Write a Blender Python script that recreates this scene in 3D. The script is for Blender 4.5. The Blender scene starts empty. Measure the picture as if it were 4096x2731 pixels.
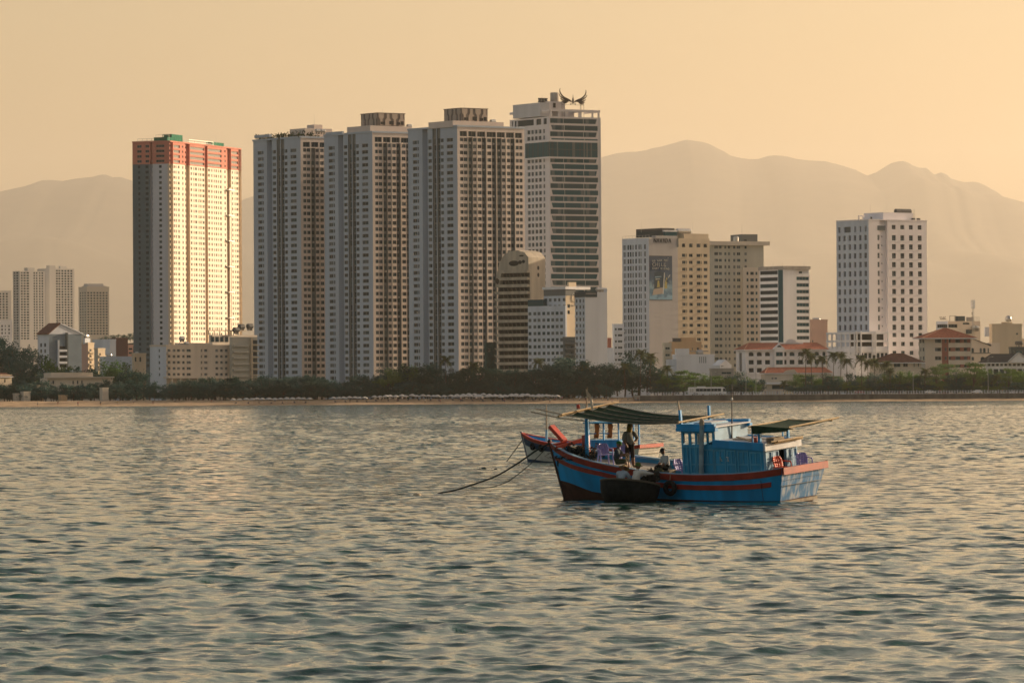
import bpy, bmesh, math, random
import numpy as np
from mathutils import Vector, Matrix

# ------------------------------------------------------------------ camera, sky, sun, exposure
SC = bpy.context.scene
COL = SC.collection
CAM_H = 4.2                       # metres above the sea
FPX = 20000.0                     # focal length in photograph pixels (4096 wide)
HORIZON = 1574.0                  # photograph row of the horizon at the centre column
ROLL = -0.0063
cam_data = bpy.data.cameras.new('camera')
cam_data.sensor_width = 36.0
cam_data.lens = FPX / 4096.0 * 36.0
cam_data.clip_start = 1.0
cam_data.clip_end = 150000.0
cam = bpy.data.objects.new('camera', cam_data)
COL.objects.link(cam)
CROT = Matrix.Rotation(math.pi / 2 + math.atan((HORIZON - 1365.5) / FPX), 3, 'X') @ Matrix.Rotation(ROLL, 3, 'Z')
cam.matrix_world = Matrix.Translation((0, 0, CAM_H)) @ CROT.to_4x4()
SC.camera = cam

SUN_AZ = math.radians(58)         # clockwise from the view direction (+Y)
SUN_EL = math.radians(14)
world = bpy.data.worlds.new('World')
SC.world = world
world.use_nodes = True
wn = world.node_tree
bg = wn.nodes['Background']
sky = wn.nodes.new('ShaderNodeTexSky')
sky.sky_type = 'NISHITA'
sky.sun_disc = False
sky.sun_elevation = SUN_EL
sky.sun_rotation = SUN_AZ
sky.air_density = 1.3
sky.dust_density = 2.8
sky.ozone_density = 1.0
tint = wn.nodes.new('ShaderNodeMix'); tint.data_type = 'RGBA'; tint.blend_type = 'MULTIPLY'
tint.inputs[0].default_value = 1.0
tint.inputs[7].default_value = (1.0, 0.815, 0.72, 1)
veil = wn.nodes.new('ShaderNodeMix'); veil.data_type = 'RGBA'    # the dusty golden veil of the evening air
veil.inputs[0].default_value = 0.05
veil.inputs[7].default_value = (7.0, 5.1, 3.1, 1)
wn.links.new(sky.outputs[0], tint.inputs[6])
wn.links.new(tint.outputs[2], veil.inputs[6])
wn.links.new(veil.outputs[2], bg.inputs[0])
bg.inputs[1].default_value = 0.100

sun_data = bpy.data.lights.new('sun', 'SUN')
sun_data.energy = 5.0
sun_data.angle = math.radians(0.6)
sun_data.color = (1.0, 0.775, 0.52)
sun = bpy.data.objects.new('sun', sun_data)
COL.objects.link(sun)
sd = Vector((math.sin(SUN_AZ) * math.cos(SUN_EL), math.cos(SUN_AZ) * math.cos(SUN_EL), math.sin(SUN_EL)))
sun.rotation_euler = sd.to_track_quat('Z', 'Y').to_euler()

SC.view_settings.view_transform = 'Standard'
SC.view_settings.look = 'None'
SC.view_settings.gamma = 1.0
SC.view_settings.use_curve_mapping = False
SC.view_settings.exposure = 0.60
SC.render.engine = 'CYCLES'
SC.cycles.max_bounces = 6
SC.cycles.diffuse_bounces = 3
SC.cycles.glossy_bounces = 3
SC.cycles.transmission_bounces = 4
SC.cycles.transparent_max_bounces = 8
SC.cycles.volume_bounces = 1
SC.cycles.use_denoising = True
SC.cycles.sample_clamp_indirect = 6.0
SC.cycles.filter_width = 1.6

# ------------------------------------------------------------------ helpers
def rayd(px, py):
    return CROT @ Vector((px - 2048.0, -(py - 1365.5), -FPX))
def at(px, py, Y):
    """the world point at distance Y that stands at photograph pixel px, py"""
    d = rayd(px, py)
    k = Y / d.y
    return Vector((d.x * k, Y, CAM_H + d.z * k))
def zat(px, py, Y):
    return at(px, py, Y).z

def tag(o, label=None, cat=None, group=None, kind=None):
    if label: o['label'] = label
    if cat: o['category'] = cat
    if group: o['group'] = group
    if kind: o['kind'] = kind
    return o

def empty(name, loc=(0, 0, 0), rz=0.0):
    o = bpy.data.objects.new(name, None)
    COL.objects.link(o)
    o.location = loc
    o.rotation_euler = (0, 0, rz)
    o.empty_display_size = 0.2
    return o

class MB:
    """collects faces; build() links them as one mesh object"""
    def __init__(self):
        self.v = []; self.f = []; self.m = []; self.cur = 0; self.smooth = False
    def mat(self, i):
        self.cur = i; return self
    def face(self, *pts):
        b = len(self.v)
        self.v.extend([tuple(p) for p in pts])
        self.f.append(tuple(range(b, b + len(pts)))); self.m.append(self.cur)
    def grid(self, rows, close_u=False, close_v=False):
        b = len(self.v); n = len(rows[0])
        for r in rows: self.v.extend([tuple(p) for p in r])
        R = len(rows)
        for i in range(R if close_v else R - 1):
            for j in range(n if close_u else n - 1):
                i2 = (i + 1) % R; j2 = (j + 1) % n
                self.f.append((b + i * n + j, b + i * n + j2, b + i2 * n + j2, b + i2 * n + j)); self.m.append(self.cur)
    def hexa(self, p):
        """8 corners: bottom ring then top ring"""
        b = len(self.v); self.v.extend([tuple(q) for q in p])
        for q in ((3, 2, 1, 0), (4, 5, 6, 7), (0, 1, 5, 4), (1, 2, 6, 5), (2, 3, 7, 6), (3, 0, 4, 7)):
            self.f.append(tuple(b + k for k in q)); self.m.append(self.cur)
    def box(self, x0, x1, y0, y1, z0, z1):
        self.hexa([(x0, y0, z0), (x1, y0, z0), (x1, y1, z0), (x0, y1, z0), (x0, y0, z1), (x1, y0, z1), (x1, y1, z1), (x0, y1, z1)])
    def tube(self, pts, r, n=6, caps=True):
        pts = [Vector(p) for p in pts]
        if not isinstance(r, (list, tuple)): r = [r] * len(pts)
        rows = []
        up = None
        for i, p in enumerate(pts):
            d = (pts[min(i + 1, len(pts) - 1)] - pts[max(i - 1, 0)])
            d = d.normalized() if d.length > 1e-9 else Vector((0, 0, 1))
            if up is None:
                up = Vector((0, 0, 1)) if abs(d.z) < 0.9 else Vector((1, 0, 0))
            u = d.cross(up)
            u = u.normalized() if u.length > 1e-6 else d.orthogonal().normalized()
            w = u.cross(d).normalized()
            up = w
            rows.append([p + (u * math.cos(2 * math.pi * k / n) + w * math.sin(2 * math.pi * k / n)) * r[i] for k in range(n)])
        self.grid(rows, close_u=True)
        if caps:
            self.face(*rows[0][::-1]); self.face(*rows[-1])
    def bar(self, a, b, w, h=None):
        """square bar from a to b"""
        a = Vector(a); b = Vector(b); h = h or w
        d = (b - a).normalized()
        up = Vector((0, 0, 1)) if abs(d.z) < 0.95 else Vector((1, 0, 0))
        u = d.cross(up).normalized() * w / 2; v = u.cross(d).normalized() * h / 2
        self.hexa([a - u - v, a + u - v, a + u + v, a - u + v, b - u - v, b + u - v, b + u + v, b - u + v])
    def lathe(self, prof, n=16, axis=(0, 0, 0), squash=(1, 1)):
        rows = [[(axis[0] + r * squash[0] * math.cos(2 * math.pi * k / n), axis[1] + r * squash[1] * math.sin(2 * math.pi * k / n), axis[2] + z) for k in range(n)] for r, z in prof]
        self.grid(rows, close_u=True)
        if prof[0][0] > 1e-4: self.face(*rows[0][::-1])
        if prof[-1][0] > 1e-4: self.face(*rows[-1])
    def prism(self, poly, d):
        """poly: closed list of 3-D points, extruded along vector d"""
        d = Vector(d); a = [Vector(p) for p in poly]; b = [p + d for p in a]; n = len(a)
        self.face(*a[::-1]); self.face(*b)
        for i in range(n):
            j = (i + 1) % n
            self.face(a[i], a[j], b[j], b[i])
    def mesh(self, name, mats):
        me = bpy.data.meshes.new(name)
        me.from_pydata(self.v, [], self.f)
        for m in (mats if isinstance(mats, (list, tuple)) else [mats]): me.materials.append(m)
        if any(self.m): me.polygons.foreach_set('material_index', self.m)
        if self.smooth: me.polygons.foreach_set('use_smooth', [True] * len(self.f))
        me.update()
        return me
    def build(self, name, mats, parent=None):
        return link(name, self.mesh(name, mats), parent)

def link(name, me, parent=None, loc=None, rz=None, scale=None):
    o = bpy.data.objects.new(name, me)
    COL.objects.link(o)
    if parent is not None: o.parent = parent
    if loc is not None: o.location = loc
    if rz is not None: o.rotation_euler = (0, 0, rz)
    if scale is not None: o.scale = scale
    return o

def copy_tree(o, parent=None):
    c = o.copy(); COL.objects.link(c); c.parent = parent
    for ch in o.children: copy_tree(ch, c)
    return c

# ------------------------------------------------------------------ materials
def M(name, col, rough=0.8, spec=0.3, var=0.0, vscale=1.0, bump=0.0, bscale=20.0, metal=0.0, streak=False, reflect_col=None, trans=0.0, detail=4.0):
    m = bpy.data.materials.new(name); m.use_nodes = True
    nt = m.node_tree; b = nt.nodes['Principled BSDF']
    b.inputs['Base Color'].default_value = (*col, 1)
    b.inputs['Roughness'].default_value = rough
    b.inputs['Specular IOR Level'].default_value = spec
    b.inputs['Metallic'].default_value = metal
    if trans: b.inputs['Transmission Weight'].default_value = trans
    if var or reflect_col:
        tc = nt.nodes.new('ShaderNodeTexCoord')
        mp = nt.nodes.new('ShaderNodeMapping')
        if streak: mp.inputs['Scale'].default_value = (1, 1, 0.12)
        nt.links.new(tc.outputs['Object'], mp.inputs['Vector'])
        nz = nt.nodes.new('ShaderNodeTexNoise'); nz.inputs['Scale'].default_value = vscale; nz.inputs['Detail'].default_value = detail
        nt.links.new(mp.outputs['Vector'], nz.inputs['Vector'])
        rp = nt.nodes.new('ShaderNodeValToRGB')
        d = reflect_col or tuple(max(c * (1 - var), 0) for c in col)
        hi = col if reflect_col else tuple(min(c * (1 + var), 1) for c in col)
        rp.color_ramp.elements[0].position = 0.34 if not reflect_col else 0.36
        rp.color_ramp.elements[1].position = 0.68 if not reflect_col else 0.56
        rp.color_ramp.elements[0].color = (*d, 1); rp.color_ramp.elements[1].color = (*hi, 1)
        nt.links.new(nz.outputs['Fac'], rp.inputs['Fac'])
        nt.links.new(rp.outputs['Color'], b.inputs['Base Color'])
    if bump:
        tc2 = nt.nodes.new('ShaderNodeTexCoord')
        n2 = nt.nodes.new('ShaderNodeTexNoise'); n2.inputs['Scale'].default_value = bscale
        nt.links.new(tc2.outputs['Object'], n2.inputs['Vector'])
        bp = nt.nodes.new('ShaderNodeBump'); bp.inputs['Strength'].default_value = bump; bp.inputs['Distance'].default_value = 1.0 / bscale
        nt.links.new(n2.outputs['Fac'], bp.inputs['Height'])
        nt.links.new(bp.outputs['Normal'], b.inputs['Normal'])
    return m
ORD = ['first', 'second', 'third', 'fourth', 'fifth', 'sixth', 'seventh', 'eighth', 'ninth', 'tenth', 'eleventh', 'twelfth', 'thirteenth', 'fourteenth', 'fifteenth', 'sixteenth', 'seventeenth', 'eighteenth', 'nineteenth', 'twentieth', 'twenty-first', 'twenty-second', 'twenty-third', 'twenty-fourth', 'twenty-fifth', 'twenty-sixth', 'twenty-seventh', 'twenty-eighth', 'twenty-ninth', 'thirtieth']
RND = random.Random(7)
# ------------------------------------------------------------------ sea
def sea():
    rng = np.random.default_rng(11)
    r0, r1 = 58.0, 2106.0
    near = np.exp(np.arange(math.log(r0), math.log(720.0), 0.0012))
    far = np.exp(np.arange(math.log(720.8), math.log(r1), 0.0010))
    r = np.concatenate([near, far])
    th = np.arange(-0.125, 0.125, 0.0007)
    R, T = np.meshgrid(r, th, indexing='ij')
    X = R * np.sin(T); Y = R * np.cos(T)
    sp = R * 0.00095                         # local spacing of the mesh
    lost = np.zeros_like(X); z = np.zeros_like(X); dx = np.zeros_like(X); dy = np.zeros_like(X)
    lam = 0.24 * (7.0 / 0.24) ** np.linspace(0, 1, 104)
    wind = math.radians(-70)
    far_ = np.clip((R - 150) / 600, 0, 1); far_ = far_ * far_ * (3 - 2 * far_)
    for L in lam:
        for _ in range(1):
            a = wind + rng.normal(0, 0.95 if L < 1.6 else 0.6)
            k = 2 * math.pi / (L * rng.uniform(0.93, 1.07))
            slope = 0.0225 * (1.0 if L < 0.8 else (0.8 / L) ** 0.62)
            amp = slope / k * rng.uniform(0.6, 1.4)
            ph = rng.uniform(0, 6.28)
            w = np.clip((L / sp - 2.2) / 2.5, 0, 1)
            if L > 1.4: w = w * (1 + 1.1 * far_ * min(1, (L - 1.4) / .8))     # rougher out in the open bay, calmer near the camera's shore
            p = k * (X * math.cos(a) + Y * math.sin(a)) + ph
            s = np.sin(p) * amp * w; c = np.cos(p) * amp * w
            z += s
            lost += np.clip(1 - w, 0, 1) * slope * slope / 2
            dx += c * math.cos(a); dy += c * math.sin(a)
    gust = 0.85 + 0.42 * np.sin(X * 0.031 + 1.0 + 0.6 * np.sin(Y * 0.011)) * np.sin(Y * 0.017 + 0.5 + 0.7 * np.sin(X * 0.02))
    z *= gust; dx *= gust * 1.35; dy *= gust * 1.35
    V = np.stack([X + dx, Y + dy, z], -1).reshape(-1, 3)
    nr, nc = X.shape
    idx = np.arange(nr * nc).reshape(nr, nc)
    q = np.stack([idx[:-1, :-1], idx[:-1, 1:], idx[1:, 1:], idx[1:, :-1]], -1).reshape(-1, 4)
    me = bpy.data.meshes.new('sea')
    me.vertices.add(len(V)); me.vertices.foreach_set('co', V.astype(np.float32).ravel())
    me.loops.add(q.size); me.loops.foreach_set('vertex_index', q[:, ::-1].astype(np.int32).ravel())
    me.polygons.add(len(q)); me.polygons.foreach_set('loop_start', np.arange(0, q.size, 4, dtype=np.int32))
    me.polygons.foreach_set('use_smooth', np.ones(len(q), dtype=bool))
    me.update(calc_edges=True)
    at_ = me.attributes.new('chop', 'FLOAT', 'POINT'); at_.data.foreach_set('value', np.sqrt(lost).astype(np.float32).ravel())
    return me
def sea_material():
    m = bpy.data.materials.new('sea_water'); m.use_nodes = True
    nt = m.node_tree; b = nt.nodes['Principled BSDF']
    b.inputs['Base Color'].default_value = (0.004, 0.054, 0.042, 1)
    b.inputs['Roughness'].default_value = 0.06
    b.inputs['IOR'].default_value = 1.333
    tc = nt.nodes.new('ShaderNodeTexCoord')
    mp = nt.nodes.new('ShaderNodeMapping'); mp.inputs['Rotation'].default_value = (0, 0, math.radians(-22)); mp.inputs['Scale'].default_value = (0.8, 1.0, 1.0)
    nt.links.new(tc.outputs['Object'], mp.inputs['Vector'])
    n1 = nt.nodes.new('ShaderNodeTexNoise'); n1.inputs['Scale'].default_value = 8.0; n1.inputs['Detail'].default_value = 5.0; n1.inputs['Roughness'].default_value = 0.55
    nt.links.new(mp.outputs['Vector'], n1.inputs['Vector'])
    b1 = nt.nodes.new('ShaderNodeBump'); b1.inputs['Strength'].default_value = 1.0; b1.inputs['Distance'].default_value = 0.011
    nt.links.new(n1.outputs['Fac'], b1.inputs['Height'])
    # ripples finer than the mesh can carry at that spot: slope noise scaled by the slope the mesh has lost
    n2 = nt.nodes.new('ShaderNodeTexNoise'); n2.inputs['Scale'].default_value = 1.5; n2.inputs['Detail'].default_value = 2.0
    nt.links.new(mp.outputs['Vector'], n2.inputs['Vector'])
    ch = nt.nodes.new('ShaderNodeAttribute'); ch.attribute_name = 'chop'
    sub = nt.nodes.new('ShaderNodeVectorMath'); sub.operation = 'SUBTRACT'; sub.inputs[1].default_value = (0.5, 0.5, 0.5)
    nt.links.new(n2.outputs['Color'], sub.inputs[0])
    fl = nt.nodes.new('ShaderNodeVectorMath'); fl.operation = 'MULTIPLY'; fl.inputs[1].default_value = (CHOP, CHOP, 0)
    nt.links.new(sub.outputs[0], fl.inputs[0])
    sc_ = nt.nodes.new('ShaderNodeVectorMath'); sc_.operation = 'SCALE'
    nt.links.new(fl.outputs[0], sc_.inputs[0]); nt.links.new(ch.outputs['Fac'], sc_.inputs['Scale'])
    ad = nt.nodes.new('ShaderNodeVectorMath'); ad.operation = 'ADD'
    nt.links.new(b1.outputs['Normal'], ad.inputs[0]); nt.links.new(sc_.outputs[0], ad.inputs[1])
    nm = nt.nodes.new('ShaderNodeVectorMath'); nm.operation = 'NORMALIZE'
    nt.links.new(ad.outputs[0], nm.inputs[0])
    nt.links.new(nm.outputs[0], b.inputs['Normal'])
    return m
CHOP = 20.0
SEA_MAT = sea_material()
sea_me = sea(); sea_me.materials.append(SEA_MAT)
tag(link('sea', sea_me), 'choppy green sea with golden reflections in front of the beach', 'sea', kind='structure')
mb = MB(); mb.face((-5000, -180, -0.9), (5000, -180, -0.9), (5000, 2112, -0.9), (-5000, 2112, -0.9))
tag(mb.build('water', SEA_MAT), 'open water of the bay around the boats', 'water', kind='structure')

# ------------------------------------------------------------------ hills behind the town
RIDGE = [(-1500, 900), (-900, 830), (-420, 800), (0, 768), (60, 754), (90, 748), (125, 738), (165, 722), (210, 721), (250, 725), (300, 716), (370, 710), (400, 701), (425, 701), (450, 712), (480, 710), (533, 728),
         (640, 770), (780, 815), (880, 822), (965, 806), (1020, 786), (1150, 740), (1400, 690), (1700, 660), (2100, 668), (2411, 634), (2460, 620), (2506, 614), (2545, 613), (2582, 607), (2610, 598), (2636, 594), (2690, 579), (2743, 563), (2789, 569), (2815, 573), (2842, 582), (2870, 597), (2896, 609),
         (2920, 625), (2964, 636), (3000, 640), (3033, 639), (3070, 627), (3102, 624), (3150, 629), (3186, 639), (3240, 645), (3300, 647), (3369, 664), (3420, 680), (3468, 704), (3506, 691), (3535, 672), (3560, 656), (3590, 647), (3613, 645), (3635, 652), (3651, 663), (3680, 673), (3705, 672), (3722, 686), (3739, 700),
         (3750, 694), (3762, 689), (3785, 697), (3808, 716), (3858, 729), (3885, 727), (3911, 729), (3940, 741), (3965, 756), (3990, 770), (4010, 786), (4096, 811), (4400, 900), (5000, 960), (5900, 1010)]
def hills():
    D = 58000.0
    pts = [at(px, py, D) for px, py in RIDGE]
    rx = np.array([p.x for p in pts]); rz = np.array([p.z for p in pts])
    xs = np.linspace(-9800, 10800, 700)
    ys = np.concatenate([np.linspace(44000, 58000, 44), np.linspace(58400, 64600, 10)])
    X, Y = np.meshgrid(xs, ys, indexing='xy')
    H = np.interp(X + 210 * np.sin(Y / 1600.0) * np.clip((58000 - Y) / 10000, 0, 1), rx, rz)
    t = np.where(Y <= 58000, (Y - 44000) / 14000.0, 1 - (Y - 58000) / 6700.0)
    t = np.clip(t, 0, 1)
    rng = np.random.default_rng(3)
    n = np.zeros_like(X)
    for i in range(26):
        L = 300 * 1.18 ** i
        a = rng.uniform(0, 6.28)
        n += np.sin(2 * math.pi / L * (X * math.cos(a) + Y * math.sin(a)) + rng.uniform(0, 6.28)) * L * 0.0065 * min(1, L / 2500)
    fade = np.clip(np.abs(Y - 58000) / 3000, 0.10, 1)
    Z = H * t ** 0.85 + n * fade * np.clip(t * 4, 0, 1) + 2
    mb = MB(); mb.smooth = True
    mb.grid([[(X[i, j], Y[i, j], Z[i, j]) for j in range(len(xs))] for i in range(len(ys))])
    return mb
HILL = M('hill_scrub', (0.045, 0.035, 0.022), 0.95, 0.1, var=0.3, vscale=0.004)
tag(hills().build('hills', HILL), 'long hazy mountain ridge behind the town', 'hills', kind='structure')

# ------------------------------------------------------------------ land and beach
SAND = M('sand', (0.42, 0.30, 0.19), 0.95, 0.1, var=0.22, vscale=0.25)
LAND = M('ground', (0.16, 0.145, 0.11), 0.95, 0.1, var=0.3, vscale=0.05)
mb = MB()
mb.face((-24000, 2135, 1.9), (24000, 2135, 1.9), (24000, 65000, 1.9), (-24000, 65000, 1.9))
tag(mb.build('ground', LAND), 'flat land under the town behind the beach', 'ground', kind='structure')
def beach():
    mb = MB(); mb.smooth = True
    xs = np.linspace(-420, 420, 340)
    rows = []
    for j, y in enumerate(np.linspace(2084, 2139, 24)):
        row = []
        for x in xs:
            shore = 2098 + 3.0 * math.sin(x * 0.021) + 1.6 * math.sin(x * 0.063 + 1)
            z = (y - shore) * 0.062 + 0.12 * math.sin(x * 0.11 + y * 0.3) + 0.08 * math.sin(x * 0.31 - y * 0.21)
            row.append((x, y, min(z, 2.3)))
        rows.append(row)
    mb.grid(rows)
    return mb
tag(beach().build('beach', SAND), 'narrow sandy beach along the waterline', 'beach', kind='structure')
# ------------------------------------------------------------------ building kit
G_DARK = M('glass_dark', (0.016, 0.034, 0.046), 0.12, 0.15)
G_MID = M('glass_green', (0.03, 0.066, 0.082), 0.15, 0.15)
G_CURT = M('glass_curtained', (0.10, 0.125, 0.14), 0.3, 0.2)
G_TEAL = M('glass_teal', (0.014, 0.075, 0.10), 0.12, 0.15)
FRAME_L = M('window_frame_pale', (0.50, 0.48, 0.45), 0.6)
FRAME_D = M('window_frame_dark', (0.09, 0.09, 0.09), 0.6)
DARK = M('dark_opening', (0.02, 0.022, 0.024), 0.9)
STEEL = M('steel', (0.45, 0.45, 0.44), 0.35, metal=0.8)
BLACK = M('black_paint', (0.02, 0.02, 0.022), 0.6)
CONC = M('concrete', (0.36, 0.33, 0.30), 0.9, 0.2, var=0.18, vscale=0.3, streak=True)
WMESH = {}
def window_mesh(w, h, style, var):
    w = round(w, 2); h = round(h, 2)
    key = (w, h, style, var)
    if key in WMESH: return WMESH[key]
    gl = (G_DARK, G_MID, G_CURT)[var] if style != 'teal' and style != 'slant0' and style != 'slant1' else (G_TEAL, G_TEAL, G_MID)[var]
    mb = MB(); fr = 0.07 if w < 3 else 0.1
    hw, hh = w / 2, h / 2
    if style.startswith('slant'):
        s = h * 0.30
        if style == 'slant0': p = [(-hw, 0, -hh), (hw - s, 0, -hh), (hw, 0, hh), (-hw, 0, hh)]
        else: p = [(-hw + s, 0, -hh), (hw, 0, -hh), (hw, 0, hh), (-hw, 0, hh)]
        mb.face(*p)
        n = 7
        mb.mat(1)
        for k in (2, 5): mb.box(-hw + w * k / n - .1, -hw + w * k / n + .1, -0.12, -0.01, -hh, hh)
        mb.mat(2)
        rr = random.Random(int(w * 100) + var)
        for k in range(n * 2):
            if rr.random() < 0.16:
                x = -hw + .8 + (w - 1.9) * k / (n * 2)
                mb.face((x, -0.02, -hh), (x + w / n / 2 - .1, -0.02, -hh), (x + w / n / 2 - .1, -0.02, hh), (x, -0.02, hh))
        if style == 'slant0': mb.mat(3); mb.prism([(hw - s, -.25, -hh), (hw, -.25, -hh), (hw, -.25, hh)], (0, 0.25, 0))
        else: mb.mat(3); mb.prism([(-hw, -.25, -hh), (-hw + s, -.25, -hh), (-hw, -.25, hh)], (0, 0.25, 0))
        me = mb.mesh('window', [gl, FRAME_L, G_CURT, T5_WALL])
        WMESH[key] = me
        return me
    if style == 'arch':
        pts = [(-hw, 0, -hh), (hw, 0, -hh)] + [(hw * math.cos(math.pi * k / 8), 0, hh - hw + hw * math.sin(math.pi * k / 8)) for k in range(9)]
        mb.face(*pts)
        mb.mat(1)
        for k in range(8):
            a0, a1 = math.pi * k / 8, math.pi * (k + 1) / 8
            mb.face(*[(r * math.cos(a), -0.06, hh - hw + r * math.sin(a)) for r, a in ((hw, a0), (hw * 1.12, a0), (hw * 1.12, a1), (hw, a1))])
        me = mb.mesh('window', [gl, FRAME_L]); WMESH[key] = me
        return me
    mb.face((-hw, 0, -hh), (hw, 0, -hh), (hw, 0, hh), (-hw, 0, hh))
    fm = FRAME_L
    mb.mat(1)
    y = -0.05
    def q(x0, x1, z0, z1): mb.face((x0, y, z0), (x1, y, z0), (x1, y, z1), (x0, y, z1))
    if style != 'plain':
        q(-hw, hw, -hh, -hh + fr); q(-hw, hw, hh - fr, hh); q(-hw, -hw + fr, -hh, hh); q(hw - fr, hw, -hh, hh)
        if style == 'two': q(-fr * .6, fr * .6, -hh, hh)
        if style == 'cross': q(-fr * .5, fr * .5, -hh, hh); q(-hw, hw, -hh * .35, -hh * .35 + fr)
        if style in ('band', 'teal'):
            n = max(2, int(w / 1.6))
            for k in range(1, n): q(-hw + w * k / n - fr * .35, -hw + w * k / n + fr * .35, -hh, hh)
        if style == 'curt':
            mb.mat(2); y = -0.02
            q(-hw + fr, -hw + w * .42, -hh + fr, hh - fr)
    me = mb.mesh('window', [gl, fm, G_CURT])
    WMESH[key] = me
    return me

class Bld:
    def __init__(s, name, label, pl, pc, pr, ytop, D, alpha, wall, zb=1.9, cat='building', group=None, ybase=None):
        s.D = D; s.a = math.radians(alpha); s.pc = pc; s.zb = zb
        c = at(pc, ytop, D); s.roll = ROLL
        s.c = Vector((c.x, c.y, zb)); s.wall = wall
        s.root = tag(empty(name, s.c, s.a), label, cat, group)
        s.ymid = (ytop + 1500) / 2
        s.H = c.z - zb
        s.W = s.X(pr, 0); s.Dp = s.Yd(pl, 0)
        s.w = MB(); s.wins = []; s.mats = [wall]
        s.rng = random.Random(int(pc * 7 + D))
    def k(s, px, py=None):
        d = rayd(px, s.ymid if py is None else py); return d.x / d.y
    def X(s, px, d):
        """local x at inward depth d that stands at column px"""
        k = s.k(px); ca, sa = math.cos(s.a), math.sin(s.a)
        ox, oy = s.c.x - sa * d, s.c.y + ca * d
        return (k * oy - ox) / (ca - k * sa)
    def Yd(s, px, x):
        """local depth y at local x that stands at column px"""
        k = s.k(px); ca, sa = math.cos(s.a), math.sin(s.a)
        ox, oy = s.c.x + ca * x, s.c.y + sa * x
        return (k * oy - ox) / (-sa - k * ca)
    def z(s, py, d=0.0):
        return zat(s.pc, py, s.D + d) - s.zb
    def pt(s, face, u, z, d):
        return (u, d, z) if face == 'R' else (d, u, z)
    def mi(s, mat):
        if mat not in s.mats: s.mats.append(mat)
        return s.mats.index(mat)
    def strip(s, face, u0, u1, z0, z1, wins=(), inset=0.0, reveal=0.25, mat=None, style='two', wd=None, off=0.0, part='window', varw=(5, 3, 2)):
        """a piece of wall between u0 and u1 with openings wins [(u0,u1,z0,z1)]; windows go in at the back of the reveals"""
        if u1 < u0: u0, u1 = u1, u0
        w = s.w; w.mat(s.mi(mat or s.wall))
        b = off + inset
        wins = [(max(min(a, c), u0 + .02), min(max(a, c), u1 - .02), max(e, z0 + .02), min(f, z1 - .02)) for a, c, e, f in wins]
        wins = [q for q in wins if q[1] - q[0] > .1 and q[3] - q[2] > .1]
        us = sorted({round(x, 3) for q in wins for x in q[:2]} | {u0, u1})
        zs = sorted({round(x, 3) for q in wins for x in q[2:]} | {z0, z1})
        # merge columns free of windows into tall quads
        for i in range(len(us) - 1):
            um = (us[i] + us[i + 1]) / 2
            col = sorted([(q[2], q[3]) for q in wins if q[0] - 1e-3 < um < q[1] + 1e-3])
            zc = z0
            for a, c in col:
                if a > zc + 1e-4: w.face(*[s.pt(face, u, z, b) for u, z in ((us[i], zc), (us[i + 1], zc), (us[i + 1], a), (us[i], a))])
                zc = max(zc, c)
            if z1 > zc + 1e-4: w.face(*[s.pt(face, u, z, b) for u, z in ((us[i], zc), (us[i + 1], zc), (us[i + 1], z1), (us[i], z1))])
        for a, c, e, f in wins:
            r = reveal
            for (p0, p1) in (((a, e), (c, e)), ((c, e), (c, f)), ((c, f), (a, f)), ((a, f), (a, e))):
                w.face(s.pt(face, *p0, b), s.pt(face, *p1, b), s.pt(face, *p1, b + r), s.pt(face, *p0, b + r))
            s.wins.append((face, (a + c) / 2, (e + f) / 2, b + r, c - a, f - e, style, part, varw))
        if inset > 0.01:
            for u in (u0, u1):
                w.face(s.pt(face, u, z0, off), s.pt(face, u, z1, off), s.pt(face, u, z1, b), s.pt(face, u, z0, b))
            w.face(s.pt(face, u0, z1, off), s.pt(face, u1, z1, off), s.pt(face, u1, z1, b), s.pt(face, u0, z1, b))
    def shell(s, z1=None, W=None, Dp=None, roof=True, roofmat=None):
        """back walls and flat roof"""
        W = W or s.W; Dp = Dp or s.Dp; z1 = z1 or s.H
        w = s.w; w.mat(0)
        w.face((W, 0, 0), (W, Dp, 0), (W, Dp, z1), (W, 0, z1))
        w.face((0, Dp, 0), (W, Dp, 0), (W, Dp, z1), (0, Dp, z1))
        if roof:
            r = MB(); r.face((0, 0, z1 - .02), (W, 0, z1 - .02), (W, Dp, z1 - .02), (0, Dp, z1 - .02))
            r.build('roof', roofmat or CONC, s.root)
    def parapet(s, h=1.0, t=0.35, over=0.15, mat=None, z=None, W=None, Dp=None):
        z = s.H if z is None else z; W = W or s.W; Dp = Dp or s.Dp
        m = MB(); o = over
        m.box(-o, W + o, -o, t, z, z + h); m.box(-o, t, t, Dp - t, z, z + h); m.box(W - t, W + o, t, Dp - t, z, z + h); m.box(-o, W + o, Dp - t, Dp + o, z, z + h)
        return m.build('parapet', mat or s.wall, s.root)
    def sub(s, name, pl, pc, pr, y0, y1, d0=2.0, mat=None, parent=None, z0=None):
        """a smaller block on or against the building; pl, pc, pr: its left, near and right edges in the photo"""
        x0 = s.X(pc, d0); x1 = s.X(pr, d0); d1 = s.Yd(pl, x0)
        if d1 < d0 + .5: d1 = d0 + max(2.0, (x1 - x0) * .5)
        m = MB(); m.box(x0, x1, d0, d1, s.z(y1, d0) if z0 is None else z0, s.z(y0, d0))
        return m.build(name, mat or s.wall, parent or s.root), (x0, x1, d0, d1)
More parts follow.
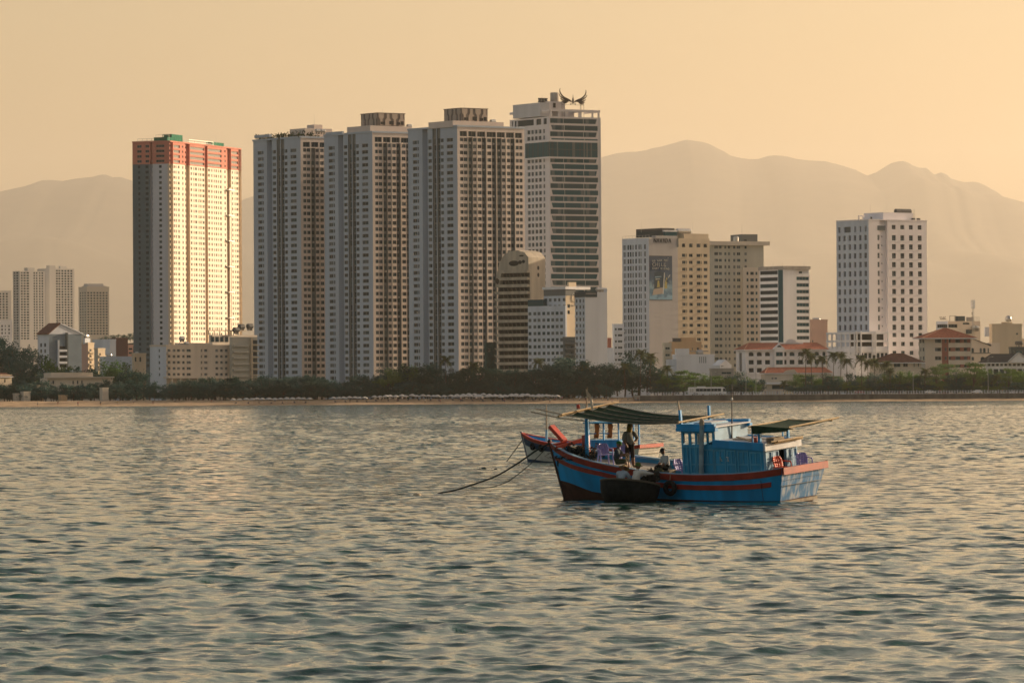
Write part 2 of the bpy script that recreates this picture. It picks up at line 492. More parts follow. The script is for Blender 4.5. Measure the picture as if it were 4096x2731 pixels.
    def finish(s, limit=300):
        s.w.build('wall', s.mats, s.root)
        wins = s.wins
        rest = MB(); restm = [G_DARK, FRAME_L, G_MID, G_CURT, G_TEAL]
        for i, (face, u, z, d, w, h, style, part, varw) in enumerate(wins):
            var = s.rng.choices((0, 1, 2), varw)[0]
            st = style
            if style == 'two' and s.rng.random() < 0.18: st = 'curt'
            me = window_mesh(w, h, st, var)
            if i < limit:
                o = link(part, me, s.root, s.pt(face, u, z, d - 0.01))
                if face == 'L': o.rotation_euler = (0, 0, -math.pi / 2)
            else:
                b = len(rest.v); c = s.pt(face, u, z, d - 0.01)
                for v in me.vertices:
                    x, y, zz = v.co
                    rest.v.append((c[0] + x, c[1] + y, c[2] + zz) if face == 'R' else (c[0] + y, c[1] - x, c[2] + zz))
                for p in me.polygons:
                    rest.f.append(tuple(b + q for q in p.vertices)); rest.m.append(restm.index(me.materials[p.material_index]))
        if rest.f:
            o = rest.build('lower_windows', restm, s.root); o['kind'] = 'stuff'
        return s.root
    def cols(s, face, pxs, d=0.0):
        if face == 'R': return [(s.X(a, d), s.X(b, d)) for a, b in pxs]
        return [(s.Yd(a, d), s.Yd(b, d)) for a, b in pxs]
    def wgrid(s, face, pxs, rows):
        """rows: [(ytop, ybottom)] in photo rows at the near corner"""
        return [(a, b, s.z(y1), s.z(y0)) for a, b in s.cols(face, pxs) for y0, y1 in rows]
def prow(y, pitch, n, h):
    return [(y + pitch * i, y + pitch * i + h) for i in range(n)]
def antenna(B, px, y0, y1, d=4.0, r=0.06):
    x = B.X(px, d); m = MB(); m.tube([(x, d, B.z(y1, d)), (x, d, B.z(y0, d))], [r, r * .4], 5)
    return m.build('antenna', STEEL, B.root)
def tank(B, px, py, d, r, ln, mat=None, legs=0.8):
    """round steel water tank lying on the roof"""
    x = B.X(px, d); z = B.z(py, d)
    m = MB(); m.smooth = True
    prof = [(0.02, -ln / 2 - r * .25), (r * .75, -ln / 2 - r * .1), (r, -ln / 2 + r * .2), (r, ln / 2 - r * .2), (r * .75, ln / 2 + r * .1), (0.02, ln / 2 + r * .25)]
    n = 14
    m.grid([[(x + zz, d + q * math.cos(2 * math.pi * k / n), z + q * math.sin(2 * math.pi * k / n)) for k in range(n)] for q, zz in prof], close_u=True)
    m.smooth = False
    o = m.build('water_tank', mat or STEEL, B.root)
    g = MB()
    for sx in (-.3, .3): g.box(x + sx * ln - .08, x + sx * ln + .08, d - r * .7, d + r * .7, z - r - legs, z - r * .8)
    g.build('tank_stand', CONC, o)
    return o
# ------------------------------------------------------------------ left tower: white block with an orange crown
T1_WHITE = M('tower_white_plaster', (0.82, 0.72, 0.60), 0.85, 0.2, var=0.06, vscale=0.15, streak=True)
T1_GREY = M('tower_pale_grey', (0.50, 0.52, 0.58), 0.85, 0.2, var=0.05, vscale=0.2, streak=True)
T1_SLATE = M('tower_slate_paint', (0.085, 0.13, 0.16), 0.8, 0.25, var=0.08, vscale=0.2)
T1_ORANGE = M('tower_orange_paint', (0.52, 0.195, 0.145), 0.8, 0.25, var=0.06, vscale=0.2)
T1_TAN = M('tower_tan_strip', (0.66, 0.54, 0.40), 0.85)
T1_NET = M('green_netting', (0.02, 0.16, 0.10), 0.9, 0.2, var=0.25, vscale=0.6)
T1_LOUVRE = M('grey_louvre', (0.30, 0.25, 0.22), 0.8)
def left_tower():
    B = Bld('apartment_tower', 'tall sunlit cream tower with orange top floors and green rooftop netting', 533, 680, 966, 568, 2976, 70, T1_WHITE, cat='tower', group=None)
    zt = B.H; zo = B.z(655); pitch = 21.5
    z_ = lambda x: 500 + .3189 * x
    rows = prow(660, pitch, 38, 11)
    orows = prow(578, 20.0, 4, 11)
    def zz(rs): return [(B.z(b), B.z(a)) for a, b in rs]
    cx = lambda a, b: (500 + .3189 * a, 500 + .3189 * b)
    # right, sunlit face: strips (zoom columns), inset, window columns
    RS = [(565, 610, 1.3, [(578, 604)], T1_TAN), (610, 700, 0, [(614, 632), (640, 652), (668, 690)], None), (700, 760, 0.0, [(722, 738)], None), (760, 818, 1.6, [(776, 803)], T1_TAN),
          (818, 1005, 0, [(828, 846), (864, 874), (884, 908), (926, 938), (948, 964), (976, 1000)], None), (1005, 1042, 1.2, [], T1_TAN), (1042, 1222, 0, [(1048, 1070), (1086, 1102), (1120, 1130), (1142, 1158), (1172, 1182), (1196, 1216)], None),
          (1222, 1280, 0.0, [(1252, 1268)], None), (1280, 1336, 1.6, [], T1_TAN), (1336, 1430, 0, [(1346, 1362), (1380, 1390), (1400, 1424)], None), (1430, 1466, 1.3, [(1436, 1462)], T1_TAN)]
    for a, b, ins, wc, mt in RS:
        u0, u1 = B.cols('R', [cx(a, b)])[0]
        wc = B.cols('R', [cx(*c) for c in wc])
        B.strip('R', u0, u1, 0, zo, [(p, q, e, f) for p, q in wc for e, f in zz(rows)], ins, 0.2, mt, 'plain', varw=(3, 3, 5))
        if (b - a) > 80:
            B.strip('R', u0, u1, zo, zt, [(u0 + .6, u1 - .6, e, f) for e, f in zz(orows)], 0, 0.5, T1_ORANGE, 'band', varw=(0, 0, 1))
        else:
            B.strip('R', u0, u1, zo, zt, [(p, q, e + .4, f) for p, q in wc for e, f in zz(orows)], ins, 0.3, T1_ORANGE, 'plain')
    # left, shaded face
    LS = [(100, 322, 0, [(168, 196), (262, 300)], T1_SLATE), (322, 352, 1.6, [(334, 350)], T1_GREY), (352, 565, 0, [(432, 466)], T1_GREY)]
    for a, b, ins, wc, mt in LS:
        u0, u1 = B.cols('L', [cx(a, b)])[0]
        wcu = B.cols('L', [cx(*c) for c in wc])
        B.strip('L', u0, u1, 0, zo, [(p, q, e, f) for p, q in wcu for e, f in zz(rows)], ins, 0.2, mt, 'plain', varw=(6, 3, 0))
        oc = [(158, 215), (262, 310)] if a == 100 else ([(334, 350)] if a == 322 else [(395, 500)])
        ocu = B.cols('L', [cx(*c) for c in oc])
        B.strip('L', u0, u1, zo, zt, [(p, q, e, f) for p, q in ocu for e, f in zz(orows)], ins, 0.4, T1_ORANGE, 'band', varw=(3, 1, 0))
    B.shell(); B.parapet(0.8, .4, .3, T1_ORANGE)
    # rooftop plant wrapped in green netting, scaffold frames
    for pl, pc, pr, y0, y1, d0 in ((618, 672, 690, 549, 568, 2), (652, 690, 733, 534, 566, 4), (828, 850, 898, 547, 576, 4), (880, 898, 940, 566, 580, 3)):
        B.sub('netting_enclosure', pl, pc, pr, y0, y1, d0, T1_NET)
    for px0, px1, y0, y1 in ((553, 628, 553, 568), (626, 744, 539, 566), (757, 856, 549, 572)):
        m = MB(); d = 1.2
        n = 5
        for k in range(n):
            x = B.X(px0 + (px1 - px0) * k / (n - 1), d) if px0 > 640 else None
            if x is None:
                yy = B.Yd(px0 + (px1 - px0) * k / (n - 1), .8) if px0 + (px1 - px0) * k / (n - 1) < 680 else 1.0
                p = (.8, yy)
            else: p = (x, d)
            m.bar((*p, zt), (*p, B.z(y0)), .22)
            if k: m.bar((*q, B.z(y0)), (*p, B.z(y0)), .2); m.bar((*q, (zt + B.z(y0)) / 2), (*p, (zt + B.z(y0)) / 2), .14)
            q = p
        m.build('scaffold_frame', STEEL, B.root)
    # hoist mast with landing platforms in the right-hand slot
    x = B.X(z_(1308), 1); m = MB(); m.bar((x, .6, 2), (x, .6, B.z(730)), .9); m.build('hoist_mast', STEEL, B.root)
    for k in range(6):
        y = 737 + 105 * k
        m = MB(); m.box(B.X(z_(1270), 0), B.X(z_(1336), 0), -2.2, -.05, B.z(y + 4), B.z(y)); m.build('hoist_platform', STEEL, B.root)
    antenna(B, z_(1150), 520, 560); antenna(B, z_(945), 537, 572)
    B.finish()
left_tower()

# ------------------------------------------------------------------ the three grey apartment towers
T4_WALL = M('tower_render_shade_side', (0.43, 0.49, 0.57), 0.85, 0.2, var=0.07, vscale=0.12, streak=True)  # cool shade of the left faces is put into this colour
T4_WARM = M('tower_render_glow_side', (0.66, 0.57, 0.52), 0.85, 0.2, var=0.06, vscale=0.12, streak=True)  # warm glow on the right faces is put into this colour
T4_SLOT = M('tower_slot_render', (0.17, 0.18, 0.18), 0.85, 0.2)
T4_LINE = M('tower_pilaster', (0.56, 0.49, 0.42), 0.85)
CROWN_A = M('crown_taupe', (0.17, 0.145, 0.135), 0.85)
CROWN_B = M('crown_sand', (0.40, 0.33, 0.28), 0.85)
HEDGE = M('roof_plants', (0.035, 0.055, 0.025), 0.9, 0.2, var=0.5, vscale=0.8)
def grey_tower(px, D, label, first):
    s7 = lambda a: 1600 + .3953 * a
    sh = px - 1829
    f = 2430.0 / D
    B = Bld('apartment_tower', label, px - 194 * f, px, px + 271 * f, zrow(px, D, 134.0), D, 36.6, T4_WALL, cat='tower')
    H = B.H
    rows_z = [(H - 7.05 - 3.205 * i, H - 7.05 - 3.205 * i + 1.85) for i in range(40)]
    rows_z = [r for r in rows_z if r[0] > 3]
    W, Dp = B.W, B.Dp
    fR = lambda a: (a - 580) / 685.0 * W          # zoom column -> metres on the right face
    fL = lambda a: (580 - a) / 490.0 * Dp
    topz = (H - 4.6, H - 2.0)
    # right face
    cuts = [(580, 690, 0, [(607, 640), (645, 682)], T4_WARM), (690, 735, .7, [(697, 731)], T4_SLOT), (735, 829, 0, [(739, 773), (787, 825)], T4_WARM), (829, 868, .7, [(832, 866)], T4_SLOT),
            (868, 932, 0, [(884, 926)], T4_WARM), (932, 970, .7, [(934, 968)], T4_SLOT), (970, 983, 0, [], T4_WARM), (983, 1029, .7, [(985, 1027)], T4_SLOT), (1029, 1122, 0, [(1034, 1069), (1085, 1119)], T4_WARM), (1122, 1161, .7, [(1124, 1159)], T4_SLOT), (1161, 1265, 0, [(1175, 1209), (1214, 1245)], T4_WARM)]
    zsp = H - 4.95
    for a, b, ins, wc, mt in cuts:
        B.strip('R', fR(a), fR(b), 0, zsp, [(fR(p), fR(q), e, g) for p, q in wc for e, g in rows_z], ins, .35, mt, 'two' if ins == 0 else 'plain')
    B.strip('R', 0, W, zsp, H, [(fR(p), fR(q), *topz) for p, q in ((606, 680), (692, 770), (782, 866), (878, 974), (984, 1066), (1078, 1160), (1170, 1242))], 0, .6, T4_WARM, 'band', varw=(1, 0, 0))
    for p in (686, 780, 875, 976, 1073, 1166):
        m = MB(); m.box(fR(p) - .16, fR(p) + .16, -.22, -.003, 2, zsp); m.build('pilaster', T4_LINE, B.root)
    # left face
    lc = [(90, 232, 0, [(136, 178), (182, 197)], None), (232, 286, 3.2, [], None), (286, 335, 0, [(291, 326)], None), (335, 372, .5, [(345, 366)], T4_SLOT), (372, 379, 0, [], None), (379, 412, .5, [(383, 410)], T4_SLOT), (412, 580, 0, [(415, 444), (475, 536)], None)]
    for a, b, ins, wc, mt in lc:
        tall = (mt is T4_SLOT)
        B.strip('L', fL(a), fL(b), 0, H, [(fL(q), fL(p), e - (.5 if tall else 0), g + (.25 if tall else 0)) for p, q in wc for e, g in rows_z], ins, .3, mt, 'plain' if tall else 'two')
    ac = MB(); ac.box(-.4, .4, -.35, 0, 0, .55); ac = ac.mesh('air_conditioner', FRAME_L)
    for p in (714, 849, 951, 1006, 1142):
        for e, g in rows_z:
            if B.rng.random() < .3: link('air_conditioner', ac, B.root, (fR(p + B.rng.uniform(-8, 8)), .68, e - 1.0))
    B.shell(); B.parapet(.9, .4, .35)
    return B, fR, fL
def zrow(px, D, z):
    """photo row at which height z stands at column px, distance D"""
    lo, hi = 0.0, 1600.0
    for _ in range(40):
        m = (lo + hi) / 2
        if at(px, m, D).z > z: lo = m
        else: hi = m
    return lo
def crown(B, pl, pc, pr, y0, y1, d0):
    o, (x0, x1, d0, d1) = B.sub('crown_block', pl, pc, pr, y0, y1, d0, CROWN_A)
    z0, z1 = B.z(y1, d0), B.z(y0, d0); h = z1 - z0
    for k in range(4):            # sand-coloured keyhole panels standing proud of the taupe block
        u = x0 + (x1 - x0) * (k + .5) / 4; w = (x1 - x0) / 4
        m = MB()
        P = [(-.16, 0), (.16, 0), (.16, .50), (.40, .68), (.40, 1), (-.40, 1), (-.40, .68), (-.16, .50)] if k % 2 == 0 else [(-.42, 0), (.42, 0), (.42, .45), (.2, .62), (.2, 1), (-.2, 1), (-.2, .62), (-.42, .45)]
        m.prism([(u + a * w, d0 - .25, z0 + b * h * .99) for a, b in P], (0, .24, 0)); m.build('panel', CROWN_B, o)
        u = d0 + (d1 - d0) * (k + .5) / 4; w = (d1 - d0) / 4
        m = MB(); m.prism([(x0 - .25, u + a * w, z0 + b * h * .99) for a, b in P], (.24, 0, 0)); m.build('panel', CROWN_B, o)
    m = MB(); m.box(x0 - .3, x1 + .3, d0 - .3, d1 + .3, z1, z1 + .35); m.build('coping', CROWN_A, o)
    for k, (a, b) in enumerate(((.10, .24), (.42, .58), (.70, .82), (.84, .95))):
        m = MB(); m.box(x0 + (x1 - x0) * a, x0 + (x1 - x0) * b, d0 - .32, d0 - .26, z0 + h * .08, z0 + h * (.30 if k % 2 == 0 else .38)); m.build('louvre', DARK, o)
# front tower of the three
B, fR, fL = grey_tower(1829, 2430, 'tallest-looking grey apartment tower nearest the blue-glass hotel, keyhole panels on its crown', True)
o, q = B.sub('roof_slab', 1717, 1814, 2018, 483, 503, 3, T4_WARM, z0=B.H)
crown(B, 1780, 1848, 1954, 433, 484, 7)
antenna(B, 1861, 411, 433, 9); tank(B, 1975, 481, 6, 1.0, 3.0); B.finish()
B, fR, fL = grey_tower(1489, 2480, 'middle grey apartment tower of three, keyhole panels on its crown, palm at its foot', False)
o, q = B.sub('roof_slab', 1391, 1484, 1650, 502, 521, 3, T4_WARM, z0=B.H)
crown(B, 1447, 1514, 1622, 452, 500, 7); antenna(B, 1534, 433, 452, 9); tank(B, 1640, 499, 6, .9, 2.6)
o, q = B.sub('roof_edge_slab', 1304, 1372, 1378, 529, 540, -.6, T4_WALL); B.finish()
B, fR, fL = grey_tower(1202, 2525, 'leftmost of three grey apartment towers, plants along its roof edge', False)
B.sub('penthouse', 1162, 1222, 1332, 512, 533, 6, T4_WARM, z0=B.H); B.sub('stair_house', 1231, 1260, 1293, 496, 514, 10, T4_WARM); antenna(B, 1260, 455, 496, 12)
tank(B, 1274, 521, 3, .9, 2.6); tank(B, 1294, 521, 3, .9, 2.6)
m = MB(); rr = random.Random(5)
for k in range(420):
    u = rr.uniform(2, B.Dp - 1) if k < 330 else 0; p = Vector((rr.uniform(.2, 2.4), u, B.H + .9 + abs(rr.gauss(0, .9)))) if k < 330 else Vector((rr.uniform(0, 12), rr.uniform(.5, 2), B.H + .9 + abs(rr.gauss(0, .7))))
    a = Vector((rr.gauss(0, .6), rr.gauss(0, .6), rr.gauss(0, .6))); b = Vector((rr.gauss(0, .6), rr.gauss(0, .6), rr.gauss(0, .6)))
    m.face(p, p + a, p + a + b, p + b)
m.build('roof_planting', HEDGE, B.root)['kind'] = 'stuff'
B.sub('roof_edge_slab', 1020, 1080, 1090, 541, 552, -.6, T4_WALL); B.finish()

# ------------------------------------------------------------------ hotel tower with bands of blue glass and a winged emblem
T5_WALL = M('hotel_pink_grey', (0.60, 0.56, 0.56), 0.85, 0.2, var=0.06, vscale=0.12, streak=True)
T5_SIDE = M('hotel_grey_shaft', (0.46, 0.46, 0.48), 0.85, 0.2, var=0.08, vscale=0.12, streak=True)
BRONZE = M('dark_bronze', (0.045, 0.030, 0.022), 0.5, 0.4)
def hotel_tower():
    B = Bld('hotel_tower', 'hotel tower banded with blue-green glass, winged emblem on its roof', 2042, 2199, 2406, 466, 2600, 32, T5_WALL, cat='tower')
    H = B.H
    yb = 570; pitch = 25.85
    # right face: alternate slanted glass bands
    zb0, zb1 = B.z(628), B.z(567)
    bands = [(330 + .3953 * c) for c in (386, 455, 520, 588)] + [330 + .3953 * 783 + pitch * k for k in range(28)]
    u0, u1 = B.X(2201, 0), B.X(2396, 0)
    m0 = B.X(2208, 0)
    wl = {0: [], 1: []}
    for k, y in enumerate(bands):
        a, b = (u0 + .4, B.X(2391, 0)) if k % 2 == 0 else (m0, B.X(2395, 0))
        wl[k % 2].append((a, b, B.z(y + 9.6), B.z(y - 9.6)))
    allw = []
    for k, y in enumerate(bands):
        a, b = (u0 + .4, B.X(2391, 0)) if k % 2 == 0 else (m0, B.X(2395, 0))
        z0, z1 = B.z(y + 9.6), B.z(y - 9.6)
        n0 = len(B.wins)
        top = H if k == 0 else (zb0 if k == 4 else (B.z(bands[k - 1] + 9.6) + z1) / 2)
        low = zb1 if k == 3 else ((z0 + B.z(bands[k + 1] - 9.6)) / 2 if k + 1 < len(bands) else 0)
        B.strip('R', u0, u1, low, top, [(a, b, z0, z1)], 0, .35, None, 'slant%d' % (k % 2), varw=(1, 1, 1), part='window_band')
    B.strip('R', 0, u0, 0, H, [], 0); B.strip('R', u1, B.W, 0, H, [], 0, mat=T5_SIDE)
    B.strip('R', u0, u1, zb0, zb1, [], 0)
    for k, y in enumerate(bands[:-1]):      # thin ledge under each band
        m = MB(); m.box(u0, u1, -.28, -.003, B.z(y + 11.4), B.z(y + 10.2)); m.build('ledge', T5_WALL, B.root)
    # left face
    cxs = [(2043.5, 2054), (2058.5, 2068.5), (2073, 2083), (2088, 2098), (2111.6, 2123.3), (2127.2, 2137.2), (2141.8, 2152.6), (2156.8, 2168.2), (2174.7, 2182)]
    cu = B.cols('L', cxs)
    rz = [(B.z(y + 8.2), B.z(y - 8.2)) for y in [497 + pitch * k for k in range(0, 3)] + [330 + .3953 * 783 + pitch * k for k in range(28)]]
    rz = [r for r in rz if r[0] > 2]
    for k, y in enumerate([0]):
        B.strip('L', 0, B.Dp, 0, zb0, [(a, b, e, f) for a, b in cu for e, f in rz if f < zb0], 0, .4, None, 'two')
        B.strip('L', 0, B.Dp, zb0, zb1, [])
        B.strip('L', 0, B.Dp, zb1, H - 4.4, [(a, b, e, f) for a, b in cu for e, f in rz if e > zb1 and f < H - 4.4], 0, .4, None, 'two')
        B.strip('L', 0, B.Dp, H - 4.4, H, [(a, b, H - 3.9, H - .8) for a, b in B.cols('L', [(2049, 2055), (2061, 2069), (2073, 2138), (2147, 2168), (2177, 2190)])], 0, .5, None, 'plain', varw=(1, 0, 0))
    # protruding glass belt, wrapping both faces
    m = MB()
    n = 34; x1 = B.X(2392, -1); d1 = B.Yd(2105, -1)
    belt = empty('glass_belt', (0, 0, 0)); belt.parent = B.root
    for k in range(n):
        a, b = -1 + (x1 + 1) * k / n, -1 + (x1 + 1) * (k + 1) / n
        m = MB(); m.face((a + .06, -1.3, zb0 + .1), (b - .06, -1.3, zb0 + .1), (b - .06, -1.3, zb1 - .1), (a + .06, -1.3, zb1 - .1)); m.build('pane', (G_TEAL, G_MID, G_TEAL, G_CURT)[B.rng.choice((0, 0, 1, 1, 2, 2, 3))], belt)
    n = 14
    for k in range(n):
        a, b = -1.3 + (d1 + 1.3) * k / n, -1.3 + (d1 + 1.3) * (k + 1) / n
        m = MB(); m.face((-1.31, a + .06, zb0 + .1), (-1.31, b - .06, zb0 + .1), (-1.31, b - .06, zb1 - .1), (-1.31, a + .06, zb1 - .1)); m.build('pane', (G_TEAL, G_MID)[k % 3 == 0], belt)
    m = MB(); m.box(-1.25, x1, -1.25, -.01, zb0 + .05, zb1 - .05); m.box(-1.25, -.01, 0, d1, zb0 + .05, zb1 - .05); m.build('backing', FRAME_D, belt)
    for z0, z1 in ((zb1 - .1, zb1 + 1.0), (zb0 - .8, zb0 + .1)):
        m = MB(); m.box(-1.6, x1 + .3, -1.6, -.012, z0, z1); m.box(-1.6, -.012, -.012, d1, z0, z1); m.build('belt_ledge', T5_WALL, belt)
    zm = (zb0 + zb1) / 2
    m = MB(); m.box(-1.36, x1, -1.38, -1.32, zm - .12, zm + .12); m.build('transom_bar', FRAME_D, belt)
    B.shell()
    # roof: pergola, plant rooms, cooling towers
    m = MB(); zt0, zt1 = B.z(445), B.z(436)
    x1 = B.X(2404, 0)
    m.box(0, x1, -.1, 1.2, zt0, zt1); m.box(x1 - 1.2, x1, 1.2, 14, zt0, zt1); m.box(0, 1.2, 1.2, B.Dp, zt0, zt1); m.box(x1 - 11, x1 - 9.6, 1.2, 14, zt0, zt1)
    m.build('pergola_beam', T5_WALL, B.root)
    for px in (2205, 2236, 2268, 2318, 2371, 2396):
        m = MB(); w = 1.6 if px == 2318 else .7
        x = min(B.X(px, .5), x1 - 1); m.box(x, x + w, .1, 1.0, H, zt0); m.build('pergola_post', T5_WALL, B.root)
    B.sub('roof_room', 2150, 2240, 2300, 436, 466, 9, T5_WALL)
    B.sub('plant_room', 2055, 2164, 2200, 411, 466, 8, T5_SIDE)
    o, q = B.sub('plant_room', 2164, 2188, 2264, 405, 445, 10, T5_WALL)
    m = MB(); m.box(B.X(2216, 9.9), B.X(2226, 9.9), 9.8, 9.95, B.z(430, 10), B.z(411, 10)); m.build('door', DARK, o)
    m = MB(); m.smooth = True; xx = B.X(2222, 13)
    m.lathe([(2.0, 0), (2.3, .4), (2.3, 4.4), (2.1, 4.9), (0.02, 5.1)], 18, (xx, 13, B.z(407, 13))); m.build('cooling_tower', CONC, B.root)
    for k in range(3):
        m = MB(); m.lathe([(1.0, 0), (1.0, .6), (.7, 1.0), (1.1, 2.2)], 12, (B.X(2163 + 12 * k, 12), 12, B.z(410, 12))); m.build('fan_cowl', FRAME_D, B.root)
    antenna(B, 2172, 380, 408, 12)
    B.finish()
    return B
B5 = hotel_tower()
def winged_emblem():
    """two feathered wings and a spear between them, on a steel frame: traced in metres on the roof's front plane"""
    d = 3.0; B = B5
    s = lambda x, y: (2230 + x * 150 / 2352.0, 340 + y * 90 / 1411.0)
    cx = B.X(2296, d)
    loc = B.root.matrix_basis @ Vector((cx, d, B.H))
    root = tag(empty('winged_emblem', loc, B.a), 'dark metal wings and spear emblem standing on the hotel tower roof', 'emblem')
    def P(x, y):
        px, py = s(x, y); return (B.X(px, d) - cx, 0.0, B.z(py, d) - B.H)
    L = [[(985, 1170), (960, 1020), (860, 930), (700, 850), (500, 765), (370, 670), (260, 520), (205, 380), (205, 270), (235, 200)],
         [(900, 1040), (800, 960), (640, 900), (470, 840), (330, 770), (220, 680), (145, 520)],
         [(760, 1010), (640, 975), (480, 950), (330, 895), (240, 810)],
         [(700, 1040), (560, 1030), (420, 1015), (330, 1000)], [(690, 1045), (600, 1085), (520, 1105), (430, 1090)]]
    R = [[(1090, 1170), (1100, 1040), (1200, 950), (1360, 880), (1540, 810), (1690, 700), (1800, 560), (1845, 420), (1850, 320), (1835, 250)],
         [(1160, 1050), (1260, 975), (1400, 930), (1560, 885), (1720, 800), (1850, 690), (1915, 570)],
         [(1280, 1020), (1420, 990), (1560, 985), (1710, 945), (1835, 855)],
         [(1380, 1050), (1500, 1055), (1640, 1055), (1765, 1035)], [(1380, 1060), (1480, 1110), (1600, 1145), (1700, 1130)]]
    for side in (L, R):
        for f in side:
            m = MB(); n = len(f)
            m.tube([P(*p) for p in f], [max(.16, .42 * math.sin(math.pi * min(.92, (k + .6) / n))) for k in range(n)], 5); m.build('feather', BRONZE, root)
    m = MB(); x, _, z0 = P(1032, 1170); z1 = P(1032, 520)[2]; zk = P(1032, 930)[2]; w = .75
    m.grid([[(x + r * math.cos(q * math.pi / 2), r * .6 * math.sin(q * math.pi / 2), z) for q in range(4)] for r, z in ((.05, z0), (w, zk), (.22, (zk * .5 + z1 * .5)), (.02, z1))], close_u=True); m.build('spear', BRONZE, root)
    for X in (890, 1180):
        m = MB(); c = P(X, 1160); m.tube([(c[0] + .32 * math.cos(t), 0, c[2] + .32 * math.sin(t)) for t in [k * .7 for k in range(9)]], .12, 5); m.build('scroll', BRONZE, root)
    for a, b in (((330, 650), (330, 1410)), ((490, 770), (495, 1410)), ((1525, 830), (1545, 1410)), ((1490, 1000), (1465, 1410)), ((1700, 740), (1710, 1410)), ((410, 1060), (395, 1410))):
        m = MB(); m.bar(P(*a), (P(*b)[0], 0, 0), .13); m.build('frame_post', BRONZE, root)
    m = MB(); m.bar(P(330, 1215), P(1720, 1215), .12); m.build('frame_rail', BRONZE, root)
winged_emblem()
# ------------------------------------------------------------------ mid-rise and low-rise buildings
WHITE = M('white_render', (0.80, 0.79, 0.80), 0.85, 0.2, var=0.07, vscale=0.2, streak=True)
GREYW = M('grey_white_render', (0.60, 0.64, 0.71), 0.85, 0.2, var=0.08, vscale=0.2, streak=True)
BEIGE = M('beige_render', (0.62, 0.54, 0.45), 0.85, 0.2, var=0.08, vscale=0.2, streak=True)
CREAM = M('cream_render', (0.60, 0.50, 0.37), 0.85, 0.2, var=0.07, vscale=0.2, streak=True)
OLIVE = M('olive_beige_render', (0.47, 0.45, 0.39), 0.85, 0.2, var=0.10, vscale=0.15, streak=True)
OCHRE = M('ochre_render', (0.52, 0.36, 0.22), 0.85, 0.2, var=0.08, vscale=0.2, streak=True)
PINK = M('pink_render', (0.55, 0.37, 0.31), 0.85, 0.2, var=0.08, vscale=0.2, streak=True)
BLUEG = M('blue_grey_render', (0.17, 0.22, 0.27), 0.85, 0.2, var=0.08, vscale=0.2)
MAROON = M('maroon_render', (0.09, 0.05, 0.045), 0.85, 0.2)
BRICK = M('brick_red_render', (0.30, 0.12, 0.09), 0.85, 0.2)
TILE = M('roof_tile_red', (0.36, 0.125, 0.075), 0.85, 0.2, var=0.22, vscale=1.2)
TILE_B = M('roof_tile_brown', (0.15, 0.07, 0.05), 0.85, 0.2, var=0.22, vscale=1.0)
TILE_K = M('roof_tile_dark', (0.05, 0.05, 0.052), 0.8, 0.3, var=0.22, vscale=1.0)
TEALW = M('dark_teal_wall', (0.05, 0.07, 0.08), 0.7, 0.3)

def block(name, label, pl, pc, pr, ytop, D, alpha, wall, rows=(), R=(), L=(), style='two', reveal=.3, par=.8, group=None, cat='building', varw=(5, 3, 1), Lwall=None, finish=True, parmat=None, zb=1.9):
    B = Bld(name, label, pl, pc, pr, ytop, D, alpha, wall, cat=cat, group=group, zb=zb)
    rr = [r for r in rows if B.z(r[1]) > .5]
    B.strip('R', 0, B.W, 0, B.H, B.wgrid('R', R, rr), 0, reveal, None, style, varw=varw)
    B.strip('L', 0, B.Dp, 0, B.H, B.wgrid('L', L, rr), 0, reveal, Lwall, style, varw=varw)
    B.shell()
    if par: B.parapet(par, .3, .12, parmat)
    if finish: B.finish()
    return B
def hip_roof(B, over, rise, ridge, mat, z=None, x0=None, x1=None, d0=0.0, d1=None, name='roof'):
    z = B.H if z is None else z; x0 = -over if x0 is None else x0; x1 = B.W + over if x1 is None else x1; d0 = d0 - over; d1 = (B.Dp if d1 is None else d1) + over
    ym = (d0 + d1) / 2; r0, r1 = ridge
    m = MB(); a, b = (r0, ym, z + rise), (r1, ym, z + rise)
    m.face((x0, d0, z), (x1, d0, z), b, a); m.face((x1, d0, z), (x1, d1, z), b); m.face((x1, d1, z), (x0, d1, z), a, b); m.face((x0, d1, z), (x0, d0, z), a)
    m.face((x0, d0, z - .02), (x1, d0, z - .02), (x1, d1, z - .02), (x0, d1, z - .02))
    o = m.build(name, mat, B.root)
    m = MB()
    for p, q in (((x0, d0, z), a), ((x1, d0, z), b), (a, b), ((x1, d1, z), b), ((x0, d1, z), a)): m.bar(Vector(p) + Vector((0, 0, .06)), Vector(q) + Vector((0, 0, .06)), .3, .16)
    m.build('ridge_cap', TILE_E if mat is TILE else mat, o)
    m = MB(); m.box(x0, x1, d0 - .02, d0 + .1, z - .4, z - .03); m.box(x0 - .02, x0 + .1, d0 + .1, d1, z - .4, z - .03); m.box(x1 - .1, x1 + .02, d0 + .1, d1, z - .4, z - .03); m.build('fascia', WHITE, o)
    return o
TILE_E = M('ridge_tile_pale', (0.50, 0.27, 0.18), 0.85)

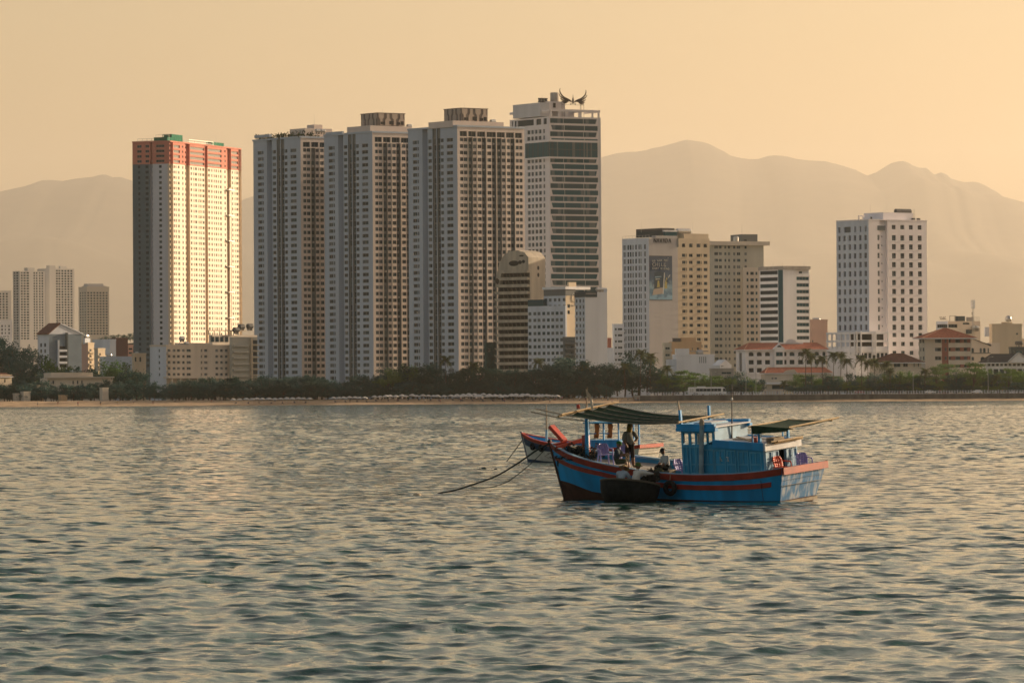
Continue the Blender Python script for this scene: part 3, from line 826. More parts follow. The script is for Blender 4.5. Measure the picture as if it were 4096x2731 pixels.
# --- far towers on the left
FARG = M('far_tower_grey', (0.52, 0.50, 0.48), 0.9)
B = block('apartment_tower', 'hazy far block of flats cut by the left edge of the picture', -60, -20, 46, 1166, 5400, 35, FARG, prow(1172, 10.6, 11, 6.5), [(-15 + 13 * k, -7 + 13 * k) for k in range(4)], [], 'plain', par=1)
def far_tower():
    B = Bld('apartment_tower', 'hazy far pair of stepped apartment slabs left of the blue-grey house', 52, 79, 180, 1084, 5600, 38, FARG)
    rows = prow(1088, 10.5, 26, 6.6)
    rows = [r for r in rows if B.z(r[1]) > 40]
    B.strip('R', 0, B.W, 0, B.H, B.wgrid('R', [(84, 92), (95, 104), (107, 117), (135, 141), (145, 151), (157, 163), (167, 174)], rows), 0, .4, None, 'plain')
    B.strip('L', 0, B.Dp, 0, B.H, B.wgrid('L', [(56, 62), (65, 74)], rows), 0, .4, None, 'plain')
    B.shell()
    for nm, pl, pc, pr, y0, d0 in (('stair_block', 98, 112, 140, 1070, 10), ('rear_slab', 150, 196, 297, 1072, 14), ('pier_block', 186, 200, 222, 1060, 12), ('lift_house', 236, 242, 268, 1062, 20)):
        o, (x0, x1, d0, d1) = B.sub(nm, pl, pc, pr, y0, 1350, d0, FARG)
        if nm == 'rear_slab':
            B.strip('R', B.X(222, d0), x1, 0, B.z(1072, d0), [(B.X(a, d0), B.X(a + 8, d0), B.z(r + 6.6, d0), B.z(r, d0)) for a in (224, 234, 246, 258, 270, 282) for r in [1078 + 10.5 * k for k in range(26)]], 0, .3, None, 'plain', off=d0 - .35)
    B.finish()
far_tower()
B = block('apartment_tower', 'hazy far single apartment tower with a rounded plant room on top', 315, 347, 437, 1152, 5200, 28, M('far_tower_cream', (0.58, 0.52, 0.44), .9), prow(1168, 10.9, 16, 6.2), [(350 + 12.2 * k, 358 + 12.2 * k) for k in range(7)], [(320, 325), (329, 334), (338, 343)], 'plain', par=1.5)
B.sub('plant_room', 336, 352, 415, 1134, 1153, 6, FARG); B.sub('roof_terrace', 328, 350, 425, 1143, 1153, 3, FARG)
block('apartment_house', 'low pale hazy block below the far left tower', -30, 0, 50, 1283, 4300, 30, WHITE, prow(1300, 14, 3, 8), [(6, 12), (20, 24), (34, 40)], [], 'plain')

# --- left shore houses
def slanted_house():
    B = Bld('apartment_house', 'blue-grey apartment house with a steep slanted roof and stacked balconies', 151, 196, 327, 1336, 2700, 40, BLUEG)
    rows = prow(1372, 24, 5, 15)
    B.strip('R', 0, B.W, 0, B.H, [], 0, .3); B.strip('L', 0, B.Dp, 0, B.H, B.wgrid('L', [(160, 168), (176, 184)], rows), 0, .3, GREYW)
    B.shell(roof=False)
    W, Dp, H = B.W, B.Dp, B.H; zr = B.z(1296)
    xr = B.X(241, 0)
    m = MB(); m.prism([(0, 0, H), (W, 0, H), (xr, 0, zr)], (0, Dp, 0)); m.build('gable', GREYW, B.root)
    m = MB(); t = .5
    m.hexa([(-.8, -.5, H - .2), (xr, -.5, zr + .1), (xr, Dp, zr + .1), (-.8, Dp, H - .2), (-.8, -.5, H + .4), (xr, -.5, zr + .7), (xr, Dp, zr + .7), (-.8, Dp, H + .4)]); m.build('roof', TILE_B, B.root)
    m = MB(); m.hexa([(xr, -.5, zr + .1), (W + .8, -.5, H - .2), (W + .8, Dp, H - .2), (xr, Dp, zr + .1), (xr, -.5, zr + .7), (W + .8, -.5, H + .4), (W + .8, Dp, H + .4), (xr, Dp, zr + .7)]); m.build('roof', GREYW, B.root)
    x0, x1 = B.X(231, 0), B.X(262, 0)
    m = MB(); m.box(x1, B.X(268, 0), -1.2, -.02, 0, B.z(1330)); m.build('stair_shaft', TEALW, B.root)
    m = MB(); m.box(x0 - .5, x0, -1.5, -.02, 0, B.z(1360)); m.build('balcony_pier', GREYW, B.root)
    for k in range(5):
        z = B.z(1406 + 24 * k)
        if z > 1:
            m = MB(); m.box(x0, x1, -1.6, -.02, z, z + 1.1); m.build('balcony', GREYW, B.root)
            m = MB(); m.face((x0, -.04, z + 1.2), (x1, -.04, z + 1.2), (x1, -.04, z + 2.9), (x0, -.04, z + 2.9)); m.build('balcony_door', DARK, B.root)
    m = MB(); m.bar((xr, 2, zr + .6), (xr, 2, zr + 2.6), .9); m.build('chimney', CONC, B.root)
    B.finish()
slanted_house()
def townhouse(label, pl, pc, pr, y0, D, al, wall, n, pitch, yr, cols, balc=True, style='cross', Lw=None):
    B = block('townhouse', label, pl, pc, pr, y0, D, al, wall, prow(yr, pitch, n, pitch * .5), cols, [], style, finish=False, Lwall=Lw)
    if balc:
        for k in range(n):
            z = B.z(yr + pitch * k + pitch * .62)
            if z > 2:
                m = MB(); m.box(-.1, B.W + .1, -1.1, -.02, z - .15, z + .75); m.build('balcony', wall, B.root)
    B.finish(); return B
B = townhouse('narrow sunlit townhouse with a white roof tank, right of the blue-grey house', 327, 352, 377, 1376, 2600, 56, CREAM, 4, 24, 1396, [(357, 366)], Lw=PINK)
B.sub('roof_room', 333, 340, 362, 1352, 1376, 1.5, GREYW); tank(B, 346, 1344, 3, 1.1, 2.2)
B = townhouse('cream townhouse with a round roof tank left of the grey shed', 377, 392, 421, 1398, 2560, 56, CREAM, 3, 24, 1412, [(396, 404)], Lw=OLIVE)
tank(B, 402, 1411, 2, .9, 1.8)
block('shed_building', 'plain grey flat-roofed building between townhouse and maroon block', 371, 440, 464, 1362, 2750, 30, GREYW, [], [], [])
block('workshop', 'dark maroon windowless block beside the left tower', 440, 464, 512, 1356, 2790, 20, MAROON, [], [], [])
block('house', 'small house in two tones hugging the dark side of the left tower', 500, 511, 533, 1384, 2800, 25, PINK, prow(1392, 16, 2, 7), [(515, 530)], [], 'plain')
B = block('house', 'small bright cream house with two dark windows at the foot of the left tower', 528, 536, 584, 1418, 2480, 50, CREAM, [(1428, 1446)], [(540, 547), (558, 566)], [], 'plain')
tank(B, 548, 1413, 3, .8, 1.6)
B = block('house', 'flat pale house with a glinting roof tank among left trees', 400, 424, 536, 1432, 2520, 22, GREYW, [], [], []); tank(B, 436, 1420, 3, 1.0, 2.4)
def long_pavilion():
    B = block('pavilion', 'long low two-storey pavilion with a terrace rail behind the left trees', 160, 190, 452, 1512, 2230, 10, BEIGE, [(1522, 1536)], [(210, 216), (290, 295), (308, 313), (325, 330)], [], 'plain', par=0, finish=False)
    m = MB(); m.box(-1, B.W + .5, -1.6, 4, B.H, B.H + .5); m.build('roof_slab', BEIGE, B.root)
    B.sub('upper_storey', 175, 205, 372, 1490, 1511, 5, BEIGE)
    for k in range(15):
        x = B.X(256 + 7.6 * k, .3); m = MB(); m.bar((x, .3, B.H + .5), (x, .3, B.z(1494)), .16); m.build('rail_post', CREAM, B.root)
    m = MB(); m.bar((B.X(254, .3), .3, B.z(1493)), (B.X(366, .3), .3, B.z(1493)), .3); m.build('rail', CREAM, B.root)
    B.finish()
long_pavilion()
B = block('house', 'small sunlit house at the far left edge among dark trees', -20, -8, 47, 1505, 2230, 42, CREAM, [(1516, 1530)], [(17, 22)], [], 'plain'); hip_roof(B, .5, 1.4, (2, B.W - 2), TILE_B)
block('shed', 'tiny pale shed between the trees at far left', 146, 152, 175, 1540, 2190, 45, CREAM, [], [], [], par=0)
for i, (px, y, w) in enumerate(((95, 1569, 44), (60, 1576, 30), (245, 1583, 40), (410, 1553, 40))):
    block('kiosk', ('low beach kiosk with pale roof, leftmost of the two at left edge', 'lower of the two beach kiosks near the left edge', 'small ochre beach kiosk below the long pavilion', 'low kiosk right of the long pavilion')[i], px - w * .3, px, px + w * .6, y, 2165, 40, OCHRE if i == 2 else BEIGE, [], [], [], par=.4)

# --- hotel in front of the left tower
def beach_hotel():
    B = Bld('hotel', 'wide stepped beige hotel in front of the sunlit left tower', 600, 665, 918, 1386, 2380, 46, BEIGE)
    zf = lambda x: 520 + .2551 * x
    rows = prow(1396, 24, 5, 11)
    cu = [(zf(a), zf(b)) for a, b in ((590, 635), (670, 712), (740, 785), (820, 860), (890, 955), (1110, 1132), (1165, 1212), (1340, 1382), (1415, 1456), (1490, 1532))]
    B.strip('R', 0, B.W, 0, B.H, [w for w in B.wgrid('R', cu, rows) if w[2] > 8], 0, .4, None, 'cross')
    B.strip('L', 0, B.Dp, 0, B.H, [w for w in B.wgrid('L', [(634, 640)], rows) if w[2] > 1], 0, .3, GREYW, 'plain')
    B.shell(); B.parapet(.9)
    for k in range(4):
        z = B.z(1413 + 24 * k); m = MB(); m.box(B.X(666, 0), B.X(680, 0), -1.2, -.02, z - .2, z + .7); m.build('balcony', BEIGE, B.root)
    m = MB(); m.box(-2, B.W, -4, -.02, B.z(1513), B.z(1507)); m.build('porch_roof', BEIGE, B.root)
    for k in range(8):
        m = MB(); x = B.W * k / 7.5; m.box(x, x + .8, -3.8, -3, 0, B.z(1513)); m.build('porch_column', BEIGE, B.root)
    o, (x0, x1, d0, d1) = B.sub('upper_wing', 836, 850, 1030, 1338, 1390, 9, BEIGE)
    for a in (844, 863, 882, 901):
        m = MB(); m.box(B.X(a, 8.9), B.X(a + 13, 8.9), 8.85, 8.95, B.z(1366, 9), B.z(1345, 9)); m.build('window', G_DARK, o)
    z1 = B.z(1338, 9)
    for k in range(7):
        m = MB(); x = B.X(836 + 22 * k, 9.5); m.bar((x, 9.5, z1), (x, 9.5, z1 + 1.9), .3); m.build('terrace_post', CREAM, o)
    m = MB(); m.box(B.X(834, 9), B.X(985, 9), 9, 10.5, z1 + 1.9, z1 + 2.3); m.build('terrace_beam', CREAM, o)
    o, (x0, x1, d0, d1) = B.sub('end_wing', 918, 926, 1030, 1346, 1560, -3, OLIVE)
    for k in range(6):
        z = B.z(1376 + 24.5 * k)
        m = MB(); m.box(x0 + .5, B.X(990, -3), -4.2, -3.02, z - 1.2, z - .3); m.build('balcony', OLIVE, o)
        m = MB(); m.box(B.X(1003, -3), x1, -4.4, -3.02, z - .5, z - .1); m.build('balcony', CREAM, o)
        m = MB(); m.box(B.X(1007, -3), x1 - .2, -3.12, -3.02, z + .2, z + 2); m.build('window', G_DARK, o)
    m = MB(); m.box(B.X(998, -3), B.X(1004, -3), -4.4, -3.02, 0, B.z(1349, -3)); m.build('column', CREAM, o)
    for px, y in ((966, 1298), (1000, 1296), (945, 1311)): tank(B, px, y + 6, 12 if y < 1305 else 8, 1.3, 3.2, FRAME_D)
    tank(B, 728, 1353, 6, 1.0, 2.6); tank(B, 747, 1373, 4, .9, 2.2)
    o, q = B.sub('roof_terrace_room', 700, 716, 846, 1371, 1386, 5, BEIGE)
    B.finish()
beach_hotel()

# --- dark building with projecting parapets, curved top
FINW = M('weathered_concrete', (0.42, 0.37, 0.30), 0.9, 0.15, var=0.22, vscale=0.35, streak=True)
FIND = M('dark_concrete', (0.12, 0.11, 0.09), 0.9, 0.15)
def finned_building():
    B = Bld('office_block', 'concrete building with deep dark ledges on every floor and a curved top', 1984, 2120, 2182, 1000, 2310, 48, FINW)
    # u runs back along the left (sea-facing) side
    H, W, Dp = B.H, B.W, B.Dp
    m = MB(); m.box(.9, W, .02, Dp * .94, 0, H - 9); m.build('core', DARK, B.root)
    m = MB(); m.box(.02, W, -.01, .5, 0, H - 3.5); m.build('end_wall', FINW, B.root)
    z9 = B.z(1070)
    for k in range(17):
        z = B.z(1089 + 28.3 * k)
        if z < .5: break
        ext = -1.6 - .25 * (k % 3 == 0)
        taper = Dp * (.93 if k > 2 else .80 + .04 * k)
        m = MB()
        m.hexa([(ext, .3, z - .2), (.9, .02, z - .2), (.9, taper, z - .2), (ext, taper - .5, z - .2), (ext, .0, z + 1.15), (.9, 0.0, z + .5), (.9, taper + 1.6, z + .5), (ext, taper + 1.4, z + 1.15)])
        m.build('ledge', FINW, B.root)
        for j in range(7):
            u = 1.0 + (taper - 2) * j / 7
            q = MB(); q.hexa([(.2, u, z + 1.1), (.88, u + .2, z + 1.1), (.88, u + .55, z + 1.1), (.2, u + .35, z + 1.1), (.5, u + .7, z + 2.9), (.88, u + .9, z + 2.9), (.88, u + 1.25, z + 2.9), (.5, u + 1.05, z + 2.9)])
            q.build('slanting_fin', FIND, B.root)
    # curved head: profile along the left side
    prof = [(.0, H - 9.5), (.0, H - 3.4), (Dp * .12, H - 1.0), (Dp * .30, H), (Dp * .55, H - .4), (Dp * .72, H - 2.2), (Dp * .84, H - 5.5), (Dp * .93, H - 11.5), (Dp * .96, H - 17), (Dp * .86, H - 17), (Dp * .78, H - 9.5)]
    m = MB(); m.prism([(-1.2, u, z) for u, z in prof], (W + 1.2, 0, 0)); m.build('curved_head', FINW, B.root)
    for u, z, w, h in ((Dp * .42, H - 6, 3.2, 1.3), (Dp * .24, H - 5.6, 1.2, .9), (Dp * .14, H - 5.3, 1.0, .8), (Dp * .2, H - 2.6, 1.6, .4), (Dp * .9, H - 14, 1.2, 1.5)):
        q = MB(); q.face(*[(-1.23, u + w * math.cos(t), z + h * math.sin(t)) for t in [math.pi * 2 * i / 14 for i in range(14)]]); q.build('oval_opening', DARK, B.root)
    for y in (1071, 1099):
        q = MB(); c = B.X(2154, 0); q.face(*[(c + .75 * math.cos(t), -.03, B.z(y) + 1.0 * math.sin(t)) for t in [math.pi * 2 * i / 12 for i in range(12)]]); q.build('round_window', DARK, B.root)
    B.finish()
finned_building()
NETG = M('blue_green_netting', (0.025, 0.07, 0.07), .9, .2, var=.3, vscale=.5)
block('scaffolded_house', 'slim house wrapped in blue-green netting left of the ledged concrete building', 1938, 1946, 1984, 1372, 2330, 30, NETG, [(1394, 1406)], [(1952, 1962)], [], 'cross', par=.3)

# --- white hotels right of it
def white_hotel():
    B = Bld('hotel', 'white hotel with a grid of small windows and a stepped lower wing', 2176, 2262, 2303, 1157, 2270, 44, GREYW)
    z5 = lambda x: 1900 + .3507 * x
    pit = 26.55
    rows = prow(950 + .3507 * 690, pit, 13, 13)
    cl = [(z5(a), z5(b)) for a, b in ((790, 825), (842, 875), (897, 930), (948, 975), (1000, 1036))]
    B.strip('L', 0, B.Dp, 0, B.H, [w for w in B.wgrid('L', cl, rows) if w[2] > 2], 0, .35, None, 'two', varw=(1, 3, 3))
    B.strip('R', 0, B.W, 0, B.H, B.wgrid('R', [(z5(1056), z5(1086))], [(1216, 1231), (1241, 1256)]), 0, .3, CREAM, 'two')
    B.shell()
    m = MB(); m.box(-.1, B.W, -.1, B.Dp, B.z(1182), B.H); m.build('attic_band', T4_SLOT, B.root)
    m = MB(); m.box(-.6, B.W + 9, -.6, B.Dp + .4, B.H, B.H + 1.2); m.build('roof_slab', WHITE, B.root)
    B.sub('roof_room', 2270, 2276, 2306, 1128, 1151, 2, CREAM)
    o, (x0, x1, d0, d1) = B.sub('lower_wing', 2112, 2262, 2268, 1222, 1560, -2.2, GREYW)
    for r in prow(1246, pit, 10, 13):
        for a in (612, 668, 716, 770, 822, 872, 922, 972):
            u0, u1 = B.Yd(z5(a), x0), B.Yd(z5(a + 32), x0)
            if B.z(r[1]) > 2 and u1 > d0:
                q = MB(); q.face((x0 - .03, u0, B.z(r[1])), (x0 - .03, u1, B.z(r[1])), (x0 - .03, u1, B.z(r[0])), (x0 - .03, u0, B.z(r[0]))); q.build('window', (G_MID, G_CURT, G_CURT)[B.rng.randrange(3)], o)
                q = MB(); q.box(x0 - .14, x0 - .01, u1, u0, B.z(r[1]) - .22, B.z(r[1]) - .04); q.build('sill', WHITE, o)
    q = MB(); ua, ub = B.Yd(2174, x0), B.Yd(2113, x0); q.box(x0 - .1, x0 + 4, ua, ub, B.z(1222), B.z(1196)); q.build('roof_glazing', G_TEAL, o)
    # letter g on the cream side wall
    u, z = B.X(2296, 0), B.z(1191)
    q = MB(); q.tube([(u + 1.4 * math.cos(t), -.1, z + 1.9 * math.sin(t)) for t in [math.pi * 2 * i / 16 for i in range(17)]], .18, 5)
    q.tube([(u + 1.4 + dx, -.1, z + dz) for dx, dz in ((.0, 1.9), (.0, -2.2), (-.5, -3.4), (-1.6, -3.7), (-2.6, -3.2))], .18, 5); q.build('letter_g', OLIVE, B.root)
    B.finish()
white_hotel()
def slab_hotel():
    B = Bld('hotel', 'plain grey-white slab with three window columns at its left edge and a dark roof sign', 2301, 2340, 2429, 1168, 2240, 31, GREYW)
    rows = prow(1196, 24.8, 13, 14)
    z5 = lambda x: 1900 + .3507 * x
    B.strip('L', 0, B.Dp, 0, B.H, [w for w in B.wgrid('L', [(z5(1150), z5(1170)), (z5(1190), z5(1210)), (z5(1228), z5(1246))], rows) if w[2] > 1], 0, .3, None, 'two')
    B.strip('R', 0, B.W, 0, B.H, [], 0, mat=WHITE); B.shell()
    m = MB(); m.box(-.3, B.X(2388, 0), -.3, B.Dp, B.z(1188), B.z(1166)); o = m.build('roof_sign', TEALW, B.root)
    for k in range(9):
        q = MB(); x = (B.X(2388, 0) - 1) * (k + .4) / 9; q.box(x, x + .7, -.4, -.32, B.z(1177), B.z(1172)); q.build('sign_letter', CONC, o)
    for k in range(7):
        z = B.z(1213 + 50 * k)
        if z > 2: m = MB(); m.box(-.35, -.01, 0, B.Dp, z - .2, z + .1); m.build('cornice', GREYW, B.root)
    for px in (2394, 2408, 2420): tank(B, px, 1157, 5, .8, 2.0)
    m = MB(); m.box(B.W - 1.5, B.W, 0, .4, B.H, B.H + 1.4); m.build('parapet', GREYW, B.root)
    B.finish()
slab_hotel()
B = townhouse('small grey house with balconies wedged between the two white hotels', 2252, 2258, 2301, 1354, 2225, 15, T4_SLOT, 3, 22, 1362, [(2266, 2274), (2284, 2296)])
block('chimney_house', 'slim brick-red block right of the plain white slab', 2429, 2432, 2446, 1358, 2300, 20, BRICK, [], [], [])
block('house', 'low grey house at the foot of the brick-red block', 2424, 2430, 2462, 1398, 2290, 15, GREYW, [], [], [])
B = townhouse('slim grey balconied house left of the poster hotel', 2450, 2455, 2496, 1302, 2290, 14, GREYW, 6, 24.5, 1312, [(2460, 2468), (2472, 2490)], style='two')

# --- hotel with the poster
PGREY = M('poster_wall_grey', (0.46, 0.44, 0.435), 0.85, 0.2, var=0.06, vscale=0.2, streak=True)
def poster_hotel():
    B = Bld('hotel', 'grey hotel with a blue poster and dark rooftop lettering', 2490, 2595, 2840, 951, 2330, 35, GREYW)
    H = B.H; z6 = lambda x: 2420 + .389 * x; y6 = lambda y: 870 + .389 * y
    rows = prow(y6(275), 28.1, 16, 19)
    us = [(z6(a), z6(b)) for a, b in ((193, 205), (208, 218), (232, 250), (257, 275), (283, 297), (312, 330), (346, 360), (366, 378), (405, 422))]
    B.strip('L', 0, B.Dp, 0, H, [w for w in B.wgrid('L', us, rows) if w[2] > 1], 0, .25, None, 'plain', varw=(1, 2, 4))
    xm = B.X(2712, 0)
    B.strip('R', 0, xm, 0, H, [], 0, mat=PGREY)
    wr = [(y6(y - 18), y6(y + 16)) for y in [385 + 72.3 * k for k in range(14)]]
    cols4 = [(z6(796), z6(830)), (z6(868), z6(905)), (z6(945), z6(985)), (z6(1018), z6(1055))]
    sm = [(z6(835), z6(845)), (z6(990), z6(1000))]
    zs = B.z(y6(320))
    B.strip('R', xm, B.W, 0, zs, [w for w in B.wgrid('R', cols4 + sm, wr) if w[2] > 1], 0, .35, CREAM, 'two')
    B.strip('R', xm, B.W, zs, H, B.wgrid('R', cols4, [(y6(262), y6(300))]), 0, .35, CREAM, 'arch')
    B.shell()
    for k in range(14):
        z = B.z(y6(402 + 72.3 * k))
        for a, b in ((792, 848), (942, 1002)):
            m = MB(); m.box(B.X(z6(a), 0), B.X(z6(b), 0), -.25, -.01, z - .35, z - .08); m.build('sill', CREAM, B.root)
    m = MB(); m.box(B.X(2624, 0), xm, -.05, 3, H, B.z(942)); m.build('raised_parapet', PGREY, B.root)
    m = MB(); m.box(xm - .4, xm + .4, -.3, -.01, B.z(y6(300)), H); m.build('corner_pier', T4_SLOT, B.root)
    # rooftop bar
    o, q = B.sub('rooftop_bar', 2546, 2650, 2662, 921, 945, 6, TEALW); B.sub('bar_canopy', 2546, 2650, 2700, 911, 921, 5.5, FRAME_D)
    o, q = B.sub('roof_pavilion', 2655, 2664, 2710, 924, 945, 3, G_TEAL); B.sub('roof_cap', 2652, 2660, 2712, 920, 925, 2.6, WHITE)
    B.sub('plant_room', 2708, 2738, 2836, 932, 951, 4, CREAM)
    for k in range(5): tank(B, 2716 + 10 * k, 922, 8, 1.2, 2.2)
    for k in range(9):
        m = MB(); u = B.Dp * k / 8.0; m.bar((.2, u, H), (.2, u, H + 1.2), .1); m.build('rail_post', STEEL, B.root)
    m = MB(); m.bar((.2, 0, H + 1.2), (.2, B.Dp, H + 1.2), .1); m.build('rail', STEEL, B.root)
    antenna(B, 2567, 886, 930, 8); antenna(B, 2772, 886, 932, 8)
    # lettering, built as strokes
    L = {'N': [[(0, 0), (0, 1), (.8, 0), (.8, 1)]], 'A': [[(0, 0), (.42, 1), (.84, 0)]], 'V': [[(0, 1), (.42, 0), (.84, 1)]], 'D': [[(0, 0), (0, 1), (.5, .9), (.72, .5), (.5, .1), (0, 0)]]}
    x = B.X(2617, 0); h = B.z(953) - B.z(970); wtot = B.X(2688, 0) - x; st = wtot / 6.0
    for k, ch in enumerate('NAVADA'):
        m = MB()
        for path in L[ch]:
            for p, q in zip(path[:-1], path[1:]):
                m.bar((x + st * k + p[0] * st * .86, -.15, B.z(970) + p[1] * h), (x + st * k + q[0] * st * .86, -.15, B.z(970) + q[1] * h), .26, .2)
        m.build('letter_' + ch.lower(), BLACK, B.root)
    B.finish()
    return B
BP = poster_hotel()
def poster():
    B = BP; x0, x1 = B.X(2598, 0), B.X(2689, 0); z0, z1 = B.z(1198), B.z(1024)
    w, h = x1 - x0, z1 - z0
    root = tag(empty('poster', B.root.matrix_basis @ Vector((x0, -.12, z0)), B.a), 'tall dark-blue advertising poster with white lettering on the grey hotel', 'poster')
    m = bpy.data.materials.new('poster_print'); m.use_nodes = True; nt = m.node_tree; b = nt.nodes['Principled BSDF']; b.inputs['Roughness'].default_value = .6
    tc = nt.nodes.new('ShaderNodeTexCoord'); sp = nt.nodes.new('ShaderNodeSeparateXYZ'); nt.links.new(tc.outputs['Object'], sp.inputs[0])
    dv = nt.nodes.new('ShaderNodeMath'); dv.operation = 'DIVIDE'; dv.inputs[1].default_value = h; nt.links.new(sp.outputs['Z'], dv.inputs[0])
    nz = nt.nodes.new('ShaderNodeTexNoise'); nz.inputs['Scale'].default_value = .35; nz.inputs['Detail'].default_value = 5; nt.links.new(tc.outputs['Object'], nz.inputs['Vector'])
    ad = nt.nodes.new('ShaderNodeMath'); ad.operation = 'MULTIPLY_ADD'; ad.inputs[1].default_value = .5; nt.links.new(nz.outputs['Fac'], ad.inputs[0]); nt.links.new(dv.outputs[0], ad.inputs[2])
    rp = nt.nodes.new('ShaderNodeValToRGB'); e = rp.color_ramp.elements
    e[0].position = .16; e[0].color = (.12, .26, .36, 1); e[1].position = .95; e[1].color = (.008, .040, .095, 1)
    for p, c in ((.30, (.20, .38, .52, 1)), (.42, (.06, .16, .26, 1)), (.55, (.22, .36, .44, 1)), (.70, (.012, .07, .15, 1))):
        q = e.new(p); q.color = c
    nt.links.new(ad.outputs[0], rp.inputs[0]); nt.links.new(rp.outputs[0], b.inputs['Base Color'])
    q = MB(); q.box(0, w, 0, .1, 0, h); q.build('sheet', m, root)
    WT = M('poster_white', (.62, .62, .58), .7); NV = M('poster_navy', (.02, .05, .08), .7); YL = M('poster_yellow', (.42, .36, .12), .7); SN = M('poster_sand', (.40, .34, .28), .7); LB = M('poster_pale_blue', (.22, .34, .42), .7)
    def poly(name, pts, mat, y=-.03):
        q = MB(); q.face(*[(x * w, y, z * h) for x, z in pts]); q.build(name, mat, root)
    # doorway picture, bottle and sand below the lettering
    poly('picture_doorway', [(.20, .24), (.60, .28), (.66, .62), (.42, .66), (.22, .62)], NV)
    poly('picture_doorway_light', [(.32, .28), (.45, .29), (.42, .44), (.36, .44)], YL, -.05)
    poly('picture_plate', [(.24, .50), (.52, .52), (.52, .54), (.24, .53)], LB, -.05)
    poly('picture_plate', [(.26, .46), (.46, .47), (.46, .48), (.26, .475)], WT, -.05)
    poly('picture_sand', [(.12, .10), (.62, .14), (.55, .28), (.18, .24)], SN, -.04)
    poly('picture_post', [(.57, .13), (.61, .13), (.67, .62), (.64, .62)], WT, -.06)
    poly('picture_figure', [(.66, .26), (.78, .26), (.76, .36), (.80, .42), (.76, .52), (.72, .48), (.66, .36)], YL, -.05)
    poly('picture_figure_top', [(.74, .40), (.82, .40), (.82, .46), (.74, .46)], NV, -.06)
    poly('picture_splash', [(.80, .48), (.88, .54), (.92, .58), (.86, .56)], WT, -.05)
    S = {'C': [[(.9, .85), (.6, 1), (.2, .9), (0, .5), (.2, .1), (.6, 0), (.9, .15)]], 'H': [[(0, 0), (0, 1)], [(0, .5), (.8, .5)], [(.8, 0), (.8, 1)]], 'I': [[(.3, 0), (.3, 1)]], 'L': [[(0, 1), (0, 0), (.7, 0)]], 'N': [[(0, 0), (0, 1), (.8, 0), (.8, 1)]], 'A': [[(0, 0), (.42, 1), (.84, 0)], [(.2, .35), (.66, .35)]],
         'M': [[(0, 0), (.1, 1), (.45, .3), (.8, 1), (.9, 0)]], 'O': [[(.4, 0), (0, .5), (.4, 1), (.8, .5), (.4, 0)]], 'R': [[(0, 0), (0, 1), (.7, .8), (.6, .5), (0, .48), (.75, 0)]], 'E': [[(.7, 1), (0, 1), (0, 0), (.7, 0)], [(0, .5), (.55, .5)]], 'G': [[(.85, .85), (.5, 1), (.1, .8), (0, .4), (.3, 0), (.8, .1), (.82, .45), (.5, .45)]], 'T': [[(0, 1), (.8, 1)], [(.4, 1), (.4, 0)]], 'D': [[(0, 0), (0, 1), (.6, .85), (.7, .4), (.5, 0), (0, 0)]], ' ': []}
    def line(txt, X0, X1, Z, hh, rise, th):
        n = len(txt); st = (X1 - X0) * w / n
        for k, ch in enumerate(txt):
            if ch == ' ': continue
            q = MB(); bx = X0 * w + st * k; bz = Z * h + rise * k / n * h
            for path in S[ch]:
                for p0, p1 in zip(path[:-1], path[1:]):
                    q.bar((bx + p0[0] * st * .82, -.06, bz + p0[1] * hh * h), (bx + p1[0] * st * .82, -.06, bz + p1[1] * hh * h), th, .1)
            q.build('letter', WT, root)
    line('HO NAM MOI', .13, .86, .865, .036, .035, .17)
    line('CHILL', .13, .78, .77, .075, .0, .36)
    line('CHAT RIENG', .12, .88, .695, .045, -.01, .20)
    for x, z in ((.80, .945), (.42, .752), (.66, .752)):
        q = MB(); q.bar((x * w, -.06, z * h), (x * w + .5, -.06, z * h + .5), .17, .1); q.build('accent', WT, root)
    q = MB(); q.box(0, w, -.05, .12, -.25, 0); q.box(0, w, -.05, .12, h, h + .2); q.build('frame', FRAME_D, root)
poster()

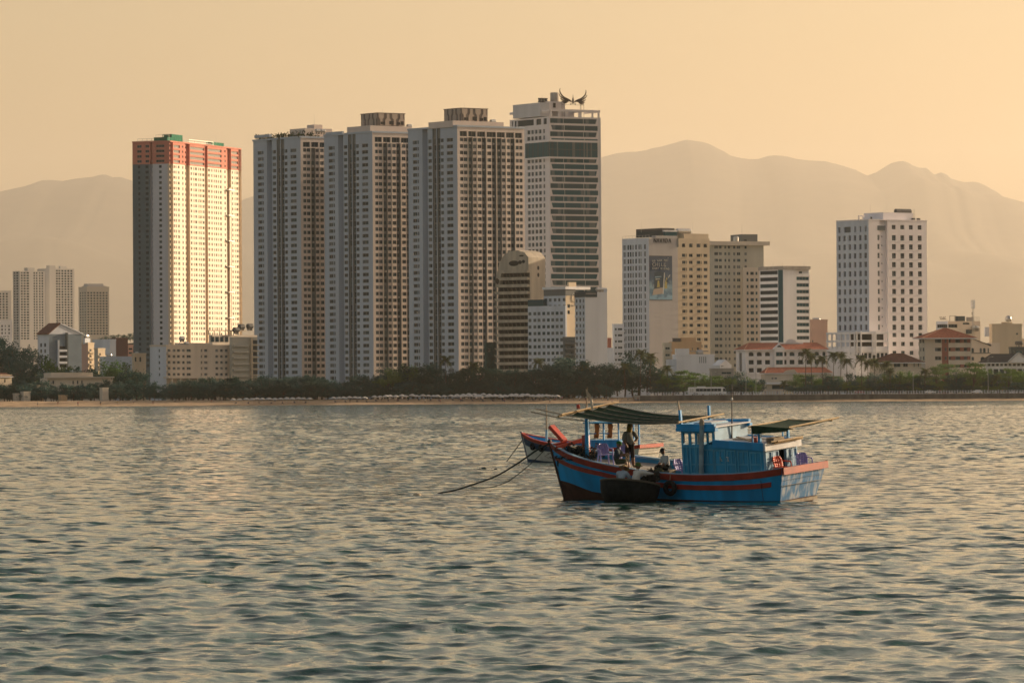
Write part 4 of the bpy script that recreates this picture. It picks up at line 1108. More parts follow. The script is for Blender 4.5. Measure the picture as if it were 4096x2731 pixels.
# --- beige block, banded block
def beige_block():
    B = Bld('office_block', 'olive-beige block with a broad flat roof slab behind the poster hotel', 2820, 2842, 3056, 981, 2430, 22, OLIVE)
    z = lambda x: 2780 + .319 * x
    y0 = 900 + .319 * 258
    cols = [(z(a), z(b)) for a, b in ((248, 295), (306, 342), (374, 398), (420, 444), (484, 512), (530, 574))]
    rows = prow(y0, 26.25, 19, 12.5)
    xa = B.X(2972, 0)
    B.strip('R', 0, B.W, 0, B.H, [w for w in B.wgrid('R', cols, rows) if w[2] > 1] + B.wgrid('R', [(z(626), z(655))], rows[:4]), 0, .3, None, 'two', varw=(2, 4, 3))
    B.strip('L', 0, B.Dp, 0, B.H, []); B.shell()
    for k in range(18):
        zz = B.z(y0 + 17.5 + 26.25 * k); m = MB(); m.box(-.05, B.W, -.12, -.004, zz - .12, zz + .12); m.build('string_course', OLIVE, B.root)
    m = MB(); m.box(-2, B.X(3074, 0), -2.2, B.Dp, B.H, B.H + 1.9); m.build('roof_slab', BEIGE, B.root)
    o, q = B.sub('penthouse', 2924, 2972, 3032, 936, 966, 8, T4_SLOT)
    m = MB(); m.box(B.X(2979, 7.9), B.X(2988, 7.9), 7.8, 7.95, B.z(963, 8), B.z(958, 8)); m.build('vent', DARK, o)
    m = MB(); m.lathe([(1.3, 0), (1.3, 2.2), (1.0, 2.6), (.02, 2.7)], 12, (B.X(2946, 6), 6, B.H + 1.9)); m.build('water_tank', STEEL, B.root)
    antenna(B, 2970, 898, 940, 9, .09)
    o, (x0, x1, d0, d1) = B.sub('lower_wing', 2970, 2973, 3042, 1069, 1560, -5, BEIGE)
    for r in prow(1087, 26.4, 14, 12):
        for a, b in ((650, 672), (697, 738), (762, 784)):
            if B.z(r[1], -5) > 1:
                q = MB(); q.box(B.X(z(a), -5), B.X(z(b), -5), -5.06, -5.01, B.z(r[1], -5), B.z(r[0], -5)); q.build('window', (G_DARK, G_MID)[B.rng.randrange(2)], o)
                q = MB(); q.box(B.X(z(a), -5) - .1, B.X(z(b), -5) + .1, -5.2, -5.01, B.z(r[1], -5) - .25, B.z(r[1], -5) - .05); q.build('sill', BEIGE, o)
    B.finish()
beige_block()
def banded_block():
    B = Bld('office_block', 'white office block with dark ribbon windows and a dark glass corner shaft', 3039, 3134, 3239, 1078, 2390, 34, WHITE)
    z = lambda x: 2780 + .319 * x
    rows = prow(900 + .319 * 568, 26.45, 14, 15)
    uL = B.cols('L', [(3039.5, 3112)])[0]
    B.strip('L', 0, B.Dp, 0, B.H, [(uL[0], uL[1], B.z(b), B.z(a)) for a, b in rows if B.z(b) > 1], 0, .5, None, 'plain', varw=(3, 1, 0), part='ribbon_window')
    us = B.cols('L', [(3114, 3133)])[0]
    m = MB(); m.box(-.06, -.01, us[1], us[0], 1, B.z(900 + .319 * 560)); m.build('glass_shaft', G_TEAL, B.root)
    r2 = prow(900 + .319 * 645, 26.4, 13, 14.5)
    xr = B.X(3186, 0)
    B.strip('R', 0, xr, 0, B.H, []); B.strip('R', xr, B.W, 0, B.z(900 + .319 * 608), [(xr + .2, B.W - .2, B.z(b), B.z(a)) for a, b in r2 if B.z(b) > 1], 0, .4, None, 'teal', part='ribbon_window')
    B.strip('R', xr, B.W, B.z(900 + .319 * 608), B.H, B.wgrid('R', [(z(1320), z(1362))], [(900 + .319 * 576, 900 + .319 * 606)]), .8, .3, None, 'two')
    B.shell()
    m = MB(); m.box(-.5, B.W + .3, -.5, B.Dp + .3, B.H, B.H + 1.7); m.build('roof_slab', CONC, B.root)
    for px in (3094, 3131, 3218): antenna(B, px, 1048, 1064, 3)
    B.finish()
banded_block()
B = block('apartment_house', 'pink flat-roofed house right of the ribbon-window block', 3236, 3244, 3311, 1284, 2480, 18, PINK, [(1360, 1370)], [(3249, 3254)], []); tank(B, 3266, 1279, 3, 1.0, 3.4)
m_ = None

# --- big pale hotel on the right
def right_hotel():
    B = Bld('hotel', 'tall pale grey hotel standing alone on the right with tanks on its roof', 3347, 3474, 3709, 881, 2250, 35, M('hotel_pale', (0.84, 0.79, 0.80), .85, .2, var=.05, vscale=.15, streak=True))
    H = B.H; z = lambda x: 3280 + .3953 * x; yy = lambda y: 800 + .3953 * y
    rows = [(yy(352 + 90.7 * k), yy(406 + 90.7 * k)) for k in range(11)]
    lc = [(z(a), z(a + 22)) for a in (188, 240, 293, 345, 400, 453)]
    zt = B.z(yy(330))
    B.strip('L', 0, B.Dp, 0, zt, B.wgrid('L', lc, rows), 0, .7, GREYW, 'plain', varw=(4, 1, 0))
    us = B.cols('L', [(z(188), z(210)), (z(245), z(315)), (z(350), z(368)), (z(405), z(422)), (z(458), z(474))])
    B.strip('L', 0, B.Dp, zt, H, [(a, b, B.z(yy(320)), B.z(yy(262))) for a, b in us], 0, .8, GREYW, 'plain', varw=(0, 0, 1))
    x1, x2 = B.X(3520, 0), B.X(3551, 0)
    B.strip('R', 0, x1, 0, H, B.wgrid('R', [(z(586), z(607))], rows), 0, .4, None, 'cross')
    B.strip('R', x1, x2, 0, H, B.wgrid('R', [(z(642), z(652))], [(a + 3, a + 9) for a, b in rows]), 1.2, .2, None, 'plain')
    xr = B.cols('R', [(z(a), z(b)) for a, b in ((732, 772), (818, 858), (905, 945), (994, 1034))])
    rr = [(yy(248), yy(292))] + rows + [(yy(346 + 90.7 * k), yy(388 + 90.7 * k)) for k in (11, 12, 13)]
    B.strip('R', x2, B.W, 0, H, [(a, b, B.z(q), B.z(p)) for a, b in xr for p, q in rr], 0, .45, None, 'cross', varw=(5, 3, 0))
    B.shell()
    m = MB(); m.box(-.15, B.W + .15, -.15, B.Dp, H, H + .5); m.build('roof_edge', B.wall, B.root)
    m = MB(); m.box(B.X(z(586), 0), B.X(z(664), 0), -.06, -.01, B.z(yy(305)), B.z(yy(258))); m.build('top_opening', G_CURT, B.root)
    for p, q in rows:
        for a, b in xr:
            m = MB(); m.box(a - .1, b + .1, -.18, -.01, B.z(q) - .3, B.z(q) - .06); m.build('sill', WHITE, B.root)
    o, q = B.sub('penthouse', 3458, 3535, 3655, 848, 881, 4, B.wall)
    m = MB(); m.box(B.X(3484, 3.9), B.X(3490, 3.9), 3.8, 3.95, B.z(877, 4), B.z(867, 4)); m.build('door', DARK, o)
    for a in (3437, 3456):
        m = MB(); x = B.X(a, 6); m.bar((x, 6, H), (x, 6, B.z(864, 6)), .5); m.build('pergola_post', B.wall, B.root)
    m = MB(); m.bar((B.X(3436, 6), 6, B.z(864, 6)), (B.X(3462, 6), 6, B.z(864, 6)), .5); m.build('pergola_beam', B.wall, B.root)
    for k in range(5): tank(B, 3590 + 12 * k, 842, 7, 1.1, 2.0, FRAME_D, legs=.4)
    m = MB()
    for s_ in (0, .9): m.bar((B.X(3655, 3) + s_, 3, B.z(881, 3)), (B.X(3655, 3) + s_, 3, B.z(832, 3)), .1)
    for k in range(12): m.bar((B.X(3655, 3), 3, B.z(880 - 4 * k, 3)), (B.X(3655, 3) + .9, 3, B.z(880 - 4 * k, 3)), .09)
    m.build('roof_ladder', STEEL, B.root)
    for a in (3656, 3676):
        m = MB(); m.lathe([(.9, 0), (.9, .9), (.02, 1.0)], 10, (B.X(a, 3), 3, H + .5)); m.build('vent_drum', FRAME_D, B.root)
    antenna(B, 3484, 816, 850, 8)
    # podium with open galleries
    pw, pd = 3560, 3306
    o, (x0, x1, d0, d1) = B.sub('podium', 3306, 3420, 3552, 1385, 1560, -6, WHITE)
    for k, (ya, yb) in enumerate(((1328, 1336), (1360, 1368), (1392, 1408))):
        m = MB(); m.box(x0, x1, -6.4, -1, B.z(yb, -6), B.z(ya, -6)); m.box(x0 - .4, x0 + 2, -6.4, d1, B.z(yb, -6), B.z(ya, -6)); m.build('gallery_slab', WHITE, o)
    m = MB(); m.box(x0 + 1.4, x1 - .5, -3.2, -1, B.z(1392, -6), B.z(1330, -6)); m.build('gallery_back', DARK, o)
    for a in (3424, 3441, 3487, 3494, 3500, 3549):
        m = MB(); x = B.X(a, -6.3); m.box(x, x + .5, -6.6, -6, B.z(1420, -6), B.z(1325, -6)); m.build('gallery_column', WHITE, o)
    for k in range(7):
        u = d0 + (d1 - d0) * k / 6.3; m = MB(); m.box(x0 - .5, x0 + .1, u, u + .5, B.z(1420, -6), B.z(1330, -6)); m.build('gallery_column', WHITE, o)
    for r in ((1396, 1406),):
        for k in range(8):
            m = MB(); xa = x0 + (x1 - x0) * (k + .15) / 8; m.box(xa, xa + (x1 - x0) / 12, -6.06, -6.01, B.z(1432, -6), B.z(1412, -6)); m.build('window', G_DARK, o)
    B.finish()
right_hotel()

# --- long white house with red roofs
def colonial():
    B = Bld('villa', 'long white villa with red hipped roof, gable and arched balconies', 2944, 2982, 3306, 1398, 2215, 12, WHITE)
    z = lambda x: 2850 + .2764 * x; y = lambda v: 1330 + .2763 * v
    H = B.H
    cs = [(z(a), z(b)) for a, b in ((525, 600), (642, 718), (762, 836), (1040, 1075), (1117, 1190), (1240, 1313), (1360, 1430), (1480, 1545), (1592, 1640))]
    rows = [(y(283), y(345)), (y(398), y(465)), (y(515), y(580))]
    zs = B.z(y(372))
    B.strip('R', 0, B.W, zs, H, B.wgrid('R', cs, rows[:1]), 0, .8, None, 'arch', varw=(2, 2, 0)); B.strip('R', 0, B.W, 0, zs, B.wgrid('R', cs, rows[1:]), 0, .8, None, 'plain', varw=(2, 2, 0))
    B.strip('L', 0, B.Dp, 0, H, B.wgrid('L', [(z(385), z(425))], [(y(290), y(560))]), 0, .3, None, 'plain', varw=(0, 0, 1)); B.shell(roof=False)
    for r in rows:
        for a, b in B.cols('R', cs):
            m = MB(); zz = B.z(r[1]); m.box(a - .2, b + .2, -.5, -.01, zz - .9, zz + .1); m.build('balcony', WHITE, B.root)
    hip_roof(B, .9, B.z(1371) - H, (B.X(3000, 6) , B.W - 2), TILE)
    # gable bay
    a, b = B.X(3095, -2), B.X(3140, -2)
    m = MB(); m.box(a + .4, b - .4, -2, -.02, 0, H + .3); o = m.build('gable_bay', WHITE, B.root)
    m = MB(); m.prism([(a - .2, -2.1, H + .1), (b + .2, -2.1, H + .1), ((a + b) / 2, -2.1, B.z(1376))], (0, 2.6, 0)); m.build('gable', WHITE, o)
    q = MB(); q.face(*[((a + b) / 2 + 1.0 * math.cos(t), -2.13, H + 1.0 + .8 * math.sin(t)) for t in [math.pi * i / 8 for i in range(9)]]); q.build('lunette', G_DARK, o)
    for r in rows[:2]:
        q = window_mesh(round(b - a - 2.0, 2), round(B.z(r[0]) - B.z(r[1]), 2), 'teal', 0); link('window', q, o, ((a + b) / 2, -2.05, (B.z(r[0]) + B.z(r[1])) / 2))
    # scalloped ornament on the ridge
    c = B.X(3168, 6); zr = B.z(1371); m = MB()
    m.prism([(c + r * math.cos(t), 7, zr + r * .75 * math.sin(t)) for r, t in [(2.3, math.pi * i / 10) for i in range(11)]], (0, .5, 0)); m.build('ridge_ornament', WHITE, B.root)
    m = MB(); m.box(c - 6, c + 5.5, 7, 7.5, zr - .5, zr + .25); m.build('ridge_base', WHITE, B.root)
    B.finish()
colonial()
def low_villa():
    B = Bld('villa', 'low beige house with a red tiled roof strip in front of the long white villa', 3044, 3062, 3326, 1492, 2180, 9, BEIGE)
    B.strip('R', 0, B.W, 0, B.H, B.wgrid('R', [(3086, 3094), (3099, 3108)], [(1510, 1516)]) + B.wgrid('R', [(3088, 3160), (3240, 3300)], [(1540, 1556)]), 0, .5, None, 'plain')
    B.strip('L', 0, B.Dp, 0, B.H, []); B.shell()
    hip_roof(B, .5, B.z(1470) - B.H, (2, B.W - 2), TILE)
    m = MB(); m.box(-.4, B.W, -1.5, -.01, B.z(1537), B.z(1529)); m.build('porch_slab', WHITE, B.root)
    m = MB(); m.prism([(B.X(3130, 0), -.3, B.H), (B.X(3190, 0), -.3, B.H), (B.X(3176, 0), -.3, B.H + 1.6), (B.X(3146, 0), -.3, B.H + 1.2)], (0, .25, 0)); m.build('parapet_gable', BEIGE, B.root)
    B.finish()
low_villa()
# --- white-and-ochre cluster left of the villa
B = townhouse('narrow grey townhouse with four shaded balconies below the poster hotel', 2650, 2656, 2686, 1378, 2255, 15, OLIVE, 4, 27, 1388, [(2662, 2680)])
B = block('house', 'ochre flat-roofed house with a small upper room, behind the white slit-windowed house', 2676, 2684, 2806, 1374, 2265, 14, OCHRE, [(1390, 1401)], [(2768, 2772), (2788, 2796)], [])
B.sub('upper_room', 2722, 2726, 2785, 1350, 1374, 3, OCHRE); B.sub('water_drums', 2690, 2694, 2722, 1352, 1374, 3, FRAME_D)
B = block('house', 'white house with four slit windows and a steel tank on its roof', 2690, 2704, 2858, 1424, 2220, 12, WHITE, [(1427, 1452)], [(2798, 2801), (2806, 2809), (2814, 2817), (2822, 2825)], [], 'plain')
B.sub('upper_room', 2700, 2706, 2757, 1394, 1424, 2, WHITE); tank(B, 2799, 1410, 3, 1.2, 2.8); B.sub('roof_canopy', 2760, 2764, 2834, 1403, 1407, 2, CONC)
B.sub('side_wing', 2664, 2686, 2706, 1436, 1560, -3, GREYW)
B = block('house', 'small white gabled house right of the slit-windowed house', 2850, 2880, 2926, 1462, 2200, 30, WHITE, [(1458, 1466)], [(2884, 2895)], [], par=0)
m = MB(); m.prism([(-.4, 0, B.H), (B.W + .4, 0, B.H), (B.W / 2, 0, B.H + 2.6)], (0, B.Dp, 0)); m.build('roof', WHITE, B.root)
B = block('house', 'low grey house with a dark window strip behind the roadside trees', 2838, 2850, 2935, 1480, 2175, 10, CONC, [(1487, 1497)], [(2886, 2926)], [], 'band')
# --- right edge cluster
def red_roof_house():
    B = Bld('apartment_house', 'four-storey beige house with a red pyramid roof and brick-red panels', 3676, 3700, 3885, 1352, 2200, 14, BEIGE)
    z = lambda x: 3600 + .319 * x; y = lambda v: 1150 + .319 * v
    rows = [(y(645), y(695)), (y(752), y(800)), (y(862), y(910)), (y(965), y(1005))]
    B.strip('R', 0, B.X(z(525), 0), 0, B.H, B.wgrid('R', [(z(440), z(522))], rows[:3]), 0, .5, None, 'two', varw=(2, 2, 0))
    B.strip('R', B.X(z(525), 0), B.X(z(608), 0), 0, B.H, B.wgrid('R', [(z(562), z(586))], rows[:3]), -.0, .3, BRICK, 'two')
    B.strip('R', B.X(z(608), 0), B.W, 0, B.H, [(B.X(z(612), 0), B.W - .3, B.z(q), B.z(p)) for p, q in rows], 0, .9, None, 'band', varw=(2, 2, 1))
    B.strip('L', 0, B.Dp, 0, B.H, B.wgrid('L', [(3679, 3685), (3690, 3697)], rows[:3]), 0, .3, OLIVE, 'two'); B.shell(roof=False)
    for r in rows:
        for a, b in ((640, 695), (760, 805), (850, 892)):
            m = MB(); m.box(B.X(z(a), 0), B.X(z(b), 0), .2, .8, B.z(r[1]), B.z(r[0])); m.build('brick_panel', BRICK, B.root)
    hip_roof(B, 2.2, B.z(1312) - B.H, (B.X(3772, 5), B.X(3786, 5)), TILE)
    B.finish()
red_roof_house()
B = block('pavilion', 'single-storey pavilion with a broad dark-brown hipped roof right of the palms', 3478, 3494, 3686, 1450, 2185, 9, BEIGE, [(1453, 1468)], [(3500, 3512), (3520, 3548), (3575, 3602), (3613, 3632), (3655, 3659), (3672, 3677)], [], 'band', par=0)
hip_roof(B, 1.4, 3.9, (B.W * .42, B.W * .66), TILE_B)
def grey_office():
    B = Bld('office_block', 'pale block with a dark ribbon window and rooftop water tanks behind the red pyramid roof', 3745, 3792, 3922, 1284, 2320, 30, BEIGE)
    B.strip('R', 0, B.W, 0, B.H, B.wgrid('R', [(3794, 3832)], [(1296, 1311)]) + B.wgrid('R', [(3852, 3880)], [(1290, 1298)]), 0, .5, None, 'band', varw=(1, 0, 0)); B.strip('L', 0, B.Dp, 0, B.H, B.wgrid('L', [(3747, 3790)], [(1296, 1311)]), 0, .5, GREYW, 'band', varw=(1, 0, 0)); B.shell()
    B.sub('tank_room', 3822, 3832, 3861, 1264, 1284, 3, TEALW)
    for px in (3800, 3820): m = MB(); x = B.X(px, 3); m.bar((x, 3, B.H), (x, 3, B.z(1263, 3)), .18); m.build('frame_post', FRAME_D, B.root)
    m = MB(); m.bar((B.X(3800, 3), 3, B.z(1263, 3)), (B.X(3826, 3), 3, B.z(1263, 3)), .18); m.build('frame_rail', FRAME_D, B.root)
    B.sub('roof_clutter', 3866, 3870, 3895, 1268, 1284, 4, CONC)
    for k in range(4):
        m = MB(); x = B.X(3900 + 6 * k, 1); m.bar((x, 1, B.H), (x, 1, B.z(1267, 1)), .09); m.build('rail_post', STEEL, B.root)
    m = MB(); m.bar((B.X(3898, 1), 1, B.z(1267, 1)), (B.X(3919, 1), 1, B.z(1267, 1)), .09); m.build('rail', STEEL, B.root)
    for px in (3893, 3908): tank(B, px, 1310, -1, .9, 1.6)
    m = MB(); m.box(B.X(3874, -2), B.X(3888, -2), -2, -.02, B.z(1335), B.z(1318)); m.build('balcony_box', TEALW, B.root)
    x = .4      # illegible rooftop letters
    for k in range(5):
        u = B.Dp * .72 - k * B.Dp * .11; m = MB()
        m.tube([(x, u + .5 * math.cos(t), B.H + 1.5 + .6 * math.sin(t)) for t in [j * .9 + k for j in range(6)]], .12, 4); m.build('letter', BRONZE, B.root)
    m = MB(); m.bar((x, B.Dp * .15, B.H + .85), (x, B.Dp * .85, B.H + .85), .1); m.build('sign_rail', BRONZE, B.root)
    B.finish(); return B
BG = grey_office()
def telecom_mast():
    B = BG; d = -3.0; x = B.X(3893, d); base = B.root.matrix_basis @ Vector((x, d, 0))
    root = tag(empty('telecom_mast', base), 'slim telecom mast with panel antennas rising behind the red pyramid roof', 'mast')
    zz = lambda y: zat(3893, y, base.y) - 1.9
    m = MB()
    for k in range(3):
        a = k * 2.094; m.bar((.55 * math.cos(a), .55 * math.sin(a), 0), (.35 * math.cos(a), .35 * math.sin(a), zz(1206)), .16)
    for k in range(26):
        z0 = zz(1345) + (zz(1206) - zz(1345)) * k / 26
        a = k * 2.094; m.bar((.45 * math.cos(a), .45 * math.sin(a), z0), (.45 * math.cos(a + 2.094), .45 * math.sin(a + 2.094), z0 + .5), .08)
    m.build('lattice', STEEL, root)
    for k in range(3):
        a = k * 2.094 + .5; q = MB(); c = (.85 * math.cos(a), .85 * math.sin(a)); q.box(c[0] - .16, c[0] + .16, c[1] - .1, c[1] + .1, zz(1234), zz(1200)); q.build('panel_antenna', GREYW, root)
    for y in (1203, 1232):
        q = MB(); q.tube([(.85 * math.cos(t), .85 * math.sin(t), zz(y)) for t in [i * math.pi / 5 for i in range(11)]], .06, 4); q.build('antenna_ring', STEEL, root)
    for y, s_ in ((1252, .35), (1258, .3), (1268, .35)):
        q = MB(); q.lathe([(.02, -.2), (s_, -.15), (s_, .25), (.02, .3)], 10, (-.4, -.3, zz(y))); q.build('drum_antenna', CONC, root)
telecom_mast()
B = block('apartment_house', 'large blank cream house with a round tank on top at the right edge', 3958, 3968, 4088, 1302, 2290, 12, CREAM, [(1332, 1339)], [(4065, 4073)], [], 'plain')
o, q = B.sub('stair_house', 4006, 4010, 4050, 1288, 1302, 2, CREAM); m = MB(); m.smooth = True
m.lathe([(.02, 0), (1.2, .2), (1.5, 1.2), (1.3, 2.3), (.5, 2.9), (.02, 2.95)], 14, (B.X(4035, 5), 5, B.z(1287, 5))); m.build('water_tank', STEEL, B.root)
B.sub('roof_shelter', 3938, 3942, 3966, 1308, 1345, 4, GREYW)
def arched_house():
    B = Bld('house', 'pale house with arched windows and a sloping gable below the blank cream house', 3870, 3886, 4000, 1384, 2240, 13, BEIGE)
    z = lambda x: 3600 + .319 * x
    B.strip('R', 0, B.W, 0, B.H, B.wgrid('R', [(z(896), z(930)), (z(1000), z(1030)), (z(1044), z(1076)), (z(1100), z(1118))], [(1392, 1410)]) + B.wgrid('R', [(z(896), z(930)), (z(1010), z(1070))], [(1427, 1441)]), 0, .4, None, 'arch')
    B.strip('L', 0, B.Dp, 0, B.H, []); B.shell()
    m = MB(); m.box(-.2, B.X(3962, 0), -.25, -.01, B.z(1414), B.z(1411)); m.build('string_course', TEALW, B.root)
    m = MB(); m.prism([(-.3, 0, B.H), (B.X(3960, 0), 0, B.H), (B.X(3945, 0), 0, B.H + 1), (.8, 0, B.z(1353))], (0, 8, 0)); m.build('gable', BEIGE, B.root)
    m = MB(); m.hexa([(-.2, -.5, B.z(1354)), (B.X(3963, 0), -.5, B.H), (B.X(3963, 0), 9, B.H), (-.2, 9, B.z(1354)), (-.2, -.5, B.z(1352)), (B.X(3963, 0), -.5, B.H + .5), (B.X(3963, 0), 9, B.H + .5), (-.2, 9, B.z(1352))]); m.build('roof', TILE_K, B.root)
    m = MB(); m.box(B.X(3966, 0), B.W, 0, 6, B.H, B.z(1371)); m.build('terrace_room', BEIGE, B.root)
    B.finish()
arched_house()
B = block('house', 'dark teal house with glass front cut by the right edge', 4036, 4044, 4140, 1394, 2260, 10, TEALW, [(1402, 1415)], [(4050, 4058), (4066, 4090)], [], 'teal')
for px in (4070, 4082): tank(B, px, 1372, 3, .9, 1.7, FRAME_D)
def dark_roof_house():
    B = Bld('restaurant', 'wide restaurant with a dark hipped roof and white front gable at the right edge', 3930, 3944, 4180, 1450, 2195, 8, WHITE)
    B.strip('R', 0, B.W, 0, B.H, B.wgrid('R', [(3950 + 17 * k, 3962 + 17 * k) for k in range(10)], [(1454, 1464)]) + B.wgrid('R', [(3950 + 24 * k, 3970 + 24 * k) for k in range(7)], [(1476, 1520)]), 0, .6, None, 'plain', varw=(3, 1, 0)); B.strip('L', 0, B.Dp, 0, B.H, []); B.shell(roof=False)
    hip_roof(B, 1.6, B.z(1416) - B.H, (B.X(3960, 6), B.W - 3), TILE_K)
    a, b = B.X(4032, -3), B.X(4118, -3); c = (a + b) / 2
    m = MB(); m.prism([(a, -3, B.H), (b, -3, B.H), (c, -3, B.z(1412))], (0, 3, 0)); o = m.build('front_gable', WHITE, B.root)
    for s_ in (a, b):
        q = MB(); q.bar((s_ - (c - s_) * .05, -3.3, B.H - .2), (c, -3.3, B.z(1411)), .5, .5); q.build('barge_board', FRAME_L, o)
    B.finish()
dark_roof_house()
B = block('house', 'low yellowish house far right beyond the cream house', 4084, 4090, 4150, 1362, 2350, 14, CREAM, [], [], [])
# ------------------------------------------------------------------ vegetation
def leaf_mat(name, col, warm, tr=0.3):
    m = bpy.data.materials.new(name); m.use_nodes = True; nt = m.node_tree; b = nt.nodes['Principled BSDF']
    oi = nt.nodes.new('ShaderNodeObjectInfo'); tc = nt.nodes.new('ShaderNodeTexCoord')
    nz = nt.nodes.new('ShaderNodeTexNoise'); nz.inputs['Scale'].default_value = .45; nz.inputs['Detail'].default_value = 3
    nt.links.new(tc.outputs['Object'], nz.inputs['Vector'])
    mx = nt.nodes.new('ShaderNodeMix'); mx.data_type = 'RGBA'; mx.inputs[6].default_value = (*[c * .55 for c in col], 1); mx.inputs[7].default_value = (*[min(1, c * 1.5) for c in col], 1)
    nt.links.new(nz.outputs['Fac'], mx.inputs[0])
    m2 = nt.nodes.new('ShaderNodeMix'); m2.data_type = 'RGBA'; m2.inputs[7].default_value = (*warm, 1)
    sc = nt.nodes.new('ShaderNodeMath'); sc.operation = 'MULTIPLY'; sc.inputs[1].default_value = .5
    nt.links.new(oi.outputs['Random'], sc.inputs[0]); nt.links.new(sc.outputs[0], m2.inputs[0]); nt.links.new(mx.outputs[2], m2.inputs[6])
    nt.links.new(m2.outputs[2], b.inputs['Base Color']); b.inputs['Roughness'].default_value = .65; b.inputs['Specular IOR Level'].default_value = .25
    t = nt.nodes.new('ShaderNodeBsdfTranslucent'); nt.links.new(m2.outputs[2], t.inputs['Color'])
    ms = nt.nodes.new('ShaderNodeMixShader'); ms.inputs[0].default_value = tr
    nt.links.new(b.outputs[0], ms.inputs[1]); nt.links.new(t.outputs[0], ms.inputs[2]); nt.links.new(ms.outputs[0], nt.nodes['Material Output'].inputs['Surface'])
    return m
LEAF_D = leaf_mat('leaves_dark', (0.018, 0.078, 0.070), (0.034, 0.078, 0.046), .15)
LEAF_G = leaf_mat('leaves_green', (0.07, 0.15, 0.035), (0.13, 0.17, 0.035), .4)
LEAF_P = leaf_mat('palm_leaves', (0.050, 0.080, 0.028), (0.14, 0.11, 0.035), .35)
BARK = M('bark', (0.10, 0.075, 0.055), .9, .1, var=.3, vscale=2)
def crown_mesh(seed, kind):
    rr = random.Random(seed); cl = []
    if kind == 'dark':
        for k in range(20):
            t = rr.random() ** .8; z = 1.0 + 8.8 * t
            w = 3.7 * math.sin(math.pi * min(1, .28 + .62 * (1 - t) ** .9)) + .4
            a = rr.uniform(0, 6.28); r = w * rr.uniform(.25, 1)
            cl.append((r * math.cos(a), r * math.sin(a), z, rr.uniform(.8, 1.5), rr.uniform(.7, 1.2)))
        n, s = 84, .56
    elif kind == 'tier':
        for k in range(24):
            t = k % 4; z = (3.6, 5.4, 7.2, 8.8)[t] + rr.uniform(-.3, .3); w = (4.6, 5.0, 3.9, 2.2)[t]
            a = rr.uniform(0, 6.28); r = w * rr.uniform(.2, 1)
            cl.append((r * math.cos(a), r * math.sin(a), z, rr.uniform(1.2, 1.8), rr.uniform(.35, .6)))
        n, s = 84, .50
    else:
        for k in range(22):
            a = rr.uniform(0, 6.28); e = math.asin(rr.uniform(-.75, 1)); r = rr.uniform(.45, 1)
            cl.append((4.2 * r * math.cos(a) * math.cos(e), 4.2 * r * math.sin(a) * math.cos(e), 4.9 + 4.3 * r * math.sin(e), rr.uniform(.9, 1.6), rr.uniform(.8, 1.2)))
        n, s = 84, .54
    mb = MB()
    for cx, cy, cz, sw, sh in cl:
        for _ in range(n):
            p = Vector((cx + rr.gauss(0, sw * .55), cy + rr.gauss(0, sw * .55), cz + rr.gauss(0, sh * .55)))
            u = Vector((rr.gauss(0, 1), rr.gauss(0, 1), rr.gauss(0, .7))).normalized() * s * rr.uniform(.6, 1.3)
            v = u.orthogonal().normalized() * s * rr.uniform(.35, .8)
            mb.face(p - u * .5, p + v * .5, p + u * .5, p - v * .5)
    tr = MB()
    tr.tube([(0, 0, 0), (rr.uniform(-.2, .2), 0, 1.6), (rr.uniform(-.4, .4), rr.uniform(-.3, .3), 3.6), (rr.uniform(-.4, .4), 0, 7.0)], [.28, .22, .17, .05], 6)
    for cx, cy, cz, sw, sh in cl[:7]:
        z0 = min(cz * .55, 3.4); tr.tube([(0, 0, z0), (cx * .5, cy * .5, (z0 + cz) * .52), (cx, cy, cz)], [.12, .09, .03], 4)
    return mb, tr
TREES = {}
for kind, mat, nv in (('dark', LEAF_D, 5), ('tier', LEAF_G, 3), ('round', LEAF_G, 3), ('roundd', LEAF_D, 3)):
    TREES[kind] = []
    for v in range(nv):
        c, t = crown_mesh(40 + v * 7 + len(kind), kind.replace('roundd', 'round'))
        TREES[kind].append((c.mesh('crown', mat), t.mesh('trunk', BARK)))
ZONES = [(-200, 170, 'on the slope at the left edge'), (170, 450, 'in front of the long low pavilion'), (450, 610, 'left of the stepped beige hotel'), (610, 1000, 'in front of the stepped beige hotel'), (1000, 1300, 'below the leftmost grey tower'), (1300, 1640, 'below the middle grey tower'), (1640, 1960, 'below the tallest-looking grey tower'),
         (1960, 2180, 'below the ledged concrete building'), (2180, 2440, 'below the two white hotels'), (2440, 2660, 'below the poster hotel'), (2660, 2930, 'in front of the slit-windowed white house'), (2930, 3200, 'in front of the long white villa'), (3200, 3480, 'in front of the tall pale hotel'), (3480, 3690, 'in front of the brown-roofed pavilion'), (3690, 3900, 'below the red pyramid roof'), (3900, 4300, 'in front of the dark-roofed restaurant')]
TREEQ = []
def plant(px, D, ytop, kind, zb, wide=1.0, what='tree'):
    TREEQ.append((px, D, ytop, kind, zb, wide, what))
def gz(px, D):
    """ground height in the planted strip"""
    return 3.1 if px > 2600 and D < 2150 else 1.9
PROF = [(560, 1475), (620, 1530), (680, 1535), (740, 1520), (800, 1510), (900, 1505), (960, 1512), (1040, 1506), (1120, 1508), (1190, 1502), (1240, 1500), (1290, 1508), (1325, 1525), (1360, 1508), (1430, 1500), (1500, 1503), (1540, 1480), (1570, 1455), (1640, 1450), (1690, 1470), (1720, 1448), (1750, 1470), (1800, 1490), (1860, 1480), (1900, 1462), (1940, 1470), (2000, 1478), (2060, 1480), (2100, 1474), (2150, 1478), (2200, 1468), (2240, 1440), (2270, 1412), (2300, 1440), (2350, 1465), (2410, 1455), (2440, 1452)]
pr_ = np.array(PROF, float)
rt = random.Random(21)
x = 575.0
